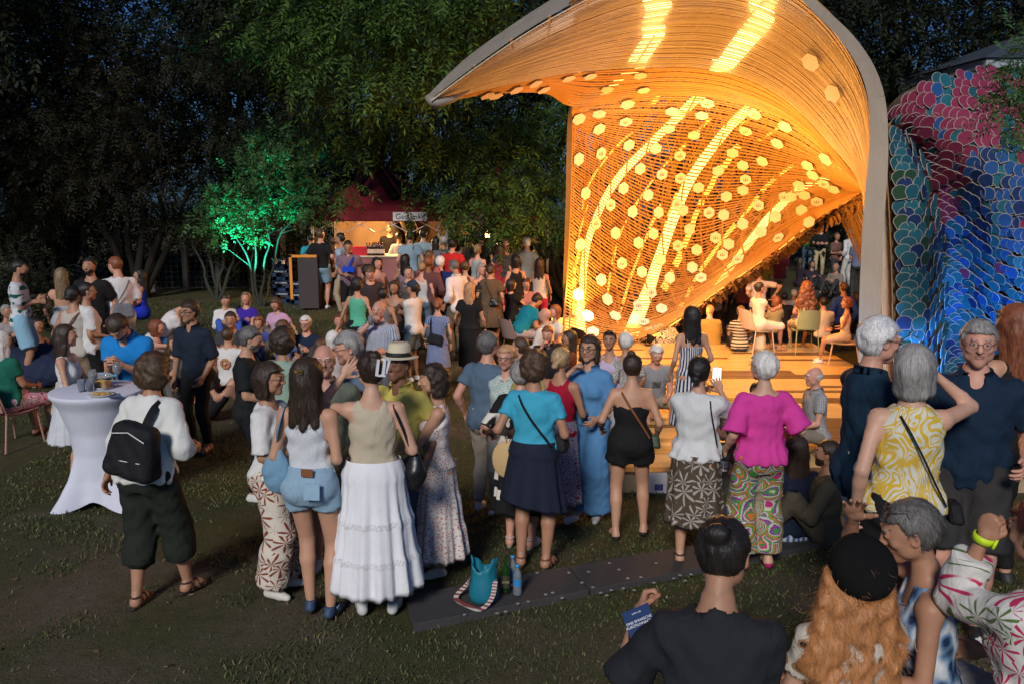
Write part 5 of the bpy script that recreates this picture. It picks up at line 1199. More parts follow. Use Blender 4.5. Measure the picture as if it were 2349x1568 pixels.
def put_torso(F, k, off=0., fat=1., zr=(-.10, .55), k_=.03, aw=None, bust=1., belly=0., prof=None):
    a_, b_ = PROF[k.sex]; a_ = a_ * fat + off; b_ = b_ * (fat * .5 + .5 * fat * fat) + off
    if aw is not None: a_ = np.maximum(a_, np.interp(ZT, *aw[0])); b_ = np.maximum(b_, np.interp(ZT, *aw[1]))
    R = k.R.T.astype(f32); hp = k.hip.astype(f32)
    def loc(X, Y, Z):
        x, y, z = X - hp[0], Y - hp[1], Z - hp[2]
        return R[0, 0] * x + R[0, 1] * y + R[0, 2] * z, R[1, 0] * x + R[1, 1] * y + R[1, 2] * z, R[2, 0] * x + R[2, 1] * y + R[2, 2] * z
    k.loc = loc
    def fn(X, Y, Z):
        x, y, z = loc(X, Y, Z); a = np.interp(z, ZT, a_).astype(f32); b = np.interp(z, ZT, b_).astype(f32)
        yc = np.interp(z, [-.1, 0, .1, .2, .35, .5], [-.015, -.012, .0, .004, .0, -.012]).astype(f32) - np.interp(z, [-.1, .0, .12, .25], [0, .0, -belly, 0]).astype(f32) * 1.
        q = np.sqrt((x / a) ** 2 + ((y - yc) / b) ** 2) + f32(1e-5); d = (q - 1) * np.minimum(a, b) * (1 - .25 * (np.abs(x / a) / q > .8))
        return np.maximum(np.maximum(d, zr[0] - z), z - zr[1]).astype(f32)
    c = np.array([k.T((x, y, z)) for x in (-.24, .24) for y in (-.2, .2) for z in zr]); F.put(fn, c.min(0) - off, c.max(0) + off, k_)
    if zr[0] < .02:
        for s in (-1, 1): F.ell(k.T((s * .075, -.050, -.035)), np.array([.085, .080, .085]) * fat + off, .04)
    if k.sex == 'f' and zr[1] > .3:
        for s in (-1, 1): F.ell(k.T((s * .066, .070 * (fat * .6 + .4), .315)), np.array([.060, .052, .058]) * fat * bust + off, .025)
    return loc
def put_legs(F, k, off=0., fat=1., upto=2., flare=None, kk=.03, r0=None):
    for i in (0, 1):
        h, n, a = k.hj[i], k.kn[i], k.an[i]; mid = n + (a - n) * .32 - (np.array([0, .012, 0]) if k.pose == 'stand' else 0)
        Rr = [.086 * fat, .056 * (fat * .5 + .5), .055 * (fat * .5 + .5), .033]; P = [h, n, mid, a]; ts = [0, 1, 1.32, 2]
        P2 = [h]; R2 = [Rr[0] + off]
        for j in range(3):
            if upto >= ts[j + 1]: P2.append(P[j + 1]); R2.append(Rr[j + 1] + off + (np.interp(ts[j + 1], *flare) if flare else 0))
            elif upto > ts[j]:
                f = (upto - ts[j]) / (ts[j + 1] - ts[j]); P2.append(P[j] + (P[j + 1] - P[j]) * f); R2.append(Rr[j] + (Rr[j + 1] - Rr[j]) * f + off + (np.interp(upto, *flare) if flare else 0)); break
        if flare: R2[0] += np.interp(0, *flare)
        for j in range(len(P2) - 1): F.cone(P2[j], P2[j + 1], R2[j], R2[j + 1], kk if j == 0 else .015, cap=(j == len(P2) - 2 and off > 0))
def put_arms(F, k, off=0., fat=1., upto=2., kk=.02, flare=0., which=(0, 1)):
    m = 1.12 if k.sex == 'm' else .95
    for i in which:
        s, e, w_ = k.sh[i], k.el[i], k.ha[i]; fe = e + (w_ - e) * .3
        P = [s, e, fe, w_]; Rr = np.array([.043 * fat, .036 * fat ** .5, .037 * fat ** .5, .0235]) * m; ts = [0, 1, 1.3, 2]; P2 = [s]; R2 = [Rr[0] + off]
        for j in range(3):
            if upto >= ts[j + 1]: P2.append(P[j + 1]); R2.append(Rr[j + 1] + off + flare * ts[j + 1])
            elif upto > ts[j]: f = (upto - ts[j]) / (ts[j + 1] - ts[j]); P2.append(P[j] + (P[j + 1] - P[j]) * f); R2.append(Rr[j] + (Rr[j + 1] - Rr[j]) * f + off + flare * upto); break
        for j in range(len(P2) - 1): F.cone(P2[j], P2[j + 1], R2[j], R2[j + 1], kk if j == 0 else .012, cap=(j == len(P2) - 2 and off > 0))
def wrinkle(F, amp, k, seed=0):
    X, Y, Z = F.pts(); s = seed * 1.7
    F.D = (F.D + f32(amp) * (np.sin(30 * Z + 14 * X + 2.2 * np.sin(15 * X + s) + 2 * np.sin(17 * Y + s)) * np.sin(19 * X + 11 * Y + 2 * np.sin(12 * Z + s))) + f32(amp * .5) * np.sin(62 * Z - 30 * X + 3 * np.sin(26 * Y + s)) * np.sin(31 * Y + 20 * X + s)).astype(f32)
def bounds(k, fat):
    P = np.array([k.hip, k.nb, *k.hj, *k.kn, *k.an, *k.sh, *k.el, *k.ha]); return P.min(0) - .2 * fat, P.max(0) + .2 * fat
def make_body(k, h, fat, cover=None, sleeve=0.):
    lo, hi = bounds(k, fat); hi[2] = min(hi[2], max(k.nb[2] + .15, max(p[2] for p in k.ha) + .06)); lo[2] = max(lo[2], 0 if k.pose != 'x' else lo[2]) - .0
    F = Fld(lo, hi, h); put_torso(F, k, 0, fat); put_legs(F, k, 0, fat); put_arms(F, k, 0, fat, kk=.03)
    for i in (0, 1): F.ell(k.sh[i] + k.R @ np.array([(-.02, .02)[i], 0, .0]), (.045, .045, .042), .04)
    F.cone(k.nb + k.R @ np.array([0, -.005, -.03]), k.hc + k.HR @ np.array([0, -.02, -.09]), .056 if k.sex == 'm' else .046, .050 if k.sex == 'm' else .042, .035)
    return F.mesh()
def skirt_mesh(k, z0, z1, r1, sx=1., folds=11, amp=.03, off=.02, fat=1., asym=0., n=96, tiers=None, m=26, hem_amp=None, hemj=0.):
    """a hanging skirt: from torso height z0 (hip coordinates) down to world z1"""
    a_, b_ = PROF[k.sex]; zt = k.hipz + z0; th = np.linspace(0, 2 * math.pi, n, endpoint=False); zs = np.linspace(zt, z1, m); V = []
    for i, z in enumerate(zs):
        f = i / (m - 1); zz = z - k.hipz; hipa = np.interp(max(zz, -.02), ZT, a_) * fat + off; hipb = np.interp(max(zz, -.02), ZT, b_) * fat + off + .012 * (zz < .1)
        t = np.clip((-.0 - zz) / (k.hipz - z1 + 1e-6), 0, 1); R = max(r1, .05); a = hipa + (R - hipa) * t; b = hipb + (R * sx - hipb) * t
        am = amp * (f ** .8) * (1 + (0 if tiers is None else .5 * ((f * len(tiers)) % 1)))
        if tiers is not None:
            for tz in tiers: am += .006 * math.exp(-((f - tz) / .03) ** 2); a += .010 * (1 / (1 + math.exp(-(f - tz) * 80))); b += .010 * (1 / (1 + math.exp(-(f - tz) * 80)))
        ph = np.sin(folds * th + .8 * np.sin(3 * th + z * 2)) * .6 + .4 * np.sin((folds * 1.7) * th + 2 + 1.2 * np.sin(2 * th)); r = 1 + am * ph / .2
        zoff = (asym * np.cos(th - .8) * f + hemj * np.sin(folds * th) * (f ** 4)); cx = k.hip + k.R @ np.array([0, 0, z0]) * (1 - f) * 0
        V.append(np.stack([k.hip[0] + a * np.cos(th) * r, k.hip[1] - .008 + b * np.sin(th) * r, z + zoff], -1))
    V = np.array(V); inn = V.copy(); c = np.array([k.hip[0], k.hip[1]]); inn[..., :2] = c + (inn[..., :2] - c) * .965; inn[..., 2] += .004
    A = np.r_[V.reshape(-1, 3), inn[-4:].reshape(-1, 3)]; F = gridF(m, n, True)[:, ::-1]; N0 = m * n; G = gridF(4, n, True) + N0; j = np.arange(n); j2 = (j + 1) % n
    E = np.stack([(m - 1) * n + j, (m - 1) * n + j2, N0 + 3 * n + j2, N0 + 3 * n + j], 1)[:, ::-1]
    return A, np.r_[F, G, E]
NP_COUNT = [0, 0]
PEOPLE = {}
def person(label, x, top, feet=None, h=1.68, Y=None, yaw=0, z0=None, sex='f', fat=1., skin='light', hair=('short', 'brown'), face=None, tee=None, low=None, shoe=('sneaker', (.6, .6, .6), (.7, .7, .7)), glasses=None, group=None,
           rp='relaxed', lp='relaxed', necklace=False, rpalm=None, lpalm=None, hat=None, cat='person', **pz):
    fat = fat * .93; fz = pz.pop('fitz', False); exp_ = Y is not None; k = skeleton(sex, **pz); auto = z0 is None; Y0 = Y
    if auto: z0 = 0.
    for _ in range(5):
        if feet is not None: G = on(x, feet, z0); Y = G[1]
        elif Y0 is None:
            d = ray(x, top); sl_ = d[2] / d[1]; Y = (CAMH - (z0 + h / 1.70 * k.topz)) / (-sl_)
        if auto: z0 = z0 * .4 + .6 * float(gz(at(x, top, Y)[0], Y))
    tz = at(x, top, Y)[2]; s = (tz - z0) / k.topz
    if fz: s = h / 1.70; z0 = tz - s * k.topz
    elif feet is None and not exp_: s = h / 1.70
    X = at(x, top, Y)[0]; ry = math.radians(-yaw); Rz = rotz(ry); hd = Rz @ (k.hc * s); bx, by = X - hd[0], Y - (hd[1] if pz.get('pose', 'stand') != 'stand' else hd[1])
    # depth measured at the head
    dist = Y; lod = 0 if dist < 7.2 else (1 if dist < 12.5 else 2); hb = min(.034, max(.0145, .0024 * dist)) / s
    if NP_COUNT[1] < 400: print('P %-46s Y=%.1f s=%.2f' % (label[:46], Y, s))
    NP_COUNT[0] += 1
    e = empty('person', (bx, by, z0), label, cat, group, ry); PEOPLE[label] = (e, k, s)
    def add(name, V, F, mats, mi=None, sm=True, parent=e): return link(mesh_np(name, np.asarray(V) * s, F, mats, mi, sm), name, parent)
    # body
    sm_ = skin_mat(skin); V, Q = make_body(k, hb * 1.24, fat); Vs = [V]; Qs = [Q]; Ms = [np.zeros(len(Q), int)]; c = len(V)
    fk = face or ('m' if sex == 'm' else 'f'); Vh, Qh, mh = head_mesh(fk, lod); W = Vh @ k.HR.T * HSC + k.hc; Vs.append(W); Qs.append(Qh + c); Ms.append(mh); c += len(W)
    for i in (0, 1):
        fw = k.ha[i] - k.el[i]; fw /= np.linalg.norm(fw); sd = (1, -1)[i]; pal = (rpalm, lpalm)[i]
        pn = np.array(pal, float) if pal is not None else np.array([-sd, .1, -.1]); pn = pn - fw * (pn @ fw); pn /= np.linalg.norm(pn) + 1e-9
        z_ = -pn; x_ = np.cross(fw, z_)
        Hv, Hq = hand_mesh((rp, lp)[i], lod); Hv = Hv.copy()
        if i == 0: Hv[:, 0] *= -1; Hq = Hq[:, ::-1]
        M = np.stack([x_, fw, z_], 1); W = (Hv * (1.02 if sex == 'm' else .92)) @ M.T + k.ha[i]
        if np.linalg.det(M) < 0: Hq = Hq[:, ::-1]
        Vs.append(W); Qs.append(Hq + c); Ms.append(np.zeros(len(Hq), int)); c += len(W)
    # bare feet under sandals
    kind = shoe[0]; ft = []
    for i in (0, 1):
        an = k.an[i]; kn = k.kn[i]; sh_ = kn - an; sh_ /= np.linalg.norm(sh_)
        dy = np.array([(.18, -.18)[i], 1, 0]); dy /= np.linalg.norm(dy); dz = np.array([0, 0, 1.])
        if an[2] > .12 and pz.get('pose') != 'chair': dz = sh_; dy = dy - dz * (dy @ dz); dy /= np.linalg.norm(dy)
        if pz.get('pose') == 'kneel': dy = np.array([0, -.3, -1.]); dy /= np.linalg.norm(dy); dz = np.array([0, -1., .3]); dz /= np.linalg.norm(dz)
        M = np.stack([np.cross(dy, dz), dy, dz], 1); o = an - dz * .08; ft.append((M, o))
        if kind in ('sandal', 'bare', 'flat'):
            Ff = Fld((-.06, -.08, 0), (.06, .19, .14), (.007, .010, .015)[lod]); Ff.cone((0, -.03, .035), (0, .0, .10), .030, .034, .02); Ff.cone((0, -.02, .045), (0, .09, .034), .036, .033, .02); Ff.cone((.0, .08, .03), (.005, .13, .024), .038, .026, .02)
            for j in range(5): Ff.cone((-.026 + .013 * j, .12, .022), (-.028 + .0145 * j, .165 - .006 * j, .018), .009, .008, .005)
            Ff.cut(lambda X_, Y_, Z_: .02 * (kind == 'sandal') - Z_ + 0 * X_ + 0 * Y_)
            fv, fq = Ff.mesh(); W = (fv * np.array([1 if i == 0 else -1, 1, 1])) @ M.T + o; fq = fq if i == 0 else fq[:, ::-1]
            Vs.append(W); Qs.append(fq + c); Ms.append(np.zeros(len(fq), int)); c += len(W)
    add('body', np.concatenate(Vs), np.concatenate(Qs), [sm_, lip_m, hair_mat(hair[1] if hair[1] in HC else 'brown')], np.concatenate(Ms))
    if kind != 'bare':
        uc, sc_ = shoe[1], shoe[2]; ms = [plain('shoe_upper', uc, .6), plain('shoe_sole', sc_, .7), plain('shoe_trim', (.6, .6, .6), .6)]
        for i in (0, 1):
            Sv, Sq, mi = shoe_mesh(kind, lod); M, o = ft[i]; Wv = (Sv * np.array([1 if i == 0 else -1, 1, 1])) @ M.T + o; Sq = Sq if i == 0 else [q[:, ::-1] for q in Sq]
            add('shoe', Wv, Sq, ms, mi)
    # eyes and spectacles
    towards = math.cos(math.radians(yaw + (-pz.get('hy', 0)))) < .35
    if towards and lod < 2:
        for sx_ in (-1, 1):
            m = MB(); n = 10; prof = [(.0112 * math.sin(a), .0112 * math.cos(a)) for a in np.linspace(0, math.pi, 8)]
            R = k.HR @ rotx(-math.pi / 2); cc = (k.hc + k.HR @ np.array([sx_ * .0315, .0838, .0145]) * HSC) * s
            m.lathe([(a * s, b * s) for a, b in prof], cc, n, 0, R); ir = [(.0 * s, .0126 * s), (.0058 * s, .0112 * s), (.0068 * s, .0094 * s)]; m.lathe(ir, cc, n, 1, R); m.build('eye', [eye_w, eye_d], e, True)
    if glasses:
        up_ = glasses == 'up'; sun = glasses in ('sun', 'up'); m = MB(); lms = []; H = lambda p: (k.hc + k.HR @ np.array(p) * HSC) * s
        zc, yc, rr = (.105, .060, .024) if up_ else (.014, .106, .0205); rt = .0014 if lod == 0 else .0024
        for sx_ in (-1, 1):
            ring = [H((sx_ * .031 + rr * math.cos(a), yc - .25 * abs(math.cos(a)) * .01 * (1 if not up_ else 1) + (-.5 * rr * math.sin(a) if up_ else 0), zc + (rr * .82) * math.sin(a))) for a in np.linspace(0, 2 * math.pi, 13)]
            m.tube(ring, rt * s, 5, 0, False); m.tube([H((sx_ * .054, yc - .006, zc + .004)), H((sx_ * .078, .04 if not up_ else .0, zc + (0 if not up_ else .0))), H((sx_ * .081, -.012, zc if not up_ else .045))], rt * s, 5)
            lm = MB(); lm.raw([H((sx_ * .031, yc, zc))] + ring[:-1], np.array([[0, 1 + i, 1 + (i + 1) % 12] for i in range(12)])); lms.append(lm)
        m.tube([H((-.011, yc + .002, zc + .004)), H((.011, yc + .002, zc + .004))], rt * s, 5)
        g = m.build('sunglasses' if sun else 'spectacles', frame_m, e, True); [q.build('lens', dark_lens if sun else lens_m, g) for q in lms]
    # hair and hat
    if hair[0] and hair[0] != 'none':
        Hv, Hq = hair_mesh(hair[0], lod); 
        if hat: Hq = Hq[Hv[Hq].mean(1)[:, 2] + .30 * (Hv[Hq].mean(1)[:, 1] if hat == 'beret' else 0) < (.03 if hat == 'beret' else .062)]
        add('hair', Hv @ k.HR.T * HSC + k.hc, Hq, hair_mat(hair[1]))
    if hat: HATS[hat](e, k, s)
    if necklace:
        m = MB(); c0 = k.T((0, .02, .50)); m.tube([(c0 + k.R @ np.array([.07 * math.cos(a), .075 * math.sin(a), -.035 * math.sin(a) - .0])) * s for a in np.linspace(-.3, math.pi + .3, 13)], .002 * s, 5); m.build('necklace', plain('gold', (.7, .45, .15), .3, 1.), e, True)
    # lower garment
    seed = len(label)
    if low:
        ty = low.get('type', 'pants'); mt = low['mat']; hw = hb * 1.12
        lo, hi = bounds(k, fat)
        if ty == 'skirt' and k.pose == 'stand':
            V, Q = skirt_mesh(k, low.get('waist', .14), low['hem'], low.get('r', .26), folds=low.get('folds', 11), amp=low.get('amp', .02), off=low.get('off', .018), fat=fat, asym=low.get('asym', 0), tiers=low.get('tiers'), hemj=low.get('hemj', .006), sx=low.get('sx', .85))
            add(low.get('name', 'skirt'), V, Q, mt)
        else:
            hi[2] = min(hi[2], k.hipz + .35); F = Fld(lo, hi, hw); o = low.get('off', .014) * .8; up = low.get('len', 1.95); kk_ = low.get('kk', .03); wz = low.get('waist', .12)
            put_torso(F, k, low.get('toff', min(o, .016) - .005), fat, (-.12, wz), .02, bust=.2)
            if ty == 'skirt': put_legs(F, k, o + .02, fat, low.get('len', 1.1), kk=.10); F.cone((k.hj[0] + k.hj[1]) / 2, (k.kn[0] + k.kn[1]) / 2, .10, .06, .08)
            else: put_legs(F, k, o, fat, up, low.get('flare'), kk=kk_)
            wrinkle(F, low.get('wr', .005), k, seed); V, Q = F.mesh(); add(low.get('name', 'trousers'), V, Q, mt)
        if low.get('belt'):
            m = MB(); P = []; a_, b_ = PROF[sex]
            for a in np.linspace(0, 2 * math.pi, 25): zz = wz if ty != 'skirt' else low.get('waist', .14); P.append(k.T(((np.interp(zz, ZT, a_) * fat + .02) * math.cos(a), (np.interp(zz, ZT, b_) * fat + .022) * math.sin(a), zz - .02)) * s)
            m.tube(P, .014 * s, 6, 0, False); m.build('waistband', low['belt'], e, True)
    # upper garment
    if tee:
        o = tee.get('off', .024) * .72; sv = tee.get('sleeve', .55); nk = tee.get('neck', 'round'); hem = tee.get('hem', -.06); mt = tee['mat']; lo, hi = bounds(k, fat); lo[2] = max(lo[2], k.hipz - .35); hi[2] = max(k.nb[2], *[q[2] for q in k.el], *[q[2] for q in k.ha]) + .12
        F = Fld(lo, hi, hb * 1.08); aw = None
        if tee.get('boxy'): bx_ = tee['boxy']; aw = (([-.2, .1, .3, .42, .47, .5], [bx_ + .01, bx_, bx_ - .01, .17, .14, 0]), ([-.2, .1, .3, .4, .45, .5], [bx_ * .72, bx_ * .70, bx_ * .66, .11, .08, 0]))
        loc = put_torso(F, k, o, fat, (min(hem, .0) - .02, .53), .02, aw, bust=1.)
        F.cut(lambda X_, Y_, Z_: hem + tee.get('hemc', .0) * np.cos(9 * loc(X_, Y_, Z_)[0]) - loc(X_, Y_, Z_)[2])
        wide = k.sex == 'm'
        if nk != 'strapless' and sv > 0:
            put_arms(F, k, o * .6 + .003, fat, sv, .03, tee.get('flare', .006) + tee.get('sl_off', .004) / max(sv, .5))
            for i in (0, 1): F.ell(k.sh[i] + k.R @ np.array([(-.030, .030)[i], 0, -.004]), (.040 + o, .042 + o, .036 + o), .04)
        elif nk != 'strapless':
            pass
        T_ = k.T
        def sph(c, r): 
            c = T_(c).astype(f32); F.cut(lambda X_, Y_, Z_: f32(r) - np.sqrt((X_ - c[0]) ** 2 + (Y_ - c[1]) ** 2 + (Z_ - c[2]) ** 2), c - r, c + r)
        if nk == 'round': sph((0, .0, .56), .088); sph((0, .05, .53), .07)
        elif nk == 'boat': sph((.035, .0, .565), .115); sph((-.035, .0, .565), .115)
        elif nk == 'v' or nk == 'collar': sph((0, .0, .575), .088); sph((0, .08, .50), .042)
        elif nk == 'scoop': sph((0, .0, .56), .10); sph((0, .09, .48), .085); sph((0, -.06, .52), .07)
        elif nk == 'low': sph((0, .0, .56), .105); sph((0, .10, .44), .10); sph((0, -.08, .48), .08)
        elif nk == 'strapless':
            zc = tee.get('topz', .36); F.cut(lambda X_, Y_, Z_: loc(X_, Y_, Z_)[2] - zc)
        if sv == 0 and nk != 'strapless':
            ax_ = tee.get('arm', .15)
            for q in (-1, 1):
                c = T_((q * (ax_ + .085), 0, .44)).astype(f32); F.cut(lambda X_, Y_, Z_: f32(.10) - np.sqrt((X_ - c[0]) ** 2 + (.75 * (Y_ - c[1])) ** 2 + (.72 * (Z_ - c[2])) ** 2), c - .16, c + .16)
        X_, Y_, Z_ = F.pts(); lx, ly, lz = loc(X_, Y_, Z_); th_ = np.arctan2(lx, ly); am_ = np.clip(.0022 + (o - .014) * .45, .002, .0062)
        F.D = (F.D + f32(am_) * np.clip((.34 - lz) / .34, 0, 1.2) * np.sin(11 * th_ + 5 * lz + 1.5 * np.sin(3 * th_ + seed))).astype(f32)
        wrinkle(F, tee.get('wr', .0055), k, seed + 3); V, Q = F.mesh(); nm = tee.get('name', 'shirt')
        g = add(nm, V, Q, mt)
        if tee.get('dress'):
            dz = tee['dress']; 
            if k.pose == 'stand': V, Q = skirt_mesh(k, max(hem + .03, .0), dz, tee.get('r', .25), folds=tee.get('folds', 11), amp=tee.get('amp', .02), off=o + .004, fat=fat, tiers=tee.get('tiers'), sx=tee.get('sx', .85)); add('dress_skirt', V, Q, tee.get('mat2', mt))
        if nk == 'collar':
            m = MB(); P = []
            for a in np.linspace(math.radians(120), math.radians(420), 17): P.append(k.T((.066 * math.cos(a), -.008 + .066 * math.sin(a), .522 - .02 * math.sin(a) * (1 if math.sin(a) > 0 else .2)) ) * s)
            P = np.array(P); up = (k.R @ np.array([0, 0, .030])) * s; outw = P - P.mean(0); outw /= np.linalg.norm(outw, axis=1)[:, None]
            VV = np.concatenate([P, P + up * 1.0, P + up * .9 + outw * .014 * s, P - up * .25 + outw * .026 * s]); n = len(P); m.raw(VV, np.concatenate([gridF(4, n), gridF(4, n)[:, ::-1]])); m.build('collar', mt, e, True)
        if tee.get('straps'):
            m = MB()
            for q in (-1, 1):
                zc = tee.get('topz', .36); P = [k.T(p) * s for p in [(q * .085, .115, zc - .02), (q * .095, .085, .44), (q * .095, .0, .495), (q * .088, -.07, .45), (q * .075, -.098, zc - .02)]]; m.tube(crom(P, 12), tee['straps'] * s, 5)
            m.build('strap', mt, e, True)
        if tee.get('print'):
            tee['print'](e, k, s)
    return e, k, s
def strap_path(k, s, pts, w, mat, name='strap', parent=None, th=.006):
    """flat strap along torso-local points [(x,y,z)], returns mesh in person coordinates"""
    P = np.array([k.T(p) for p in pts]) * s; P = crom(P, 22); cen = k.T((0, 0, .3)) * s
    ax = (k.T((0, 0, 1)) - k.T((0, 0, 0))); N = P - cen; N -= np.outer(N @ ax, ax); N /= np.linalg.norm(N, axis=1)[:, None] + 1e-6
    V, F = ribbon(P, N, w * s, th * s); o = link(mesh_np(name, V, F, mat, smooth=False), name, parent); return o
def world_of(e, k, s, p):
    """person-local normalised point -> world"""
    return np.array(e.location) + rotz(e.rotation_euler[2]) @ (np.array(p, float) * s)
def around(k, x0, z0, x1, z1, off=.03, back=True, n=7, fat=1.):
    """torso-surface points from (x0,z0) to (x1,z1) on the back (or front)"""
    a_, b_ = PROF[k.sex]; out = []
    for f in np.linspace(0, 1, n):
        x = x0 + (x1 - x0) * f; z = z0 + (z1 - z0) * f; A = np.interp(z, ZT, a_) * fat + off; B = np.interp(z, ZT, b_) * fat + off
        q = min(abs(x) / A, .98); y = B * math.sqrt(1 - q * q) * (-1 if back else 1)
        if z > .46: y *= max(.2, 1 - (z - .46) * 8)
        out.append((x, y, z))
    return out

def _hat(prof, c, sx, sy, tilt, name, mat, bandm=None):
    def f(e, k, s):
        R = k.HR @ rotx(tilt); m = MB(); cc = (k.hc + k.HR @ np.array(c) * HSC) * s; m.lathe([(a * s * .97, b * s * .97) for a, b in prof], cc, 28, 0, R, sx, sy)
        o = m.build(name, mat, e, True)
        if bandm: m = MB(); m.lathe([(.0935 * s, .004 * s), (.097 * s, .006 * s), (.094 * s, .036 * s), (.088 * s, .036 * s)], cc, 28, 0, R, sx, sy); m.build('hat_band', bandm, o, True)
    return f
HATS = {'fedora': _hat([(.0, -.0), (.090, -.002), (.135, -.010), (.148, -.004), (.148, .0), (.130, -.002), (.095, .006), (.090, .04), (.083, .085), (.065, .105), (.03, .098), (0, .094)], (0, -.015, .062), .92, 1.08, .06, 'hat', plain('straw', (.62, .54, .38), .8, 0, .1, 60, .3), plain('black_ribbon', BKK := (.015, .015, .015), .6)),
        'beret': _hat([(.0, -.03), (.085, -.035), (.095, -.03), (.112, .0), (.122, .035), (.118, .065), (.098, .09), (.06, .104), (.0, .108)], (0, -.05, .030), 1., 1.05, -.0 + .75, 'beret', plain('black_knit', (.008, .008, .008), .95, 0, .2, 40, .8, .1, 90)),
        'cap': _hat([(.0, -.0), (.092, -.01), (.094, .0), (.092, .035), (.075, .072), (.04, .09), (.0, .096)], (0, -.016, .045), .93, 1.1, -.05, 'cap', plain('navy_cap', (.015, .03, .06), .8))}
_cap0 = HATS['cap']
def _cap(e, k, s):
    _cap0(e, k, s); m = MB(); V = []; n = 13
    for i, a in enumerate(np.linspace(math.radians(25), math.radians(155), n)):
        for r_, z in ((.088, .043), (.165, .030)): V.append((k.hc + k.HR @ np.array([r_ * .85 * math.cos(a), -.012 + r_ * math.sin(a), z])) * s)
    V = np.array(V); V2 = V - (k.HR @ np.array([0, 0, .005])) * s; F = np.array([[2 * i, 2 * i + 1, 2 * i + 3, 2 * i + 2] for i in range(n - 1)]); m.raw(np.r_[V, V2], np.r_[F, F[:, ::-1] + 2 * n]); m.build('cap_peak', plain('pale_peak', (.35, .42, .48), .8), e)
HATS['cap'] = _cap
# ================================================================ the crowd (head x, head top y and feet y measured in the photograph)
WH = (.66, .65, .63); OW = (.58, .55, .49); BK = (.012, .012, .013); NV = (.012, .022, .055)
sneak = ('sneaker', (.60, .59, .57), (.66, .64, .6)); dshoe = ('sneaker', (.03, .03, .03), (.04, .04, .04)); bsan = ('sandal', (.06, .03, .018), (.03, .018, .012)); ksan = ('sandal', (.012, .012, .012), (.45, .40, .32)); flat = ('flat', (.02, .02, .02), (.03, .02, .02))
T = lambda c, **k: dict(mat=C('plain', c) if isinstance(c, tuple) else c, **k)
def tank(c, **k): k.setdefault('sleeve', 0); k.setdefault('off', .012); k.setdefault('hem', -.02); k.setdefault('neck', 'scoop'); return T(c, **k)
def printmark(w_, h_, z, y0, cols, back=False, shape='round'):
    """flat print on a shirt, following the cloth"""
    def f(e, k, s):
        m = MB(); n = 9; a_, b_ = PROF[k.sex]
        def pt(u, v, o):
            x = u * w_; zz = z + v * h_; A = np.interp(zz, ZT, a_) + .03; B = np.interp(zz, ZT, b_) + .034; return k.T((x, (-1 if back else 1) * B * math.sqrt(max(.02, 1 - (x / A) ** 2)) + (-.0 if back else .004), zz)) * s
        g = np.linspace(-1, 1, n); V = []; F = []; idx = {}
        for i, v in enumerate(g):
            for j, u in enumerate(g): idx[i, j] = len(V); V.append(pt(u, v, 0))
        M = []
        for i in range(n - 1):
            for j in range(n - 1):
                u = (g[j] + g[j + 1]) / 2; v = (g[i] + g[i + 1]) / 2; r_ = math.hypot(u, v)
                keep = {'round': .62 < r_ < 1.02 or (r_ < .5 and (i * 3 + j * 5) % 4 < 2), 'text': (i % 3 != 2) and (i * 5 + j * 3) % 7 < 5, 'diamond': abs(u) + abs(v) < .95}[shape]
                if keep: F.append([idx[i, j], idx[i, j + 1], idx[i + 1, j + 1], idx[i + 1, j]]); M.append(0)
        m.raw(V, np.array(F)); m.build('shirt_print', cols, e)
    return f
G1 = 'people standing in the foreground'; G2 = 'people on the lawn to the left'; G3 = 'people queueing at the bar'; G4 = 'people round the stage'; G5 = 'people on the far lawn behind the stage'; G6 = 'people seated at the lower right'

def pp(label, x, top, ft=None, **k): return person(label, x, top, ft, **k)
A = {}
A['bp'] = pp('person with frizzy grey-brown hair in white shirt, carrying a black backpack', 352, 812, 1352, yaw=14, fat=1.12, skin='tan', hair=('frizz', 'brown'), lean=13, hp=8, fpos=[(.14, .16, .08), (-.06, -.12, .08)], rh=(.20, .26, 1.02), lh=(-.36, .02, .78), rp='fist', group=G1,
  tee=T(C('linen', (.66, .66, .62)), sleeve=1.25, off=.035, sl_off=.02, hem=-.06, wr=.006), low=dict(mat=C('plain', (.018, .022, .016)), waist=.0, len=1.50, off=.034, flare=([0, 1, 2], [0, .02, .035]), wr=.006), shoe=bsan)
A['tot'] = pp('laughing woman with long dark hair in white top and skirt left of the tall table', 150, 746, 1112, yaw=84, hy=12, skin='light', hair=('long', 'darkbrown'), face='fs', rh=(.20, .30, 1.02), lh=(-.05, .34, 1.02), group=G1,
  tee=tank(WH, off=.018), low=dict(type='skirt', hem=.50, r=.27, mat=C('knit', (.55, .57, .60)), folds=9, amp=.018, waist=.06), shoe=sneak)
A['blu'] = pp('man in bright blue polo shirt bending over the tall table, hair tied back', 268, 724, None, h=1.80, yaw=182, sex='m', skin='light', hair=('full', 'darkbrown'), face='mb', lean=24, hp=-30, rh=(.07, .40, 1.16), lh=(-.05, .41, 1.16), group=G1,
  tee=T((.012, .20, .55), neck='collar', off=.03, fat=1.05), fat=1.12, low=dict(mat=C('plain', (.03, .04, .06))), shoe=dshoe)
A['navy'] = pp('man with dark hair and glasses in navy shirt with rolled sleeves, looking at the camera', 432, 693, 1035, yaw=-160 + 0, hy=-8, sex='m', skin='tan', hair=('full', 'darkbrown'), glasses='on', rh=(.23, .10, .82), lh=(-.18, .12, .88), lean=4, group=G1,
  tee=T((.014, .022, .038), neck='collar', sleeve=1.0, off=.028, hem=-.10), low=dict(mat=C('plain', BK), off=.02), shoe=bsan)
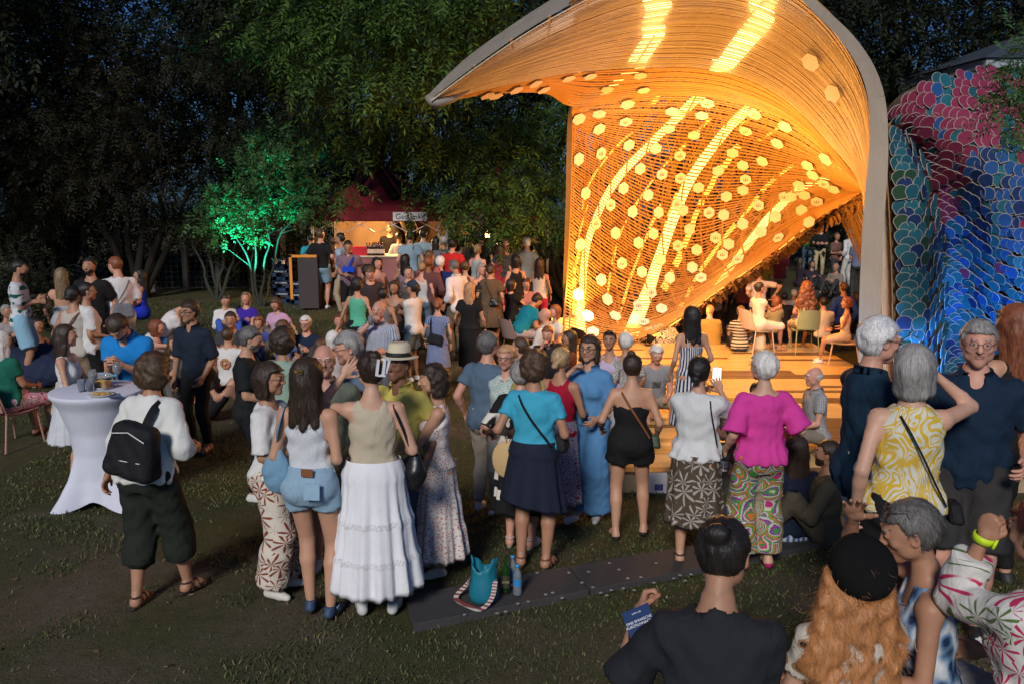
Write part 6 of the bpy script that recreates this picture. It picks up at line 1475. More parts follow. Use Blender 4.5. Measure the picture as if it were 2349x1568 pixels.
A['dkm'] = pp('grey-haired bearded man in long black T-shirt turned to the right', 575, 752, 1140, yaw=84, sex='m', fat=1.08, skin='light', hair=('full', 'darkgrey'), face='mob', hp=-14, group=G1, rh=(.10, .22, 1.0), lh=(-.1, .24, 1.0),
  tee=T((.013, .016, .017), off=.035, hem=-.18, sleeve=.8), low=dict(mat=C('plain', (.012, .014, .02))), shoe=sneak)
A['sage'] = pp('person with dark curly hair in sage green shirt behind the woman with glasses', 650, 757, 1150, yaw=20, skin='tan', hair=('afro', 'darkbrown'), group=G1, fat=1.05, tee=T((.26, .36, .29), sleeve=.8, off=.03), low=dict(mat=C('plain', (.05, .05, .06))), shoe=dshoe)
A['rust'] = pp('woman with dark bob and glasses in white top and rust palm-print trousers', 618, 834, 1355, yaw=100, hy=2, fat=1.08, skin='tan', hair=('bob', 'darkbrown'), glasses='on', face='fo', rh=(.12, .25, 1.02), lh=(-.02, .27, 1.02), group=G1,
  tee=T(WH, sleeve=.9, off=.026, sl_off=.02, hem=.0), low=dict(mat=C('petals', (.62, .55, .46), (.21, .045, .02), sc=1.15), off=.018, len=1.93, flare=([0, .6, 2], [0, .02, .075])), shoe=('sneaker', (.6, .57, .5), (.6, .57, .5)))
A['tank'] = pp('young woman with shoulder-length brown hair in grey-white tank top and denim shorts', 703, 824, 1405, yaw=8, skin='light', hair=('longwavy', 'darkbrown'), glasses='up', rh=(.10, .17, 1.06), lh=(-.12, .17, 1.06), fpos=[(.11, -.02, .08), (-.05, .05, .08)], group=G1,
  tee=tank(C('heather', (.58, .60, .62)), off=.010, hem=.07, neck='low', arm=.12), low=dict(mat=C('denim', (.22, .33, .42)), len=.36, off=.014, toff=.017, waist=.12, name='denim_shorts', wr=.003, flare=([0, .35], [0, .022]), kk=.012), shoe=('sneaker', (.03, .06, .12), (.04, .035, .03)))
A['bald'] = pp('bald man with glasses and grey-green shirt behind the denim-shorts woman', 742, 790, None, h=1.74, yaw=170, sex='m', fat=1.1, skin='rosy', hair=('bald', 'white'), face='mo', glasses='on', group=G1, tee=T((.12, .14, .11), neck='collar', off=.03), low=dict(mat=C('plain', (.25, .19, .12)), len=.95, off=.03), shoe=sneak)
A['greyc'] = pp('man with wavy grey hair and glasses in faded blue T-shirt looking down to the left', 796, 764, 1262, yaw=-112, sex='m', fat=1.05, skin='rosy', hair=('full', 'grey'), face='mo', glasses='on', hp=-12, group=G1, tee=T(C('heather', (.10, .15, .23)), off=.03, hem=-.1), low=dict(mat=C('denim', (.05, .08, .14)), len=.95, off=.03), shoe=('sneaker', (.35, .42, .5), (.5, .5, .5)))
A['skirt'] = pp('woman with white claw clip, cream tank top and long tiered white skirt', 848, 808, 1400, yaw=-4, skin='fair', fat=1.06, hair=('wideclip', 'darkbrown'), hy=24, rh=(.20, .20, 1.02), lh=(-.20, .22, 1.50), lp='open', lpole=(-1, .1, -.9), lpalm=(0, 1, 0), rp='relaxed', group=G1,
  tee=tank((.50, .43, .31), off=.010, hem=.06, arm=.135), low=dict(type='skirt', hem=.19, r=.262, mat=C('plain', (.74, .74, .76), bump=.2), tiers=[.42, .72], folds=13, amp=.022, waist=.13, hemj=.012, sx=.9, off=.030), shoe=('sneaker', (.55, .55, .55), (.6, .6, .58)))
A['yel'] = pp('man in cream fedora and pale yellow polo shirt with his mouth open', 912, 800, None, h=1.72, yaw=-150, sex='m', skin='brown', hair=('buzz', 'black'), face='mo', group=G1, tee=T((.62, .52, .12), neck='collar', off=.028), low=dict(mat=C('plain', (.08, .08, .1))), shoe=sneak, hat='fedora')
A['flor'] = pp('woman with dark curly bob in long sleeveless white dress with tiny red flowers', 990, 838, 1310, yaw=-98, fat=1.08, skin='light', hair=('bobcurl', 'darkbrown'), face='fo', hp=-6, rh=(.12, .28, .88), lh=(-.04, .30, .86), lp='grip', group=G1,
  tee=tank(C('sprig', (.66, .61, .57), (.42, .06, .05), (.45, .18, .10), sc=1.9), off=.016, hem=.0, dress=.17, r=.25, folds=10, amp=.022, tiers=[.35, .68], arm=.13), shoe=('sneaker', (.5, .45, .40), (.62, .6, .55)))
A['gm'] = pp('grey-haired man in blue-grey T-shirt and beige trousers seen from behind', 1122, 763, 1165, yaw=28, hy=-18, sex='m', fat=1.1, skin='rosy', hair=('full', 'darkgrey'), group=G1, rh=(.20, .18, .98), lh=(-.27, .04, .90), tee=T(C('heather', (.09, .14, .20)), off=.028, hem=-.09), low=dict(mat=C('linen', (.42, .36, .28)), off=.026, wr=.006), shoe=sneak)
A['gw'] = pp('smiling woman with reddish blond hair and round dark glasses in pale floral blouse', 1160, 782, None, h=1.64, yaw=-164, skin='rosy', fat=1.1, hair=('full', 'strawberry'), glasses='on', face='fos', group=G1, necklace=True, tee=T(C('petals', (.50, .55, .50), (.18, .30, .30), sc=2.2), neck='v', off=.03, sleeve=.7), low=dict(mat=C('plain', (.3, .28, .25))), shoe=sneak)
A['bw'] = pp('woman in bold black and white patterned dress half hidden behind the turquoise T-shirt', 1196, 828, 1248, yaw=15, fat=1.15, skin='rosy', hair=('full', 'grey'), group=G1, rh=(.20, .22, 1.05), lh=(-.3, .08, 1.0), tee=T(C('blocks', (.66, .63, .58), BK, sc=.8), off=.03, sleeve=1.0, dress=.36, r=.27, hem=.0, folds=8), shoe=('sandal', (.5, .5, .52), (.3, .25, .2)))
A['tur'] = pp('woman with short curly brown hair in turquoise T-shirt and dark asymmetric skirt', 1228, 806, 1296, yaw=14, hy=-10, fat=1.1, skin='tan', hair=('curly', 'brown'), rh=(.20, .20, 1.00), lh=(-.22, .12, 1.02), group=G1,
  tee=T(C('heather', (.05, .36, .52)), off=.022, hem=.04), low=dict(type='skirt', hem=.50, r=.25, mat=C('plain', (.014, .018, .035)), folds=7, amp=.02, asym=-.06, waist=.12), shoe=('sandal', (.22, .08, .05), (.06, .03, .02)))
A['pony'] = pp('woman with blond ponytail, sleeveless red top and blue-red patterned skirt', 1288, 797, 1190, yaw=30, fat=1.02, skin='tan', hair=('lowpony', 'blond'), rh=(.16, .26, 1.05), lh=(-.02, .28, 1.02), group=G1, tee=tank((.33, .008, .03), off=.014), low=dict(type='skirt', hem=.22, r=.23, mat=C('carpet', (.5, .5, .55), (.06, .12, .30), (.42, .05, .06), (.5, .5, .55), (.12, .25, .35), sc=1.5), folds=7, waist=.12), shoe=('sneaker', (.6, .6, .6), (.6, .6, .6)))
A['jump'] = pp('woman with dark curly shoulder-length hair and glasses in loose light blue jumpsuit', 1352, 772, 1182, yaw=-152, skin='light', hair=('bobcurl', 'darkbrown'), face='fs', glasses='on', rh=(.07, .20, 1.42), rp='fist', lh=(-.16, .2, 1.0), rpole=(1, -.2, -1), group=G1,
  tee=T((.09, .24, .46), neck='collar', off=.034, sleeve=.9, hem=.0, sl_off=.02), low=dict(mat=C('plain', (.09, .24, .46)), len=1.93, off=.03, flare=([0, .4, 2], [0, .03, .085]), wr=.006), shoe=('sneaker', (.5, .5, .5), (.5, .5, .5)))
A['lil'] = pp('woman with sunglasses on dark hair in lilac sleeveless top by the stage', 1399, 752, None, h=1.63, yaw=-165, skin='tan', hair=('bun', 'black'), face='fs', glasses='up', group=G4, tee=tank((.50, .40, .55), off=.014), low=dict(mat=C('plain', (.4, .4, .42))), shoe=sneak)
A['wsh'] = pp('woman with short white hair and patterned blouse seen from behind by the stage', 1434, 757, None, h=1.60, yaw=-30, skin='tan', hair=('full', 'white'), group=G4, tee=T(C('petals', (.45, .42, .38), (.12, .1, .1), sc=2.5), sleeve=.9, off=.028), low=dict(mat=C('plain', (.3, .2, .12))), shoe=sneak)
A['romp'] = pp('woman with high dark bun in strapless black playsuit and brown cross-body strap', 1452, 812, 1225, yaw=4, hy=-14, fat=1.12, skin='light', hair=('topbun', 'darkbrown'), rh=(.24, .10, .92), lh=(-.26, .06, 1.0), fpos=[(.14, .06, .08), (-.12, -.06, .08)], group=G1,
  tee=dict(mat=C('plain', BK), neck='strapless', topz=.34, off=.014, hem=.02), low=dict(mat=C('plain', BK), len=.42, off=.028, flare=([0, .5], [0, .035]), waist=.14, name='shorts', wr=.006), shoe=flat)
A['wman'] = pp('white-haired man in grey T-shirt seated on the stage edge facing the camera', 1507, 790, None, h=1.78, yaw=176, sex='m', pose='edge', skin='rosy', hair=('full', 'white'), face='mo', hp=-12, lean=10, group=G4, tee=T(C('heather', (.24, .25, .26)), off=.026, print=printmark(.055, .04, .30, 0, [plain('dark_print', (.05, .05, .05))], False, 'text')), low=dict(mat=C('linen', (.35, .30, .22)), len=.95), shoe=bsan)
A['strp'] = pp('woman with long dark wavy hair in navy and white striped strap dress on the stage', 1588, 704, None, h=1.70, z0=STZ, yaw=-12, hy=-8, skin='light', hair=('longwavy', 'black'), rh=(.22, .16, .95), group=G4, tee=dict(mat=C('vstripe', (.62, .62, .62), (.012, .018, .06), sc=1.4), neck='strapless', topz=.33, off=.012, straps=.005, hem=.0, dress=.30, r=.24, folds=6, amp=.008), shoe=sneak)
A['blo'] = pp('woman with black ponytail in white blouse and brown floral skirt holding up a phone', 1606, 818, 1290, yaw=18, hy=-6, fat=1.1, skin='light', hair=('lowpony', 'black'), rh=(.14, .34, 1.36), lh=(-.02, .38, 1.30), rp='open', rpalm=(0, 1, 0), group=G1,
  tee=T(C('linen', (.62, .63, .62)), off=.036, sleeve=1.2, sl_off=.03, hem=.0, boxy=.17, wr=.006), low=dict(type='skirt', hem=.37, r=.235, mat=C('petals', (.085, .06, .04), (.38, .34, .30), sc=1.0), folds=8, amp=.016, waist=.04), shoe=ksan)
A['pink'] = pp('older woman with short white hair in bright pink top and multicoloured ornate trousers', 1752, 808, 1296, yaw=-6, hy=24, fat=1.1, skin='fair', hair=('full', 'white'), glasses='on', face='fo', rh=(.28, .14, 1.02), lh=(-.24, .10, .92), lp='grip', group=G1, necklace=True,
  tee=T(C('knit', (.62, .05, .30)), neck='boat', off=.036, sleeve=.95, sl_off=.03, flare=.012, boxy=.18, hem=-.04, wr=.005), low=dict(mat=C('carpet', (.06, .30, .06), (.60, .16, .03), (.04, .24, .05), (.45, .03, .18), (.55, .50, .36), (.05, .28, .06), (.22, .05, .26), (.5, .48, .4), sc=.6), off=.022, len=1.9, flare=([0, .5, 2], [0, .02, .06])), shoe=('flat', (.35, .01, .10), (.35, .01, .10)))
A['bold'] = pp('bald old man in grey dotted shirt seated on the stage edge in profile', 1868, 834, None, h=1.74, yaw=-95, sex='m', pose='edge', skin='rosy', hair=('bald', 'white'), face='mo', group=G4, lean=4, tee=T(C('dots', (.20, .20, .20), (.5, .5, .5)), neck='collar', off=.028), low=dict(mat=C('plain', (.2, .17, .13))), shoe=dshoe)
A['camo'] = pp('person in dark camouflage T-shirt seated on the stage behind the pink top', 1738, 868, None, h=1.6, yaw=190, pose='edge', skin='brown', hair=('short', 'black'), group=G4, tee=T(C('swirl', (.012, .016, .012), (.03, .05, .02), (.10, .02, .015), sc=3), off=.03), low=dict(mat=C('plain', BK)), shoe=dshoe)
A['kid'] = pp('small boy in plaid shirt and beige trousers between the white blouse and the pink top', 1664, 958, None, h=1.6, Y=7.6, pose='kneel', yaw=-60, sex='m', skin='light', hair=('short', 'brown'), hp=-22, group=G4, tee=T(C('check', (.35, .38, .42), (.05, .08, .16), sc=1.2), neck='collar', off=.03, sleeve=1.2), low=dict(mat=C('linen', (.45, .38, .28)), off=.03), shoe=sneak)
A['dpc'] = pp('woman with dark curly hair in navy top and striped skirt seated on the path', 1826, 1000, None, Y=7.3, yaw=-10, pose='ground', skin='light', hair=('longwavy', 'darkbrown'), group=G1, fat=1.1, tee=T((.010, .016, .035), off=.03, hem=-.02), low=dict(mat=C('vstripe', (.5, .5, .52), (.06, .12, .30), sc=1.3), off=.035, len=1.4), shoe=bsan)
A['oli'] = pp('bearded man in olive shirt with a khaki bum bag seated on the path facing left', 1898, 1010, None, Y=7.2, yaw=-70, pose='ground', sex='m', skin='tan', hair=('short', 'darkbrown'), face='mob', group=G1, fat=1.08, tee=T((.09, .08, .055), off=.034, sleeve=1.3, hem=-.04), low=dict(mat=C('plain', (.08, .07, .05)), off=.024), shoe=bsan)
A['stl'] = pp('person with blue and white striped skirt seated low beside the boy', 1690, 1010, None, h=1.60, yaw=20, pose='ground', skin='light', hair=('lowbun', 'brown'), group=G1, tee=T((.10, .10, .08), off=.03), low=dict(type='skirt', mat=C('hstripe', (.5, .5, .52), (.06, .12, .30), sc=2.2), off=.03, len=1.6), shoe=bsan)
# ---- right hand group on the bank
A['silv'] = pp('tall man with silver hair and rimless glasses in navy polo and pale linen trousers', 2022, 733, None, Y=4.9, z0=.30, yaw=84, sex='m', fat=1.04, skin='rosy', hair=('full', 'silver'), face='mo', glasses='on', hp=-8, rh=(.20, .24, 1.02), lh=(-.02, .30, 1.0), group=G1, tee=T(C('linen', (.010, .03, .055)), neck='collar', off=.03, sleeve=.8, hem=-.16), low=dict(mat=C('linen', (.50, .55, .50)), off=.03, flare=([0, 2], [0, .03]), wr=.007), shoe=sneak)
A['leaf'] = pp('woman with grey bob in sleeveless yellow and white leaf-print top and black trousers', 2104, 796, None, Y=4.35, z0=.34, yaw=8, hy=-30, fat=1.12, skin='fair', hair=('bob', 'grey'), rh=(.16, .16, 1.52), rpole=(1, .3, -.7), rp='open', lh=(-.24, -.04, .88), lp='relaxed', group=G1, tee=tank(C('swirl', (.60, .59, .50), (.62, .40, .04), (.58, .38, .05), sc=1.6), off=.022, hem=-.02, arm=.16, neck='round'), low=dict(mat=C('plain', BK), off=.024), shoe=dshoe)
A['polo'] = pp('man with short grey hair and round glasses in navy polo and dark grey shorts', 2250, 738, None, Y=4.75, z0=.32, yaw=-158, sex='m', fat=1.16, skin='rosy', hair=('shortneat', 'grey'), face='mo', glasses='on', hp=-3, rh=(.22, .26, .98), lh=(-.24, .14, 1.02), rp='grip', group=G1, tee=T((.008, .022, .045), neck='collar', off=.032, hem=-.05, sleeve=.7), low=dict(mat=C('plain', (.035, .033, .032)), len=.90, off=.034, flare=([0, 1], [0, .03])), shoe=('boot', (.012, .012, .014), (.6, .6, .6)))
A['brr'] = pp('woman with long brown hair in black top with a magenta strap at the right edge', 2330, 700, None, Y=6.2, z0=-.05, yaw=-18, skin='light', hair=('long', 'redbrown'), group=G1, tee=tank(BK, off=.014), low=dict(mat=C('plain', BK)), shoe=dshoe)
A['snk'] = pp('man with dark grey shorts and black high-top sneakers standing behind the navy polo', 2290, 815, None, Y=6.6, z0=-.1, yaw=-70, sex='m', skin='light', hair=('short', 'brown'), group=G1, fpos=[(.10, .2, .08), (-.10, -.1, .08)], tee=T(BK), low=dict(mat=C('plain', (.03, .03, .035))), shoe=('boot', (.012, .012, .014), (.6, .6, .6)))
# ---- seated at the lower right
A['bun'] = pp('person with black hair pinned up in black T-shirt holding a flyer, seen from behind', 1662, 1196, None, Y=2.95, fitz=True, h=1.86, fat=1.04, yaw=14, hy=-12, sex='f', pose='chair', skin='tan', hair=('bun', 'black'), lean=14, hp=-14, lh=(-.26, .30, .90), rh=(-.02, .36, .78), lp='grip', rp='grip', lpole=(-.5, -.3, -1), rpole=(.3, -.3, -1), group=G6, tee=T((.018, .020, .024), off=.03, sleeve=.9, hem=-.05, sl_off=.02), low=dict(mat=C('plain', BK)), shoe=dshoe)
A['ber'] = pp('person with long curly ginger hair under a black knitted beret, seen from behind', 1960, 1246, None, Y=2.95, fitz=True, h=1.62, yaw=-6, pose='chair', skin='fair', hair=('longcurly', 'ginger'), group=G6, tee=T(C('leopard', (.55, .50, .42), (.30, .18, .08), (.015, .012, .01)), off=.03), low=dict(mat=C('plain', BK)), shoe=dshoe, hat='beret')
A['kiss'] = pp('woman with cropped grey hair and glasses pushed up in blue and white cloud-print top', 2092, 1152, None, Y=3.05, fitz=True, h=1.66, yaw=-72, hy=5, pose='chair', fat=1.0, skin='tan', hair=('short', 'darkgrey'), glasses='up', face='fo', hp=-10, rh=(.05, .32, 1.22), rp='open', rpole=(1, .2, -1), lean=8, group=G6, tee=tank(C('clouds', (.62, .64, .66), (.012, .03, .08), (.12, .22, .36)), off=.02, arm=.15), low=dict(mat=C('plain', NV)), shoe=dshoe)
A['rose'] = pp('person with dark maroon hair in white blouse with red flowers, hand at the face', 2398, 1150, None, Y=2.7, fitz=True, h=1.66, yaw=-28, pose='chair', fat=1.12, skin='tan', hair=('full', 'maroon'), face='fo', lh=(-.06, .22, 1.16), lp='fist', lpole=(-.15, .2, -1), lean=4, group=G6, tee=T(C('petals', (.62, .60, .55), (.50, .03, .10), (.10, .16, .05), (.45, .06, .12), sc=1.5), off=.03, sleeve=1.7, sl_off=.015), low=dict(mat=C('plain', (.3, .3, .3))), shoe=dshoe)
# ---- left of the lawn
pp('young man with fade haircut in white and green striped football shirt and light blue shorts', 44, 598, None, h=1.80, yaw=70, hp=-12, sex='m', skin='tan', hair=('buzz', 'black'), face='mb', rh=(.02, .22, 1.16), lh=(.08, .24, 1.14), group=G2, tee=T(C('jersey', (.60, .61, .63), (.006, .10, .07)), off=.03, hem=-.09, sleeve=.8), low=dict(mat=C('plain', (.25, .45, .58)), len=.85, off=.035, flare=([0, 1], [0, .03])), shoe=sneak)
pp('woman with very long blond hair and bare shoulders seen from behind', 140, 615, None, h=1.66, yaw=-10, skin='light', hair=('long', 'darkblond'), group=G2, tee=dict(mat=C('knit', (.35, .36, .38)), neck='strapless', topz=.25, off=.03), low=dict(mat=C('plain', (.1, .1, .12))), shoe=sneak)
pp('bearded smiling man in black T-shirt with a small white emblem', 203, 592, None, h=1.82, yaw=182, sex='m', fat=1.08, skin='tan', hair=('short', 'black'), face='mbs', group=G2, tee=T(BK, off=.03, sleeve=.8, print=printmark(.035, .045, .30, 0, [plain('pale_print', (.5, .5, .52))], False, 'diamond')), low=dict(mat=C('plain', BK)), shoe=dshoe)
A['gbag'] = pp('young man in white T-shirt and beige trousers with grey cross-body bag', 262, 590, None, h=1.82, yaw=-40, hy=20, hp=-14, sex='m', skin='rosy', hair=('shortneat', 'redbrown'), rh=(.18, .2, 1.0), lh=(-.05, .25, 1.05), group=G2, tee=T(WH, off=.034, hem=-.1, sleeve=.9), low=dict(mat=C('plain', (.42, .37, .29)), off=.03), shoe=sneak)
A['bei'] = pp('woman with low dark bun in sleeveless beige blouse seen from behind', 168, 657, None, h=1.64, yaw=6, hy=-10, fat=1.1, skin='tan', hair=('lowbun', 'black'), group=G2, tee=tank((.46, .42, .36), off=.03, hem=-.08, arm=.16), low=dict(mat=C('plain', (.3, .22, .14)), off=.03), shoe=bsan)
pp('person with short hair and glasses in loose white T-shirt holding a drink', 199, 648, None, h=1.68, yaw=60, skin='tan', hair=('buzz', 'black'), glasses='on', group=G2, rh=(.1, .25, 1.02), tee=T(WH, off=.04, sleeve=.8, boxy=.18), low=dict(mat=C('plain', BK)), shoe=dshoe)
pp('woman in royal blue dress sitting at the dark hedge', 318, 618, None, h=1.66, yaw=-110, pose='chair', skin='tan', hair=('long', 'black'), group=G2, tee=tank((.01, .03, .38), off=.02), low=dict(type='skirt', mat=C('plain', (.01, .03, .38)), len=.9), shoe=bsan)
pp('person in white T-shirt and blue jeans bending forward behind the red-haired woman', 430, 688, None, h=1.72, yaw=70, sex='m', pose='chair', skin='light', hair=('short', 'darkbrown'), lean=42, hp=-20, group=G2, rh=(.1, .5, .35), tee=T(WH, off=.035), low=dict(mat=C('denim', (.02, .10, .22))), shoe=sneak)
pp('woman with red-brown bob in grey-beige top seated with outstretched arms', 360, 735, None, h=1.64, yaw=80, pose='ground', skin='rosy', hair=('bobcurl', 'redbrown'), group=G2, rh=(.15, .55, .50), lh=(-.1, .55, .5), tee=tank((.22, .19, .18), off=.02), low=dict(mat=C('plain', (.08, .1, .12))), shoe=sneak)
pp('woman with dark hair in open white shirt seated on the lawn looking down', 516, 676, None, h=1.66, yaw=150, pose='ground', skin='light', hair=('lowbun', 'darkbrown'), hp=-22, group=G2, tee=T(WH, off=.032, sleeve=1.4, neck='v'), low=dict(mat=C('plain', (.05, .1, .4))), shoe=sneak)
pp('woman with long light brown hair in violet-blue T-shirt seated on the lawn', 563, 671, None, h=1.66, yaw=176, pose='ground', skin='rosy', hair=('long', 'darkblond'), group=G2, tee=T((.045, .02, .30), off=.024), low=dict(mat=C('denim', (.05, .09, .13)), len=.95), shoe=sneak)
pp('girl with long brown hair in pink T-shirt leaning back on one hand', 631, 684, None, h=1.64, yaw=200, pose='ground', skin='light', hair=('longwavy', 'brown'), hp=-20, group=G2, lh=(-.42, -.05, .12), tee=T((.55, .32, .46), off=.028), low=dict(mat=C('plain', (.3, .3, .32))), shoe=sneak)
pp('dark-haired man in dark grey T-shirt seated in the middle of the lawn group', 528, 716, None, h=1.80, yaw=172, pose='ground', sex='m', skin='tan', hair=('short', 'darkbrown'), hp=-8, group=G2, tee=T((.045, .05, .055), off=.03), low=dict(mat=C('plain', (.06, .06, .07)), len=.95), shoe=sneak)
pp('boy in white T-shirt with a round orange emblem on the back', 522, 752, None, h=1.66, yaw=6, pose='ground', sex='m', skin='light', hair=('short', 'brown'), group=G2, tee=T(WH, off=.03, print=printmark(.075, .075, .30, 0, [plain('orange_print', (.45, .18, .06))], True)), low=dict(mat=C('plain', (.35, .37, .4))), shoe=sneak)
pp('child with curly ginger-brown hair seated behind the grey-haired man', 592, 728, None, h=1.40, yaw=170, pose='ground', skin='light', hair=('curly', 'redbrown'), group=G2, tee=T((.08, .10, .35)), low=dict(mat=C('plain', (.1, .1, .1))), shoe=sneak)
pp('person with brown curls seated directly behind the black curly head', 648, 736, None, h=1.62, yaw=20, pose='ground', skin='light', hair=('curly', 'brown'), group=G2, tee=T((.10, .18, .42)), low=dict(mat=C('plain', (.2, .2, .2))), shoe=sneak)
pp('barefoot person in black shorts seated with bare knees up', 480, 800, None, h=1.66, yaw=80, pose='ground', sex='m', skin='light', hair=('short', 'brown'), group=G2, tee=T((.03, .03, .035)), low=dict(mat=C('plain', BK), len=.8), shoe=bsan)
pp('white-haired man with glasses in navy sweater seated facing the camera', 700, 726, None, h=1.74, yaw=186, pose='ground', sex='m', skin='rosy', hair=('full', 'white'), face='mo', glasses='on', group=G2, hp=-6, tee=T(NV, sleeve=1.8), low=dict(mat=C('plain', (.05, .05, .05))), shoe=dshoe)
pp('woman with auburn hair in black top talking, seated', 776, 722, None, h=1.64, yaw=160, pose='ground', skin='rosy', hair=('short', 'auburn'), group=G2, tee=T(BK), low=dict(mat=C('plain', BK)), shoe=dshoe)
pp('person with white hair seen from behind next to the grey-haired man in blue', 764, 760, None, h=1.62, yaw=10, pose='chair', skin='rosy', hair=('bob', 'white'), group=G2, tee=T((.5, .42, .4)), low=dict(mat=C('plain', (.2, .2, .2))), shoe=sneak)
pp('person in grey T-shirt and brown hair seated before the navy sweater', 735, 778, None, h=1.60, yaw=0, pose='ground', skin='light', hair=('longwavy', 'brown'), group=G2, tee=T(C('petals', (.4, .4, .3), (.1, .12, .08), sc=2)), low=dict(mat=C('plain', (.2, .2, .2))), shoe=sneak)
A['grn'] = pp('white-haired woman in green T-shirt on a pink chair at the left edge', 4, 760, None, h=1.62, yaw=20, pose='chair', fat=1.15, skin='tan', hair=('long', 'white'), group=G2, tee=T((.012, .12, .08), off=.03), low=dict(mat=C('petals', (.6, .5, .5), (.6, .03, .15), sc=1.5), len=.95, off=.03), shoe=bsan)
pp('shirtless-armed person in black vest lounging on the dark bean bag with a glass', 84, 730, None, h=1.66, yaw=110, pose='ground', skin='tan', hair=('short', 'black'), group=G2, rh=(.1, .35, .55), tee=tank(BK), low=dict(mat=C('plain', BK), len=.7), shoe=bsan)
pp('person in magenta cap seated behind the green T-shirt', 14, 700, None, h=1.64, yaw=120, pose='ground', skin='tan', hair=('short', 'grey'), group=G2, tee=T((.35, .35, .36)), low=dict(mat=C('plain', BK)), shoe=bsan)
pp('person in grey shorts asleep behind the navy shirted man', 398, 770, None, h=1.60, yaw=150, pose='ground', skin='light', hair=('long', 'brown'), group=G2, tee=T((.08, .08, .09)), low=dict(mat=C('plain', (.1, .1, .1))), shoe=bsan)
# ---- middle
A['mint'] = pp('person with short black hair in mint green tank top and black trousers', 820, 638, None, h=1.66, yaw=10, hy=-12, skin='light', hair=('curly', 'black'), group=G3, rh=(.26, .1, .95), lh=(-.36, .02, .86), tee=tank((.10, .44, .28), off=.016), low=dict(mat=C('plain', BK), off=.022), shoe=dshoe)
A['drk'] = pp('balding man in blue and white striped shirt drinking from a glass', 868, 690, None, h=1.80, yaw=-168, sex='m', fat=1.08, skin='rosy', hair=('bald', 'grey'), face='mo', rh=(.03, .20, 1.46), rpole=(1, .1, -1), rp='grip', lh=(-.14, .24, 1.10), group=G3, tee=T(C('vstripe', (.50, .52, .55), (.16, .20, .30), sc=3.4), neck='collar', off=.032), low=dict(mat=C('plain', (.1, .1, .12))), shoe=dshoe)
A['cap'] = pp('young man in white T-shirt, navy cap and denim shorts with folded arms', 944, 646, 872, yaw=-60, hy=5, sex='m', skin='tan', hair=('short', 'black'), rh=(.04, .24, 1.14), lh=(.06, .25, 1.12), group=G3, tee=T(WH, off=.036, hem=-.1, sleeve=.9), low=dict(mat=C('denim', (.12, .18, .24)), len=.9, off=.035), shoe=sneak, hat='cap')
A['dot'] = pp('woman with dark hair in short blue dress with white dots and black bag', 1004, 684, 906, yaw=6, skin='light', hair=('lowbun', 'redbrown'), rh=(.22, .0, .88), group=G3, fat=1.04, tee=T(C('dots', (.035, .07, .22), (.45, .5, .6)), off=.016, sleeve=.4, hem=.0, dress=.52, r=.22, amp=.006, folds=5), shoe=bsan)
A['blk'] = pp('woman with long red-blond hair in black T-shirt dress walking away', 1078, 648, 872, yaw=8, hy=-14, fat=1.05, skin='tan', hair=('long', 'strawberry'), rh=(.26, .05, .86), group=G3, tee=T(BK, off=.03, hem=.0, dress=.28, r=.20, amp=.008, folds=5), shoe=flat)
A['olv'] = pp('woman with dark bun in loose olive brown dress with small dark shoulder bag', 1125, 606, 810, yaw=8, skin='light', hair=('lowbun', 'darkbrown'), rh=(.25, .03, .88), group=G3, fat=1.12, tee=T((.11, .075, .045), off=.045, hem=.0, dress=.52, r=.27, boxy=.19, sleeve=.7), shoe=dshoe)
A['wsht'] = pp('grey-haired man in untucked white shirt and khaki trousers looking down', 1040, 574, None, h=1.82, yaw=-50, hp=-20, sex='m', skin='tan', hair=('shortneat', 'darkgrey'), face='mob', glasses='on', group=G3, tee=T((.66, .64, .66), sleeve=1.6, off=.035, hem=-.14, neck='collar'), low=dict(mat=C('plain', (.12, .10, .07)), off=.024), shoe=dshoe)
A['nvt'] = pp('man with thin grey-blond hair in navy T-shirt seen from behind', 1010, 596, None, h=1.78, yaw=10, sex='m', fat=1.1, skin='rosy', hair=('full', 'silver'), group=G3, rh=(.12, .16, 1.0), lh=(-.12, .16, 1.0), tee=T((.008, .025, .13), off=.036, hem=-.1), low=dict(mat=C('denim', (.02, .03, .07)), off=.02), shoe=dshoe)
pp('woman with blond hair knot in white strap top seen from behind', 968, 588, None, h=1.66, yaw=8, skin='rosy', hair=('lowbun', 'darkblond'), group=G3, fat=1.08, tee=tank((.50, .50, .50), off=.014, neck='low'), low=dict(mat=C('denim', (.1, .14, .2))), shoe=sneak)
pp('woman with hair parted in the middle looking at the camera over the capped man', 936, 613, None, h=1.66, yaw=172, skin='fair', hair=('bun', 'darkbrown'), group=G3, tee=T((.10, .08, .08)), low=dict(mat=C('plain', BK)), shoe=dshoe)
pp('smiling woman with dark wavy hair in brown strap top', 904, 645, None, h=1.64, yaw=192, skin='tan', hair=('bobcurl', 'darkbrown'), face='fs', group=G3, tee=tank((.10, .06, .045), neck='low'), low=dict(mat=C('plain', BK)), shoe=dshoe)
pp('person in grey strap top seen from behind, left of the striped shirt', 878, 660, None, h=1.64, yaw=6, skin='tan', hair=('short', 'black'), group=G3, tee=tank((.16, .15, .15)), low=dict(mat=C('plain', BK)), shoe=dshoe)
pp('smiling woman with dark hair in pale off-shoulder top near the counter', 866, 591, None, h=1.66, yaw=150, skin='rosy', hair=('bobcurl', 'black'), face='fs', group=G3, tee=tank((.48, .28, .24), neck='low'), low=dict(mat=C('plain', BK)), shoe=dshoe)
pp('man with brown hair in dark jacket bending his head', 848, 613, None, h=1.74, yaw=170, sex='m', skin='rosy', hair=('full', 'brown'), hp=-25, group=G3, tee=T((.04, .03, .03), sleeve=1.8), low=dict(mat=C('plain', BK)), shoe=dshoe)
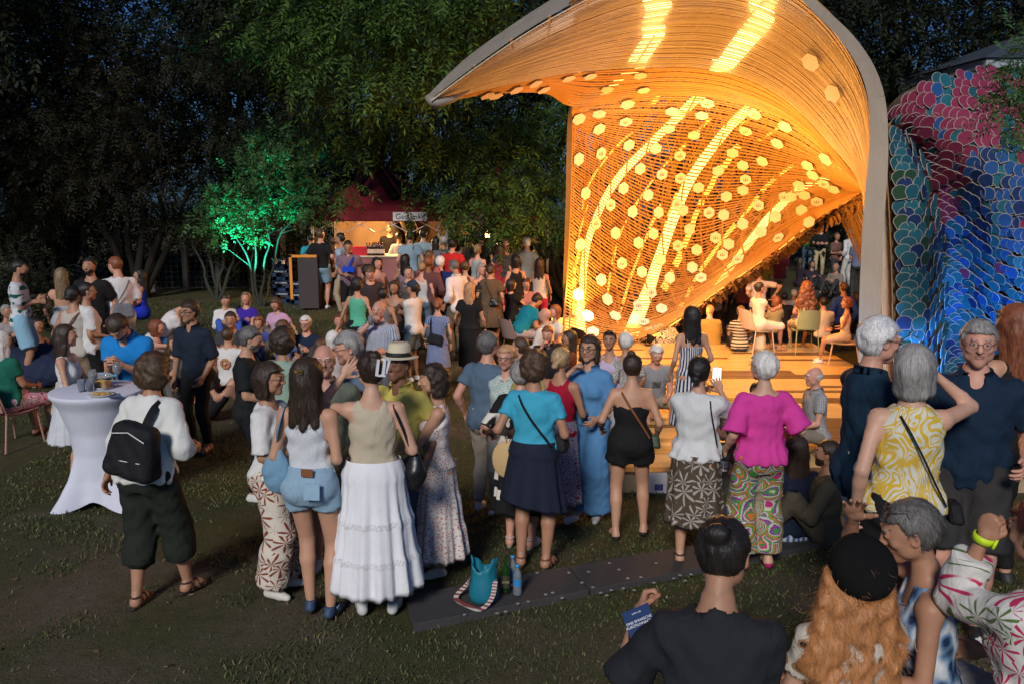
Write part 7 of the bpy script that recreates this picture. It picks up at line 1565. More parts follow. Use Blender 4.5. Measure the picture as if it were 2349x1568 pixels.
pp('dark-skinned woman in profile behind the smiling dark-haired woman', 845, 608, None, h=1.62, yaw=90, skin='brown', hair=('curly', 'black'), group=G3, tee=T(BK), low=dict(mat=C('plain', BK)), shoe=dshoe)
A['bkt'] = pp('man in black T-shirt, light blue shorts and white socks at the bar', 735, 527, 708, yaw=6, hy=-8, sex='m', fat=1.12, skin='rosy', hair=('shortneat', 'brown'), group=G3, rh=(.27, .06, .98), lh=(-.27, .08, .98), tee=T(BK, off=.03, sleeve=.8, hem=-.02), low=dict(mat=C('plain', (.20, .34, .45)), len=.80, off=.035), shoe=sneak)
pp('person in turquoise shirt and teal trousers beside the side table', 712, 536, None, Y=21.1, z0=0, yaw=-30, sex='m', skin='tan', hair=('buzz', 'black'), group=G3, tee=T((.03, .30, .38), off=.03), low=dict(mat=C('plain', (.01, .16, .25)), len=1.2, off=.03), shoe=sneak)
A['pur'] = pp('man in purple patterned shirt with bright blue bum bag', 798, 553, None, h=1.78, yaw=172, sex='m', skin='tan', hair=('short', 'black'), hp=-18, group=G3, rh=(.08, .22, 1.05), tee=T(C('petals', (.16, .10, .14), (.26, .18, .22), sc=3), off=.034, neck='collar', hem=-.1), low=dict(mat=C('plain', BK), len=1.), shoe=dshoe)
pp('man in light blue shirt in profile behind the purple patterned shirt', 779, 535, None, h=1.80, yaw=-80, sex='m', skin='tan', hair=('short', 'black'), group=G3, tee=T((.28, .40, .52)), low=dict(mat=C('plain', (.35, .3, .22))), shoe=dshoe)
pp('bearded barman in black T-shirt behind the left counter', 893, 515, None, h=1.84, Y=22.9, z0=.1, yaw=176, sex='m', skin='rosy', hair=('bald', 'brown'), face='mb', glasses='on', group=G3, tee=T(BK), low=dict(mat=C('plain', BK)), shoe=dshoe)
pp('barman lit red under the right tent', 1059, 512, None, h=1.86, Y=22.6, z0=.1, yaw=180, sex='m', skin='rosy', hair=('buzz', 'grey'), face='mo', group=G3, tee=T(BK), low=dict(mat=C('plain', BK)), shoe=dshoe)
q = [(915, 533, 'f', 'short', 'black', (.22, .27, .32), 'first customer leaning on the left counter with a magenta pouch'), (940, 531, 'm', 'shortneat', 'black', (.24, .34, .42), 'man in washed blue shirt ordering at the counter'),
     (972, 526, 'm', 'full', 'black', (.26, .34, .38), 'man in pale blue shirt with thick black hair in the queue'), (930, 575, 'f', 'long', 'black', (.30, .18, .22), 'girl with smooth black hair in front of the pale blue shirts'),
     (1000, 545, 'f', 'longwavy', 'black', (.05, .05, .05), 'woman with long dark hair in black between the shirts in the queue'), (1018, 540, 'm', 'short', 'grey', (.12, .12, .13), 'grey-haired person deep in the queue'),
     (1038, 548, 'm', 'short', 'black', (.50, .02, .02), 'man in red vest with cream backpack straps'), (985, 560, 'm', 'short', 'brown', (.3, .1, .1), 'person with brown neck-length hair facing the queue'),
     (1062, 545, 'f', 'curly', 'black', (.4, .4, .42), 'person with bushy black hair wearing headphones'), (1080, 536, 'm', 'short', 'black', (.02, .02, .02), 'dark-haired man in profile at the middle tent pole'),
     (1104, 532, 'm', 'shortneat', 'black', (.02, .02, .02), 'man in black shirt in front of the red-lit barman'), (1096, 560, 'f', 'pony', 'darkblond', (.26, .32, .34), 'woman with high blond ponytail and dark shoulder strap'),
     (1128, 545, 'f', 'long', 'darkbrown', (.02, .02, .02), 'tall woman with dark hair near the right counter'), (1148, 560, 'f', 'longwavy', 'brown', (.30, .02, .04), 'woman with waist-length brown hair in crimson dress'),
     (1195, 540, 'f', 'curly', 'redbrown', (.18, .18, .18), 'woman with curly copper-lit hair at the right counter'), (1208, 548, 'm', 'short', 'silver', (.2, .22, .22), 'man with silver hair in grey shirt right of the counter'),
     (1105, 592, 'f', 'longwavy', 'grey', (.02, .02, .02), 'woman with long grey waves in black wrap dress holding a bottle'), (1183, 574, 'f', 'bobcurl', 'black', (.015, .015, .015), 'woman in black crossed-back top and long skirt'),
     (1238, 592, 'f', 'longwavy', 'darkbrown', (.60, .58, .55), 'woman with long dark hair in white strap top and red trousers'), (1228, 541, 'f', 'bun', 'black', (.55, .50, .42), 'woman in pale cream dress holding a glass by the tent pole'),
     (1275, 538, 'm', 'short', 'black', (.05, .05, .06), 'man in dark patterned shirt close to the left edge of the shell'), (1300, 552, 'f', 'short', 'redbrown', (.06, .05, .06), 'person in dark blouse and light skirt close to the shell'),
     (1068, 600, 'f', 'short', 'brown', (.12, .06, .04), 'person hidden behind the white shirted man'), (1160, 548, 'm', 'short', 'brown', (.04, .04, .05), 'man with brown hair in the dark gap between the tents'),
     (982, 581, 'm', 'short', 'redbrown', (.12, .05, .05), 'man with cropped reddish hair left of the navy T-shirt'), (764, 545, 'm', 'short', 'brown', (.3, .08, .04), 'person lit orange behind the black T-shirt at the bar')]
for i, (x, y, sx_, hs, hc, col, lb) in enumerate(q):
    kw = dict(tee=T(col, off=.028)) if sx_ == 'm' else dict(tee=tank(col, off=.016)); lowm = C('plain', [(.02, .02, .025), (.10, .12, .16), (.2, .17, .12), (.05, .04, .05)][i % 4])
    if 'red trousers' in lb: lowm = C('plain', (.42, .02, .06))
    if 'crimson dress' in lb or 'cream dress' in lb or 'wrap dress' in lb or 'long skirt' in lb: kw = dict(tee=tank(col, off=.016, hem=0., dress=.3, r=.24))
    if i in (0, 7, 24): kw = dict(tee=T(col, off=.03, sleeve=1.5))
    fwd = {10: 10, 16: 150, 20: -20, 19: -90, 9: 60, 13: 0, 15: -30, 7: 30, 23: 160}.get(i, [4, -8, 12, 20][i % 4])
    pp(lb, x, y, None, h=1.80 if sx_ == 'm' else 1.67, **(dict(Y=21.2, z0=0) if 'lit orange' in lb else {}), yaw=fwd, sex=sx_, skin=['tan', 'rosy', 'light', 'tan', 'brown'][i % 5], hair=(hs, hc), group=G3, low=dict(mat=lowm) if 'dress' not in str(kw.get('tee', {}).keys()) else None, shoe=dshoe, **kw)
# seated between queue and shell
pp('woman with dark fringe in black T-shirt drinking, seated', 1174, 636, None, h=1.62, yaw=60, pose='chair', skin='fair', hair=('bob', 'black'), group=G3, rh=(.02, .22, .98), rpole=(1, 0, -1), rp='grip', tee=T(BK, off=.03), low=dict(mat=C('plain', (.02, .2, .1))), shoe=dshoe)
pp('woman with dark hair in pink blouse looking at her phone, seated', 1206, 634, None, h=1.62, yaw=170, pose='chair', skin='rosy', hair=('bob', 'darkbrown'), hp=-14, group=G3, tee=T((.40, .18, .18), off=.03), low=dict(mat=C('plain', BK)), shoe=dshoe)
A['teal'] = pp('man with dark hair in teal T-shirt hunched on a pink plastic chair', 1232, 676, None, h=1.78, yaw=55, pose='chair', sex='m', fat=1.14, skin='tan', hair=('full', 'black'), lean=34, hp=-10, group=G3, rh=(.12, .45, .62), lh=(-.05, .45, .62), tee=T((.006, .18, .26), off=.034, hem=-.05), low=dict(mat=C('plain', (.28, .29, .34)), off=.02), shoe=sneak)
A['baldw'] = pp('bald man in white shirt in profile left of the shell foot', 1249, 706, None, h=1.78, yaw=-60, pose='chair', sex='m', skin='rosy', hair=('none', 'white'), face='mo', group=G4, tee=T((.66, .60, .52), neck='collar', off=.03, sleeve=1.5), low=dict(mat=C('plain', (.3, .28, .25))), shoe=dshoe)
pp('woman with chin-length light brown hair in white T-shirt glowing orange at the shell foot', 1272, 700, None, h=1.66, yaw=-120, pose='chair', skin='rosy', hair=('bob', 'redbrown'), group=G4, tee=T((.66, .62, .55), off=.03), low=dict(mat=C('plain', (.4, .4, .4))), shoe=dshoe)
pp('young man resting his chin on his hand in a dark polo', 1256, 748, None, h=1.72, yaw=-165, pose='chair', sex='m', skin='rosy', hair=('shortneat', 'redbrown'), hp=-16, group=G4, rh=(.04, .20, 1.06), rp='fist', rpole=(.5, .3, -1), tee=T((.02, .02, .03), neck='collar'), low=dict(mat=C('plain', BK)), shoe=dshoe)
pp('woman with long dark wavy hair in profile in a rust top', 1305, 758, None, h=1.66, yaw=-95, pose='chair', skin='tan', hair=('longwavy', 'darkbrown'), group=G4, tee=T((.14, .04, .02)), low=dict(mat=C('plain', BK)), shoe=dshoe)
pp('woman with untidy brown bun and speckled blouse in profile', 1192, 760, None, h=1.64, yaw=-60, pose='stand', skin='rosy', hair=('lowbun', 'brown'), group=G4, tee=T(C('dots', (.30, .26, .18), (.08, .07, .05), sc=1.2), off=.026), low=dict(mat=C('plain', BK)), shoe=dshoe)
pp('woman with smooth silver hair behind the curly brown head', 1224, 790, None, h=1.62, yaw=10, skin='rosy', hair=('bob', 'silver'), group=G4, tee=T((.3, .28, .08)), low=dict(mat=C('plain', BK)), shoe=dshoe)
pp('person with dark hair low between the glasses woman and the seated row', 1284, 788, None, h=1.60, yaw=-20, pose='chair', skin='tan', hair=('curly', 'darkbrown'), group=G4, tee=T(BK), low=dict(mat=C('plain', BK)), shoe=dshoe)
# ---- on and behind the stage
A['ch1'] = pp('woman in white dress with dark tied hair sitting on an orange chair', 1744, 648, None, h=1.66, z0=STZ, yaw=66, pose='chair', skin='tan', hair=('bun', 'black'), face='fs', group=G4, rh=(.10, .42, .84), lh=(-.05, .44, .80), tee=T((.66, .60, .50), off=.02, sleeve=.35), low=dict(type='skirt', mat=C('plain', (.66, .60, .50)), len=1.05), shoe=('bare', BK, BK))
A['ch2'] = pp('woman with long red curly hair in black and white dress on the green chair', 1851, 646, None, h=1.68, z0=STZ, yaw=2, pose='chair', skin='rosy', hair=('longcurly', 'auburn'), group=G4, tee=tank(C('leopard', (.5, .42, .3), (.1, .08, .05), (.02, .02, .02), sc=1.5), off=.02), low=dict(mat=C('leopard', (.5, .42, .3), (.1, .08, .05), (.02, .02, .02), sc=1.5), len=.9, off=.03), shoe=('sneaker', (.3, .2, .1), (.5, .45, .4)))
A['ch3'] = pp('child with curly red-brown hair in white top on the right orange chair', 1942, 684, None, h=1.42, z0=STZ, yaw=-70, pose='chair', seat=.50, skin='tan', hair=('curly', 'auburn'), group=G4, tee=tank((.66, .58, .45)), low=dict(mat=C('plain', (.5, .4, .3)), len=.9), shoe=sneak)
for x, y, h_, yw, ps, sx_, hs, hc, col, lb, z in [
    (1890, 682, 1.62, 4, 'ground', 'm', 'short', 'black', (.62, .54, .40), 'person with black hair in cream T-shirt seated between the green and the right chair', STZ),
    (1780, 680, 1.50, -10, 'ground', 'f', 'bob', 'redbrown', (.34, .26, .12), 'child with red-brown bob in khaki T-shirt seated beside the woman in white', STZ),
    (1742, 612, 1.80, 4, 'stand', 'm', 'shortneat', 'brown', (.62, .50, .46), 'man in pale pink T-shirt standing behind the woman in white with elbows out', -.75),
    (1674, 613, 1.80, -10, 'stand', 'm', 'short', 'black', (.035, .03, .04), 'man in dark shirt and olive trousers standing at the edge of the arch', -.96),
    (1642, 625, 1.74, 14, 'stand', 'm', 'short', 'grey', (.38, .40, .50), 'person in striped light shirt cut by the arch edge', -.9),
    (1629, 700, 1.66, 4, 'ground', 'm', 'buzz', 'ginger', (.36, .22, .05), 'person in mustard poncho sitting at the back of the stage', STZ - .12),
    (1700, 702, 1.6, 6, 'ground', 'f', 'short', 'brown', (.4, .3, .2), 'person in black and cream striped shirt seated left of the orange chair', STZ),
    (1822, 664, 1.6, 10, 'ground', 'm', 'short', 'silver', (.5, .45, .42), 'grey-haired person in white T-shirt seated behind the red curls', -.5),
    (1800, 672, 1.6, 20, 'ground', 'm', 'short', 'black', (.02, .02, .025), 'person with black hair in black seated left of the red curls', -.5),
    (1936, 648, 1.74, -6, 'stand', 'm', 'buzz', 'brown', (.02, .06, .30), 'man in royal blue sweatshirt seen from behind', -.9),
    (1966, 672, 1.6, -4, 'ground', 'f', 'longwavy', 'darkbrown', (.02, .02, .02), 'person in black with long dark hair close to the rib', STZ),
    (1838, 592, 1.66, 70, 'ground', 'f', 'longwavy', 'darkbrown', (.03, .02, .03), 'woman with dark curls in dark dress seated on the far lawn', -.3),
    (1864, 598, 1.62, 170, 'ground', 'f', 'long', 'darkbrown', (.025, .02, .03), 'woman with long dark hair in black facing her on the far lawn', -.3),
    (1918, 604, 1.70, -130, 'ground', 'm', 'bald', 'grey', (.22, .18, .15), 'man in taupe T-shirt eating on the far lawn', -.3),
    (1884, 514, 1.82, -160, 'stand', 'm', 'shortneat', 'brown', (.012, .012, .012), 'man in black T-shirt and beige trousers lit amber on the far lawn', -.3),
    (1856, 508, 1.80, 20, 'stand', 'm', 'short', 'brown', (.03, .10, .02), 'man in green T-shirt and blue shorts left of the black T-shirt', -.3),
    (1921, 534, 1.68, 160, 'stand', 'f', 'bun', 'brown', (.14, .07, .05), 'woman in dark flowered dress with folded arms', -.3),
    (1950, 526, 1.80, -30, 'stand', 'm', 'buzz', 'grey', (.58, .56, .54), 'man in white shirt and white trousers by the rib', -.3),
    (1972, 540, 1.74, 10, 'stand', 'm', 'short', 'brown', (.12, .14, .22), 'man in blue-grey shirt partly behind the rib', -.3),
    (1790, 560, 1.74, 10, 'stand', 'm', 'short', 'brown', (.30, .04, .04), 'person in crimson top and beige trousers beyond the arch', -.4),
    (1755, 580, 1.70, 30, 'stand', 'f', 'short', 'brown', (.45, .36, .05), 'person in yellow top beyond the arch', -.5),
    (1705, 612, 1.72, -20, 'stand', 'f', 'long', 'brown', (.22, .06, .05), 'woman in red shirt deep beyond the arch', -.8),
    (1720, 640, 1.62, 0, 'ground', 'm', 'short', 'black', (.36, .38, .42), 'person in light grey seated on the lawn behind the stage', -.6)]:
    cl = col
    mt = C('hstripe', (.5, .42, .3), (.02, .02, .02), sc=1.1) if 'striped shirt seated' in lb else (C('petals', (.10, .05, .04), (.25, .12, .10), sc=2) if 'flowered' in lb else C('plain', cl))
    lm = C('plain', (.55, .52, .48)) if 'white trousers' in lb else (C('plain', (.42, .34, .2)) if 'beige' in lb else C('plain', (.13, .11, .05) if 'olive' in lb else (.12, .2, .3) if 'blue shorts' in lb else (.04, .04, .045)))
    kw = dict(rh=(.34, .06, 1.08), lh=(-.10, -.10, 1.0), rpole=(1, -.1, .2)) if 'elbows out' in lb else {}
    bx = .23 if 'poncho' in lb else None
    tt = dict(mat=mt, off=.03, sleeve=.7); 
    if bx: tt['boxy'] = bx; tt['sleeve'] = 1.2
    if 'white shirt' in lb: tt['sleeve'] = 1.7
    if 'sweatshirt' in lb: tt['sleeve'] = 1.8
    hh = dict(rh=(.1, .25, 1.1), lh=(-.1, .25, 1.1)) if ps == 'stand' and not kw and 'white shirt' not in lb and z >= -.4 else {}
    pp(lb, x, y, None, h=h_, z0=z, yaw=yw, sex=sx_, pose=ps, skin=['rosy', 'tan', 'light'][x % 3], hair=(hs, hc), group=G5 if z != STZ else G4, tee=tt, low=dict(mat=lm), shoe=dshoe, **{**hh, **kw})
# ================================================================ tall table with stretch cloth
tb = ong(243, 1146); tb = (tb[0], tb[1], float(gz(tb[0], tb[1])) - .005)
cloth_m = C('plain', (.60, .62, .70), bump=.06)
e = empty('bar_table', tb, 'tall round table under a white stretch cloth flaring to four feet', 'table')
n = 96; m_ = 40; th = np.linspace(0, 2 * math.pi, n, endpoint=False) ; V = []; H = 1.05
for i in range(m_):
    f = i / (m_ - 1); z = H * (1 - f); 
    r0 = .40 * (1 - f) ** 1.0 + .0 if False else None
    rr = np.interp(f, [0, .02, .12, .35, .55, .75, .9, 1], [.400, .402, .335, .255, .235, .265, .33, .40]); foot = np.abs(np.cos(2 * (th - math.radians(38)))) ** 5 if False else np.clip(np.cos(4 * (th - math.radians(48))), -1, 1) * .5 + .5
    k_ = np.clip((f - .45) / .55, 0, 1) ** 1.6; r = rr * (1 - k_ * .30) + k_ * .22 * foot ** 3; zz = z + (1 - foot ** .8) * .085 * np.clip((f - .8) / .2, 0, 1)
    V.append(np.stack([r * np.cos(th), r * np.sin(th), zz], -1))
V = np.array(V).reshape(-1, 3); top = np.array([[.0, 0, H + .004]]); ring = np.stack([.39 * np.cos(th), .39 * np.sin(th), np.full(n, H + .004)], -1)
F = gridF(m_, n, True)[:, ::-1]; j = np.arange(n); j2 = (j + 1) % n; b = len(V)
A_ = np.r_[V, ring, top]; F4 = np.r_[F, np.stack([j, j2, b + j2, b + j], 1)]; F3 = np.stack([b + j, b + j2, np.full(n, b + n)], 1)
link(mesh_np('stretch_cloth', A_, [F4, F3], cloth_m), 'stretch_cloth', e)
m = MB(); m.lathe([(0, H - .03), (.385, H - .03), (.385, H - .005), (0, H - .005)], n=32); m.build('table_top', plain('white_laminate', (.6, .6, .62), .4), e, True)
m = MB(); m.lathe([(.03, 0.02), (.03, H - .03)], n=12)
for q in range(4): a = math.radians(48 + 90 * q); m.tube([(0, 0, .1), (.35 * math.cos(a), .35 * math.sin(a), .02)], .018, 6)
m.build('pedestal', metal_m, e, True)
clear = glass_mat('clear_glass', (.9, .93, .95)); cup_m = glass_mat('clear_plastic', (.8, .85, .9), .1, 1.2); red_w = glass_mat('rose_wine', (.75, .28, .2)); wht_w = glass_mat('white_wine', (.5, .85, .75)); green_gl = glass_mat('green_glass', (.05, .22, .04), .05); water = glass_mat('water_bottle_plastic', (.75, .88, .95), .05, 1.3)
def stemglass(p, label, wine, sc=1., group=None):
    e = empty('wine_glass', p, label, 'glass', group)
    m = MB(); m.lathe([(0, 0), (.034 * sc, .001), (.034 * sc, .003), (.004 * sc, .008), (.0035 * sc, .09 * sc), (.016 * sc, .10 * sc), (.036 * sc, .135 * sc), (.038 * sc, .165 * sc), (.030 * sc, .205 * sc), (.0285 * sc, .205 * sc), (.036 * sc, .165 * sc), (.034 * sc, .137 * sc), (.014 * sc, .103 * sc), (0, .10 * sc)], n=20); m.build('glass', clear, e, True)
    if wine: m = MB(); m.lathe([(0, .104 * sc), (.013 * sc, .106 * sc), (.0325 * sc, .138 * sc), (.0345 * sc, .152 * sc), (0, .152 * sc)], n=18); m.build('wine', wine, e, True)
    return e
def tt(px, py): p = on(px, py, tb[2] + H + .006); return tuple(p)
stemglass(tt(216, 902), 'stem glass of rosé wine on the tall table before the laughing woman', red_w, 1.05); stemglass(tt(271, 884), 'stem glass of white wine on the far side of the tall table', wht_w, 1.05)
for px, py, lb in ((188, 897, 'empty clear plastic cup nearest the left rim of the tall table'), (207, 896, 'empty clear plastic cup beside the fruit tray on the tall table')):
    e = empty('plastic_cup', tt(px, py), lb, 'cup', 'cups on the tall table'); m = MB(); m.lathe([(0, 0), (.026, 0), (.036, .11), (.0375, .11), (.0345, .11), (.0245, .003), (0, .003)], n=18); m.build('cup', cup_m, e, True)
card = plain('brown_card', (.40, .24, .12), .8); plate_m = plain('paper_plate', (.62, .62, .62), .7); food_m = plain('pastry', (.42, .25, .06), .8, 0, .5, 40, .5)
e = empty('food_tray', tt(236, 888), 'brown cardboard food tray on a paper plate on the tall table', 'tray'); m = MB(); m.lathe([(0, 0), (.09, .003), (.105, .014), (.103, .016), (.085, .006), (0, .006)], n=24); m.build('plate', plate_m, e, True)
m = MB(); m.box((0, 0, .032), (.13, .085, .045)); m.build('tray', card, e); m = MB(); m.lathe([(0, .03), (.04, .05), (.03, .072), (0, .08)], n=10, sx=1.4); m.build('bread', food_m, e, True)
e = empty('food_plate', tt(232, 906), 'paper plate with a yellow pastry and fork near the front of the tall table', 'plate'); m = MB(); m.lathe([(0, 0), (.09, .003), (.11, .014), (.108, .016), (.085, .006), (0, .006)], n=24); m.build('plate', plate_m, e, True)
m = MB()
for q in range(5): m.lathe([(0, .004), (.024, .010), (.018, .026), (0, .03)], c=(-.05 + .025 * q, .01 * (-1) ** q, .0), n=8, sx=1.3)
m.build('pastry', food_m, e, True); m = MB(); m.tube([(.0, .03, .02), (.11, .045, .022)], .003, 5); m.build('fork', plain('black_plastic', (.02, .02, .02), .4), e)
e = empty('leaflet', tt(262, 906), 'small grey-blue leaflet lying on the tall table', 'leaflet'); m = MB(); m.box((0, 0, .001), (.10, .14, .002), 0, .5); m.build('sheet', plain('leaflet_blue', (.12, .17, .26), .5), e)
e = empty('water_bottle', tuple(np.array(tt(238, 886)) + [0, .02, .10]), 'clear water bottle lying across the food tray on the tall table', 'bottle'); m = MB(); R_ = roty(math.pi / 2); m.lathe([(0, 0), (.03, .0), (.031, .13), (.014, .17), (.013, .19), (0, .19)], (-.09, 0, 0), 14, 0, R_); m.build('bottle', water, e, True); m = MB(); m.lathe([(0, .19), (.015, .19), (.015, .21), (0, .21)], (-.09, 0, 0), 12, 0, R_); m.build('cap', plain('blue_cap', (.05, .30, .60), .4), e, True)
# ================================================================ things carried
def held(key, name, label, cat, p, group=None):
    e0, k, s = A[key]; e = bpy.data.objects.new(name, None); COL.objects.link(e); e.empty_display_size = .1
    e.location = tuple(world_of(e0, k, s, p)); e.rotation_euler = (0, 0, e0.rotation_euler[2]); tag(e, label, cat, group); return e, k, s, np.array(p) * s
def bag(key, name, label, cat, p, size, mat, strap=None, strapw=.03, strapm=None, tilt=0, zipm=None, round_=.35, yaw=0, soft=False):
    """soft bag at body point p; strap = torso-local points"""
    e, k, s, off = held(key, name, label, cat, p)
    w_, d_, h_ = size; R = rotz(yaw) @ roty(tilt); F = Fld((-w_ / 2 - .03,) * 1 + (-d_ / 2 - .03, -h_ / 2 - .03), (w_ / 2 + .03, d_ / 2 + .03, h_ / 2 + .03), .011)
    def fn(X, Y, Z):
        q = lambda v, a, r: np.maximum(np.abs(v) - (a / 2 - r), 0); r = min(d_, h_, w_) * round_; return np.sqrt(q(X * (1 + .25 * Z / h_), w_, r) ** 2 + q(Y * (1 + .5 * (Z / h_)), d_, r) ** 2 + q(Z, h_, r) ** 2) - r + .004 * np.sin(45 * X + 20 * Z) * np.sin(30 * Z)
    
    if soft: F.ell((0, 0, -h_ * .08), (w_ * .5, d_ * .5, h_ * .42), .02); F.cone((-w_ * .25, 0, 0), (-w_ * .1, 0, h_ * .45), .04, .02, .03); F.cone((w_ * .25, 0, 0), (w_ * .1, 0, h_ * .45), .04, .02, .03); wrinkle(F, .004, None, 2)
    else: F.put(fn, (-w_ / 2, -d_ / 2, -h_ / 2), (w_ / 2, d_ / 2, h_ / 2), 0)
    V, Q = F.mesh(); link(mesh_np('bag_body', (V @ R.T) * s, Q, mat), 'bag_body', e)
    if zipm:
        m = MB(); m.tube([R @ np.array(q) * s for q in [(-w_ * .36, -d_ * .52, h_ * .30), (0, -d_ * .53, h_ * .40), (w_ * .36, -d_ * .52, h_ * .30)]], .004 * s, 5); m.tube([R @ np.array(q) * s for q in [(-w_ * .33, -d_ * .52, -h_ * .18), (w_ * .33, -d_ * .52, -h_ * .10)]], .0035 * s, 5); m.build('zip', zipm, e)
    if strap:
        P = np.array([k.T(q) for q in strap]) * s; P = crom(P, 26); cen = k.T((0, 0, .3)) * s; ax = k.T((0, 0, 1)) - k.T((0, 0, 0)); N = P - cen; N -= np.outer(N @ ax, ax); N /= np.linalg.norm(N, axis=1)[:, None] + 1e-6
        V, F_ = ribbon(P - off, N, strapw * s, .006 * s); link(mesh_np('strap', V, F_, strapm or mat, smooth=False), 'strap', e)
    return e
blkf = C('plain', (.012, .012, .014), rough=.7); whz = plain('white_zip', (.6, .6, .58), .5)
k = A['bp'][1]; c = k.T((.06, -.235, .17))
b_ = bag('bp', 'backpack', 'large black backpack with pale zips slung over one shoulder of the white shirt', 'backpack', c, (.33, .17, .36), blkf, around(k, .115, .475, .05, .26, .045, True, 6, 1.1) , .055, blkf, .22, whz)
k = A['tank'][1]; bag('tank', 'shoulder_bag', 'light blue hobo bag on the left shoulder of the denim-shorts woman', 'bag', k.T((-.20, -.05, .08)), (.19, .09, .30), C('plain', (.16, .30, .42)), [(-.20, -.02, .24), (-.165, -.09, .36), (-.135, -.03, .475), (-.15, .06, .38), (-.20, .03, .24)], .045, soft=True)
k = A['skirt'][1]; bag('skirt', 'shoulder_bag', 'black quilted bag with chain on the right shoulder of the white-skirt woman', 'bag', k.T((.255, .0, .02)), (.11, .12, .24), plain('black_leather', (.012, .012, .013), .35), [(.24, -.02, .14), (.19, -.08, .32), (.13, -.05, .47), (.16, .05, .38), (.24, .02, .14)], .022, soft=True)
k = A['tot'][1]; bag('tot', 'tote_bag', 'cream canvas tote bag hanging from the shoulder of the laughing woman', 'bag', k.T((-.20, -.06, .0)), (.10, .34, .36), C('linen', (.46, .44, .36)), [(-.19, -.10, .17), (-.155, -.07, .34), (-.13, -.02, .475), (-.155, .05, .34), (-.19, .02, .17)], .028, round_=.2)
e, k, s, off = held('tot', 'tote_print', 'black brush lettering on the canvas', 'print', (0, 0, 0)); bpy.data.objects.remove(e)
k = A['tur'][1]; bag('tur', 'crossbody_bag', 'small dark bag under the arm of the turquoise T-shirt', 'bag', k.T((.20, .06, .10)), (.10, .16, .14), blkf, around(k, -.10, .475, .15, .10, .034, True, 8, 1.1), .018)
e, k, s, off = held('tur', 'straw_fan', 'round straw fan hanging beside the dark skirt', 'fan', A['tur'][1].T((-.22, .02, -.06))); m = MB(); m.lathe([(0, -.004), (.11, -.004), (.115, 0), (.11, .004), (0, .004)], n=20, R=rotx(math.pi / 2) @ rotz(0), sy=1.3); m.build('blade', plain('raffia', (.55, .38, .18), .8, 0, .15, 70, .3), e, True); m = MB(); m.tube([(0, 0, .13), (0, 0, .2)], .008, 6); m.build('handle', card, e)
k = A['romp'][1]; tanl = plain('tan_leather', (.22, .08, .03), .5); bag('romp', 'crossbody_bag', 'green tasselled bag on a brown strap at the hip of the black playsuit', 'bag', k.T((.22, .06, .0)), (.09, .15, .13), plain('green_leather', (.03, .06, .03), .5), around(k, -.09, .47, .16, .06, .03, True, 8, 1.12), .018, tanl)
k = A['leaf'][1]; bag('leaf', 'crossbody_bag', 'thin black strap with small bag across the yellow leaf top', 'bag', k.T((.235, .0, -.02)), (.07, .14, .11), blkf, around(k, -.07, .475, .16, .04, .038, True, 8, 1.12), .009)
k = A['blo'][1]; bag('blo', 'crossbody_bag', 'black corded bag over the white blouse', 'bag', k.T((.19, .13, .02)), (.12, .07, .15), blkf, around(k, .10, .475, .165, .12, .046, True, 6, 1.1), .010)
k = A['gbag'][1]; bag('gbag', 'crossbody_bag', 'soft grey bag carried across the back of the white T-shirt', 'bag', k.T((-.02, -.19, .08)), (.27, .10, .19), C('plain', (.16, .18, .20)), around(k, .11, .475, -.10, .14, .045, True, 7), .02)
k = A['bei'][1]; bag('bei', 'crossbody_bag', 'brown strap and small bag on the beige sleeveless blouse', 'bag', k.T((-.19, .05, .04)), (.08, .13, .12), tanl, around(k, .11, .475, -.16, .10, .04, True, 7, 1.1), .02)
k = A['dot'][1]; bag('dot', 'crossbody_bag', 'black crescent bag on the back of the dotted blue dress', 'bag', k.T((-.02, -.16, .12)), (.26, .08, .17), blkf, around(k, -.10, .475, -.11, .16, .03, True, 6), .028, None, .25)
k = A['olv'][1]; bag('olv', 'crossbody_bag', 'small dark camera-style bag on the olive dress', 'bag', k.T((.10, -.19, .10)), (.17, .08, .14), plain('black_leather', (.012, .012, .013), .35), around(k, -.08, .475, .06, .16, .05, True, 6, 1.1), .016)
k = A['pur'][1]; bag('pur', 'bum_bag', 'bright blue bum bag across the purple patterned shirt', 'bag', k.T((.0, .17, .24)), (.24, .08, .12), C('plain', (.01, .06, .5)), around(k, -.10, .47, .0, .30, .045, False, 5), .035)
e, k, s, off = held('blo', 'phone', 'smartphone with a bright screen held up by the woman in the white blouse', 'phone', (.10, .42, 1.40)); m = MB(); m.box((0, 0, .06), (.075, .009, .155)); m.build('case', plain('black_plastic', (.02, .02, .02), .4), e); m = MB(); m.box((0, -.006, .06), (.068, .003, .145)); m.build('screen', emis('phone_screen', (1, .86, .70), .9), e)
for key, p, lb, wn in (('pink', (-.235, .15, .74), 'stem glass of rosé held low by the woman in the pink top', red_w), ('drk', (.03, .22, 1.42), 'clear glass lifted to the mouth of the man in the striped shirt', None)):
    e0, k, s = A[key]; stemglass(tuple(world_of(e0, k, s, p)), lb, wn, 1.0) if wn else None
    if not wn: e = empty('tumbler', tuple(world_of(e0, k, s, p)), lb, 'glass'); m = MB(); m.lathe([(0, 0), (.03, 0), (.036, .12), (.034, .12), (.028, .005), (0, .005)], n=16); m.build('glass', clear, e, True)
e0, k, s = A['polo']; bottle_at(tuple(world_of(e0, k, s, (.22, .34, .80))), 'dark wine bottle with white label held by the man in the navy polo', None, wine_m, paper, .30)
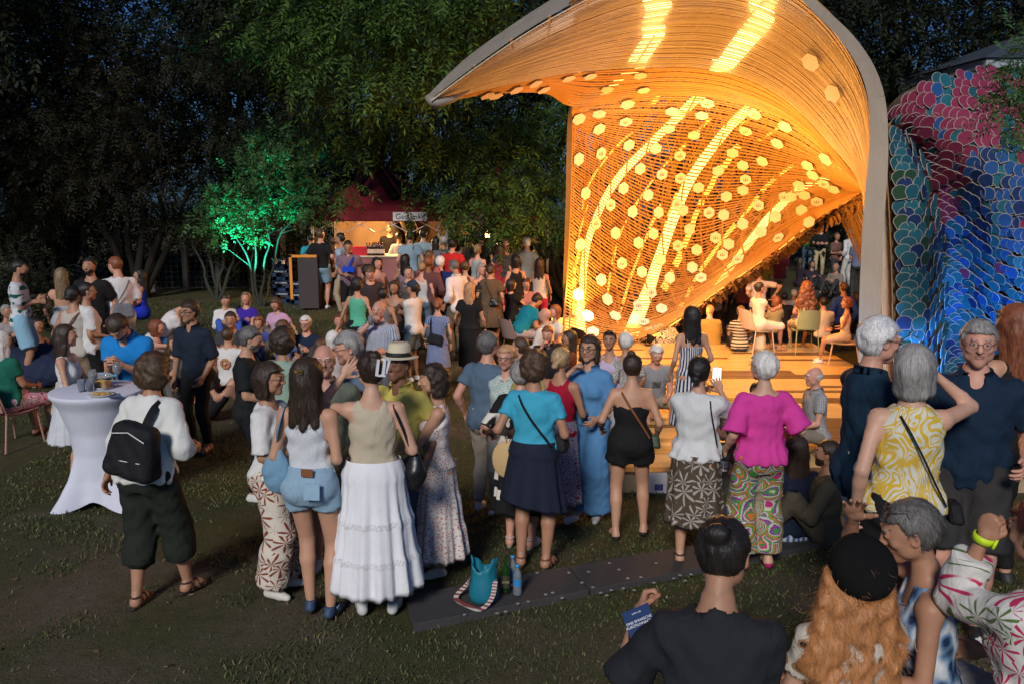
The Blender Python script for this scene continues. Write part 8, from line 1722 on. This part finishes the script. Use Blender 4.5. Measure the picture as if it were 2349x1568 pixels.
# flyer and phone of the seated person with the bun
e, k, s, off = held('bun', 'flyer', 'dark blue and red flyer with white print held by the seated person with the bun', 'flyer', (0, 0, 0)); e.location = tuple(at(1472, 1438, 2.98)); e.rotation_euler = (math.radians(48), math.radians(-28), math.radians(-8))
m = MB(); m.box((0, 0, 0), (.105, .148, .002)); m.build('sheet', plain('flyer_blue', (.006, .03, .12), .5), e); m = MB(); m.box((0, -.045, .0016), (.103, .05, .001)); m.build('red_field', plain('flyer_red', (.5, .02, .04), .5), e)
text_obj('lettering', 'EINE SPANISCHE\nKURZFILMNACHT', .0135, white_p, e, (0, .02, .0018), (0, 0, 0), ext=.0003); text_obj('lettering', 'OPEN AIR', .008, white_p, e, (0, .055, .0018), (0, 0, 0), ext=.0003)
e = empty('phone', tuple(at(1462, 1492, 3.02)), 'black phone held under the flyer by the seated person', 'phone'); e.rotation_euler = (math.radians(60), math.radians(20), .5); m = MB(); m.box((0, 0, 0), (.075, .155, .009)); m.build('case', plain('black_plastic', (.02, .02, .02), .4), e); m = MB(); m.box((0, 0, -.006), (.068, .145, .002)); m.build('screen', dark_lens, e)
e0, k, s = A['rose']; e, k, s, off = held('rose', 'wristwatch', 'neon yellow watch on the raised wrist of the person in the flowered blouse', 'watch', tuple(A['rose'][1].ha[1])); fw = k.ha[1] - k.el[1]; fw /= np.linalg.norm(fw); Rm = np.array(Vector(fw).to_track_quat('Z', 'Y').to_matrix())
m = MB(); m.lathe([(.030, -.012), (.034, -.012), (.034, .012), (.030, .012)], n=18, R=Rm); m.build('band', plain('neon_yellow', (.55, .75, .02), .5), e, True); m = MB(); m.lathe([(0, 0), (.02, 0), (.02, .008), (0, .010)], c=tuple(Rm @ np.array([0, -.034, 0])), n=14, R=Rm @ rotx(math.pi / 2)); m.build('dial', plain('neon_yellow', (.55, .75, .02), .5), e, True)
# claw clip and small hair things are parts of their wearers
def hairpin(key, name, mat, boxes):
    e0, k, s = A[key]; m = MB()
    for c, d, rz in boxes: m.box(tuple((k.hc + k.HR @ np.array(c)) * s), tuple(np.array(d) * s), 0, 0, k.HR @ roty(rz))
    m.build(name, mat, e0)
wcl = plain('white_acrylic', (.8, .8, .82), .25)
hairpin('skirt', 'claw_clip', wcl, [((.03, -.165, .05), (.012, .02, .10), .15), ((-.012, -.17, .05), (.012, .02, .10), .15), ((.01, -.168, .00), (.05, .02, .012), .15), ((.05, -.15, .09), (.05, .03, .012), .1), ((.056, -.15, .05), (.012, .03, .09), .3)])
hairpin('tank', 'hair_clip', plain('gold', (.7, .45, .15), .3, 1.), [((0, -.135, .07), (.055, .012, .014), 0), ((.0, -.137, .055), (.05, .012, .01), .2)])
# patch and phone pocket of the denim shorts
e0, k, s = A['tank']; hp_ = lambda x, z, o: k.T((x, -(np.interp(z, ZT, PROF['f'][1]) + o), z)) * s
m = MB(); m.box(hp_(.03, .105, .036), (.075 * s, .006, .05 * s)); m.build('leather_patch', tanl, e0)
m = MB(); m.box(hp_(.075, .0, .062), (.10 * s, .012, .10 * s), R=rotx(-.15)); m.build('back_pocket', C('denim', (.24, .36, .46)), e0)
# stripes on the trainers
for i in (0, 1):
    an = k.an[i]; m = MB()
    for q in range(3): m.box(((an[0] + (.037, -.037)[i]) * s, (an[1] + .03 + q * .022) * s, .04 * s), (.006 * s, .010 * s, .045 * s), R=rotx(.5))
    m.build('stripe', plain('pale_blue_stripe', (.35, .55, .7), .5), e0)
# ================================================================ bucket bag and bottles on the paving
p = ong(1110, 1376, .044); e = empty('bucket_bag', tuple(p), 'teal leather bucket bag with a woven strap standing on the paving', 'bag'); e.scale = (.8, .8, .8)
n = 48; th = np.linspace(0, 2 * math.pi, n, endpoint=False); rows = []
for i, (r, z) in enumerate([(0, .002), (.10, .0), (.118, .012), (.128, .06), (.122, .14), (.108, .22), (.102, .29), (.108, .345), (.100, .345), (.092, .28), (.08, .2), (0, .17)]):
    f = min(1, max(0, (z - .15) / .2)); rr = r * (1 + .10 * f * np.sin(5 * th + 1) + .05 * f * np.sin(9 * th)); rows.append(np.stack([rr * np.cos(th), rr * .72 * np.sin(th), z + .055 * f * np.cos(2 * th + .6) + .01 * f * np.sin(7 * th)], -1))
link(mesh_np('bag_body', np.array(rows).reshape(-1, 3), gridF(len(rows), n, True)[:, ::-1], plain('teal_leather', (.01, .17, .24), .5, 0, .15, 10, .3)), 'bag_body', e)
Pn = crom([(.10, -.05, .20), (.07, -.13, .08), (-.02, -.19, .012), (-.14, -.12, .012), (-.24, .02, .02), (-.15, .10, .10), (-.09, .05, .25)], 40); Nn = np.tile([0, -.3, .95], (40, 1)); V, F_ = ribbon(Pn, Nn, .042, .004); link(mesh_np('strap', V, F_, C('hstripe', (.5, .45, .42), (.22, .05, .05), sc=3), smooth=False), 'strap', e)
m = MB()
for a in (0, 1): m.tube([(.105 + .0, -.045 - .012 * math.cos(t), .205 + .014 * math.sin(t) - .03 * a) for t in np.linspace(0, 2 * math.pi, 9)], .0025, 5)
m.build('ring', metal_m, e)
p = ong(1160, 1356, .044); b = bottle_at(tuple(p), 'green beer bottle with dark oval label standing beside the teal bag', None, green_gl, plain('dark_label', (.05, .05, .03), .6), .26, True, .032)
text_obj('lettering', 'JEVER', .022, plain('gold_print', (.45, .38, .2), .5), b, (0, -.0345, .085), ext=.0004)
for px, py, lb in ((1176, 1340, 'small water bottle with blue cap at the back of the pair'), (1187, 1362, 'small water bottle with blue cap and blue label at the front of the pair')):
    p = ong(px, py, .044); e = empty('water_bottle', tuple(p), lb, 'bottle', 'water bottles on the paving'); m = MB(); m.lathe([(0, 0), (.028, .0), (.031, .01), (.030, .05), (.031, .14), (.022, .175), (.0125, .19), (.0125, .2), (0, .2)], n=18); m.build('bottle', water, e, True)
    m = MB(); m.lathe([(0, .2), (.0145, .2), (.0145, .222), (0, .222)], n=14); m.build('cap', plain('blue_cap', (.05, .30, .60), .4), e, True); m = MB(); m.lathe([(.0315, .07), (.032, .12)], n=18); m.build('label', plain('blue_label', (.04, .25, .55), .5), e, True)
# ================================================================ chairs
def chair(key, label, col, armless=True, slatback=False):
    e0, k, s = A[key]; e = empty('chair', tuple(e0.location), label, 'chair', 'metal and plastic chairs', e0.rotation_euler[2]); mt = plain('chair_' + label.split()[0], col, .45, 0, .05); H = (k.hipz - .10) * s
    m = MB(); n = 9; V = []
    for i, y in enumerate(np.linspace(-.20, .22, 8)):
        for j, x in enumerate(np.linspace(-.21, .21, n)): V.append((x, y, H - .012 - .02 * math.sin((y + .2) / .42 * math.pi) - (.02 if i == 7 else 0)))
    V = np.array(V); V2 = V - [0, 0, .014]; F = gridF(8, n); b = len(V); m.raw(np.r_[V, V2], np.r_[F, F[:, ::-1] + b]); m.box((0, .21, H - .03), (.40, .012, .02)); m.build('seat', mt, e, True)
    m = MB(); V = []
    for i, z in enumerate(np.linspace(H + .02, H + .40, 7)):
        for j, x in enumerate(np.linspace(-.20, .20, n)): V.append((x * (1 - .12 * (i / 6) ** 2), -.225 - .10 * (i / 6) - .05 * (1 - (x / .2) ** 2), z - .03 * (x / .2) ** 2 * (i == 6)))
    V = np.array(V); V2 = V - [0, .012, 0]; F = gridF(7, n); b = len(V); m.raw(np.r_[V, V2], np.r_[F[:, ::-1], F + b]); m.build('backrest', mt, e, True)
    for sx_ in (-1, 1):
        for (y0, y1) in ((.19, .24), (-.19, -.27)): m = MB(); m.tube([(sx_ * .19, y0, H - .02), (sx_ * .22, y1, .0)], .011, 8); m.build('leg', mt, e, True)
        m = MB(); m.tube([(sx_ * .19, -.19, H - .02), (sx_ * .20, -.25, H + .15), (sx_ * .175, -.33, H + .40)], .010, 8); m.build('back_post', mt, e, True)
    return e
chair('ch1', 'orange-lit pale chair under the woman in the white dress on the stage', (.62, .48, .36)); chair('ch2', 'sage green metal chair on the stage seen from behind', (.26, .32, .18)); chair('ch3', 'small pale chair at the right of the stage beside the rib', (.62, .46, .34))
chair('teal', 'dusty pink plastic chair under the hunched man in the teal shirt', (.30, .20, .18)); chair('grn', 'pink metal chair at the left edge under the white-haired woman', (.40, .22, .18))
e0, k, s = A['ch1']; p = on(1742, 806, STZ); e = empty('rucksack', tuple(p), 'cream canvas rucksack standing on the stage by the orange chair', 'backpack'); F = Fld((-.17, -.12, 0), (.17, .12, .42), .014); F.cone((0, 0, .10), (0, 0, .27), .12, .10, .03); F.cone((0, -.05, .1), (0, -.06, .18), .085, .07, .03); wrk = F.cut(lambda X, Y, Z: -Z + 0 * X + 0 * Y); V, Q = F.mesh(); link(mesh_np('bag_body', V, Q, C('linen', (.62, .54, .36))), 'bag_body', e)
m = MB(); m.tube(crom([(-.05, .02, .36), (0, .02, .44), (.05, .02, .36)], 8), .008, 6); m.tube(crom([(-.1, .05, .3), (-.2, .1, .18), (-.2, .05, .02), (-.1, .05, .01)], 10), .010, 6); m.build('strap', C('linen', (.55, .48, .32)), e)
# bean bag, pouf, tyre, bench, bucket
def blob(name, p, r, mat, label, cat, part):
    e = empty(name, p, label, cat); F = Fld((-r[0] - .05, -r[1] - .05, -.02), (r[0] + .05, r[1] + .05, r[2] * 1.7), .03); F.ell((0, 0, r[2] * .62), r, 0); F.ell((r[0] * .3, r[1] * .3, r[2]), np.array(r) * .6, .12); F.cut(lambda X, Y, Z: -Z + 0 * X + 0 * Y); wrinkle(F, .012, None, 3); V, Q = F.mesh(); link(mesh_np(part, V, Q, mat), part, e)
p = on(85, 858, .1); blob('bean_bag', (p[0], p[1], -.03), (.8, .55, .34), C('plain', (.02, .028, .06)), 'large dark blue bean bag at the left edge of the lawn', 'bean bag', 'cover')
p = at(1512, 745, 18.2); blob('pouf', (p[0], 18.2, -.50), (.42, .42, .30), C('petals', (.6, .5, .3), (.08, .05, .02), sc=1.), 'round flower-patterned pouf behind the lower edge of the shell', 'pouf', 'cover')
e = empty('tyre', (p[0] - .05, 18.05, -.55), 'black rubber tyre under the patterned pouf', 'tyre'); m = MB(); m.lathe([(.30, 0), (.44, .02), (.48, .09), (.44, .17), (.30, .18), (.26, .09), (.30, 0)], n=28); m.build('tread', plain('rubber', (.012, .012, .012), .8), e, True)
p = on(700, 703, 0); e = empty('bucket', (p[0] + .0, p[1], 0), 'small white bucket behind the girl in the pink T-shirt', 'bucket'); m = MB(); m.lathe([(0, 0), (.11, 0), (.14, .26), (.15, .27), (.13, .26), (.10, .01), (0, .01)], n=20); m.build('pail', plain('white_plastic', (.55, .56, .6), .5), e, True)
bench_m = plain('bench_concrete', (.25, .24, .22), .9, 0, .2, 10, .3)
e = empty('seating_wall', (1.9, 2.6, 0), 'low wall carrying the people seated at the lower right', 'wall'); m = MB(); m.box((0, 0, .42), (3.0, .5, .84)); m.build('wall', bench_m, e)

# lace bands of the white skirt
e0, k, s = A['skirt']; V, Q = skirt_mesh(k, .13, .19, .262, folds=13, amp=.022, off=.0305, fat=1.06 * .93, tiers=[.42, .72], hemj=.012, sx=.9); V = V[:26 * 96].reshape(26, 96, 3)
t = NT('lace'); o = t.obj(); w_ = t.n('ShaderNodeTexVoronoi'); w_.inputs['Scale'].default_value = 130; w_.inputs['Randomness'].default_value = .1; t.l(o, w_.inputs['Vector']); t.base(t.ramp(w_.outputs['Distance'], [(.3, (.34, .33, .33)), (.42, (.7, .7, .71))])); t.set(Roughness=.9)
for i in (11, 18):
    c = np.array([k.hip[0], k.hip[1] - .008]); B_ = V[i:i + 2].copy() if False else np.stack([V[i] * (1 - f) + V[i + 1] * f for f in (0, .35, .7, 1.)]); B_[..., :2] = c + (B_[..., :2] - c) * 1.012; B_[..., 2] += np.array([0, .004, 0, 0])[:, None] * 0
    link(mesh_np('lace_band', B_.reshape(-1, 3) * s, gridF(4, 96, True)[:, ::-1], t.m), 'lace_band', e0)
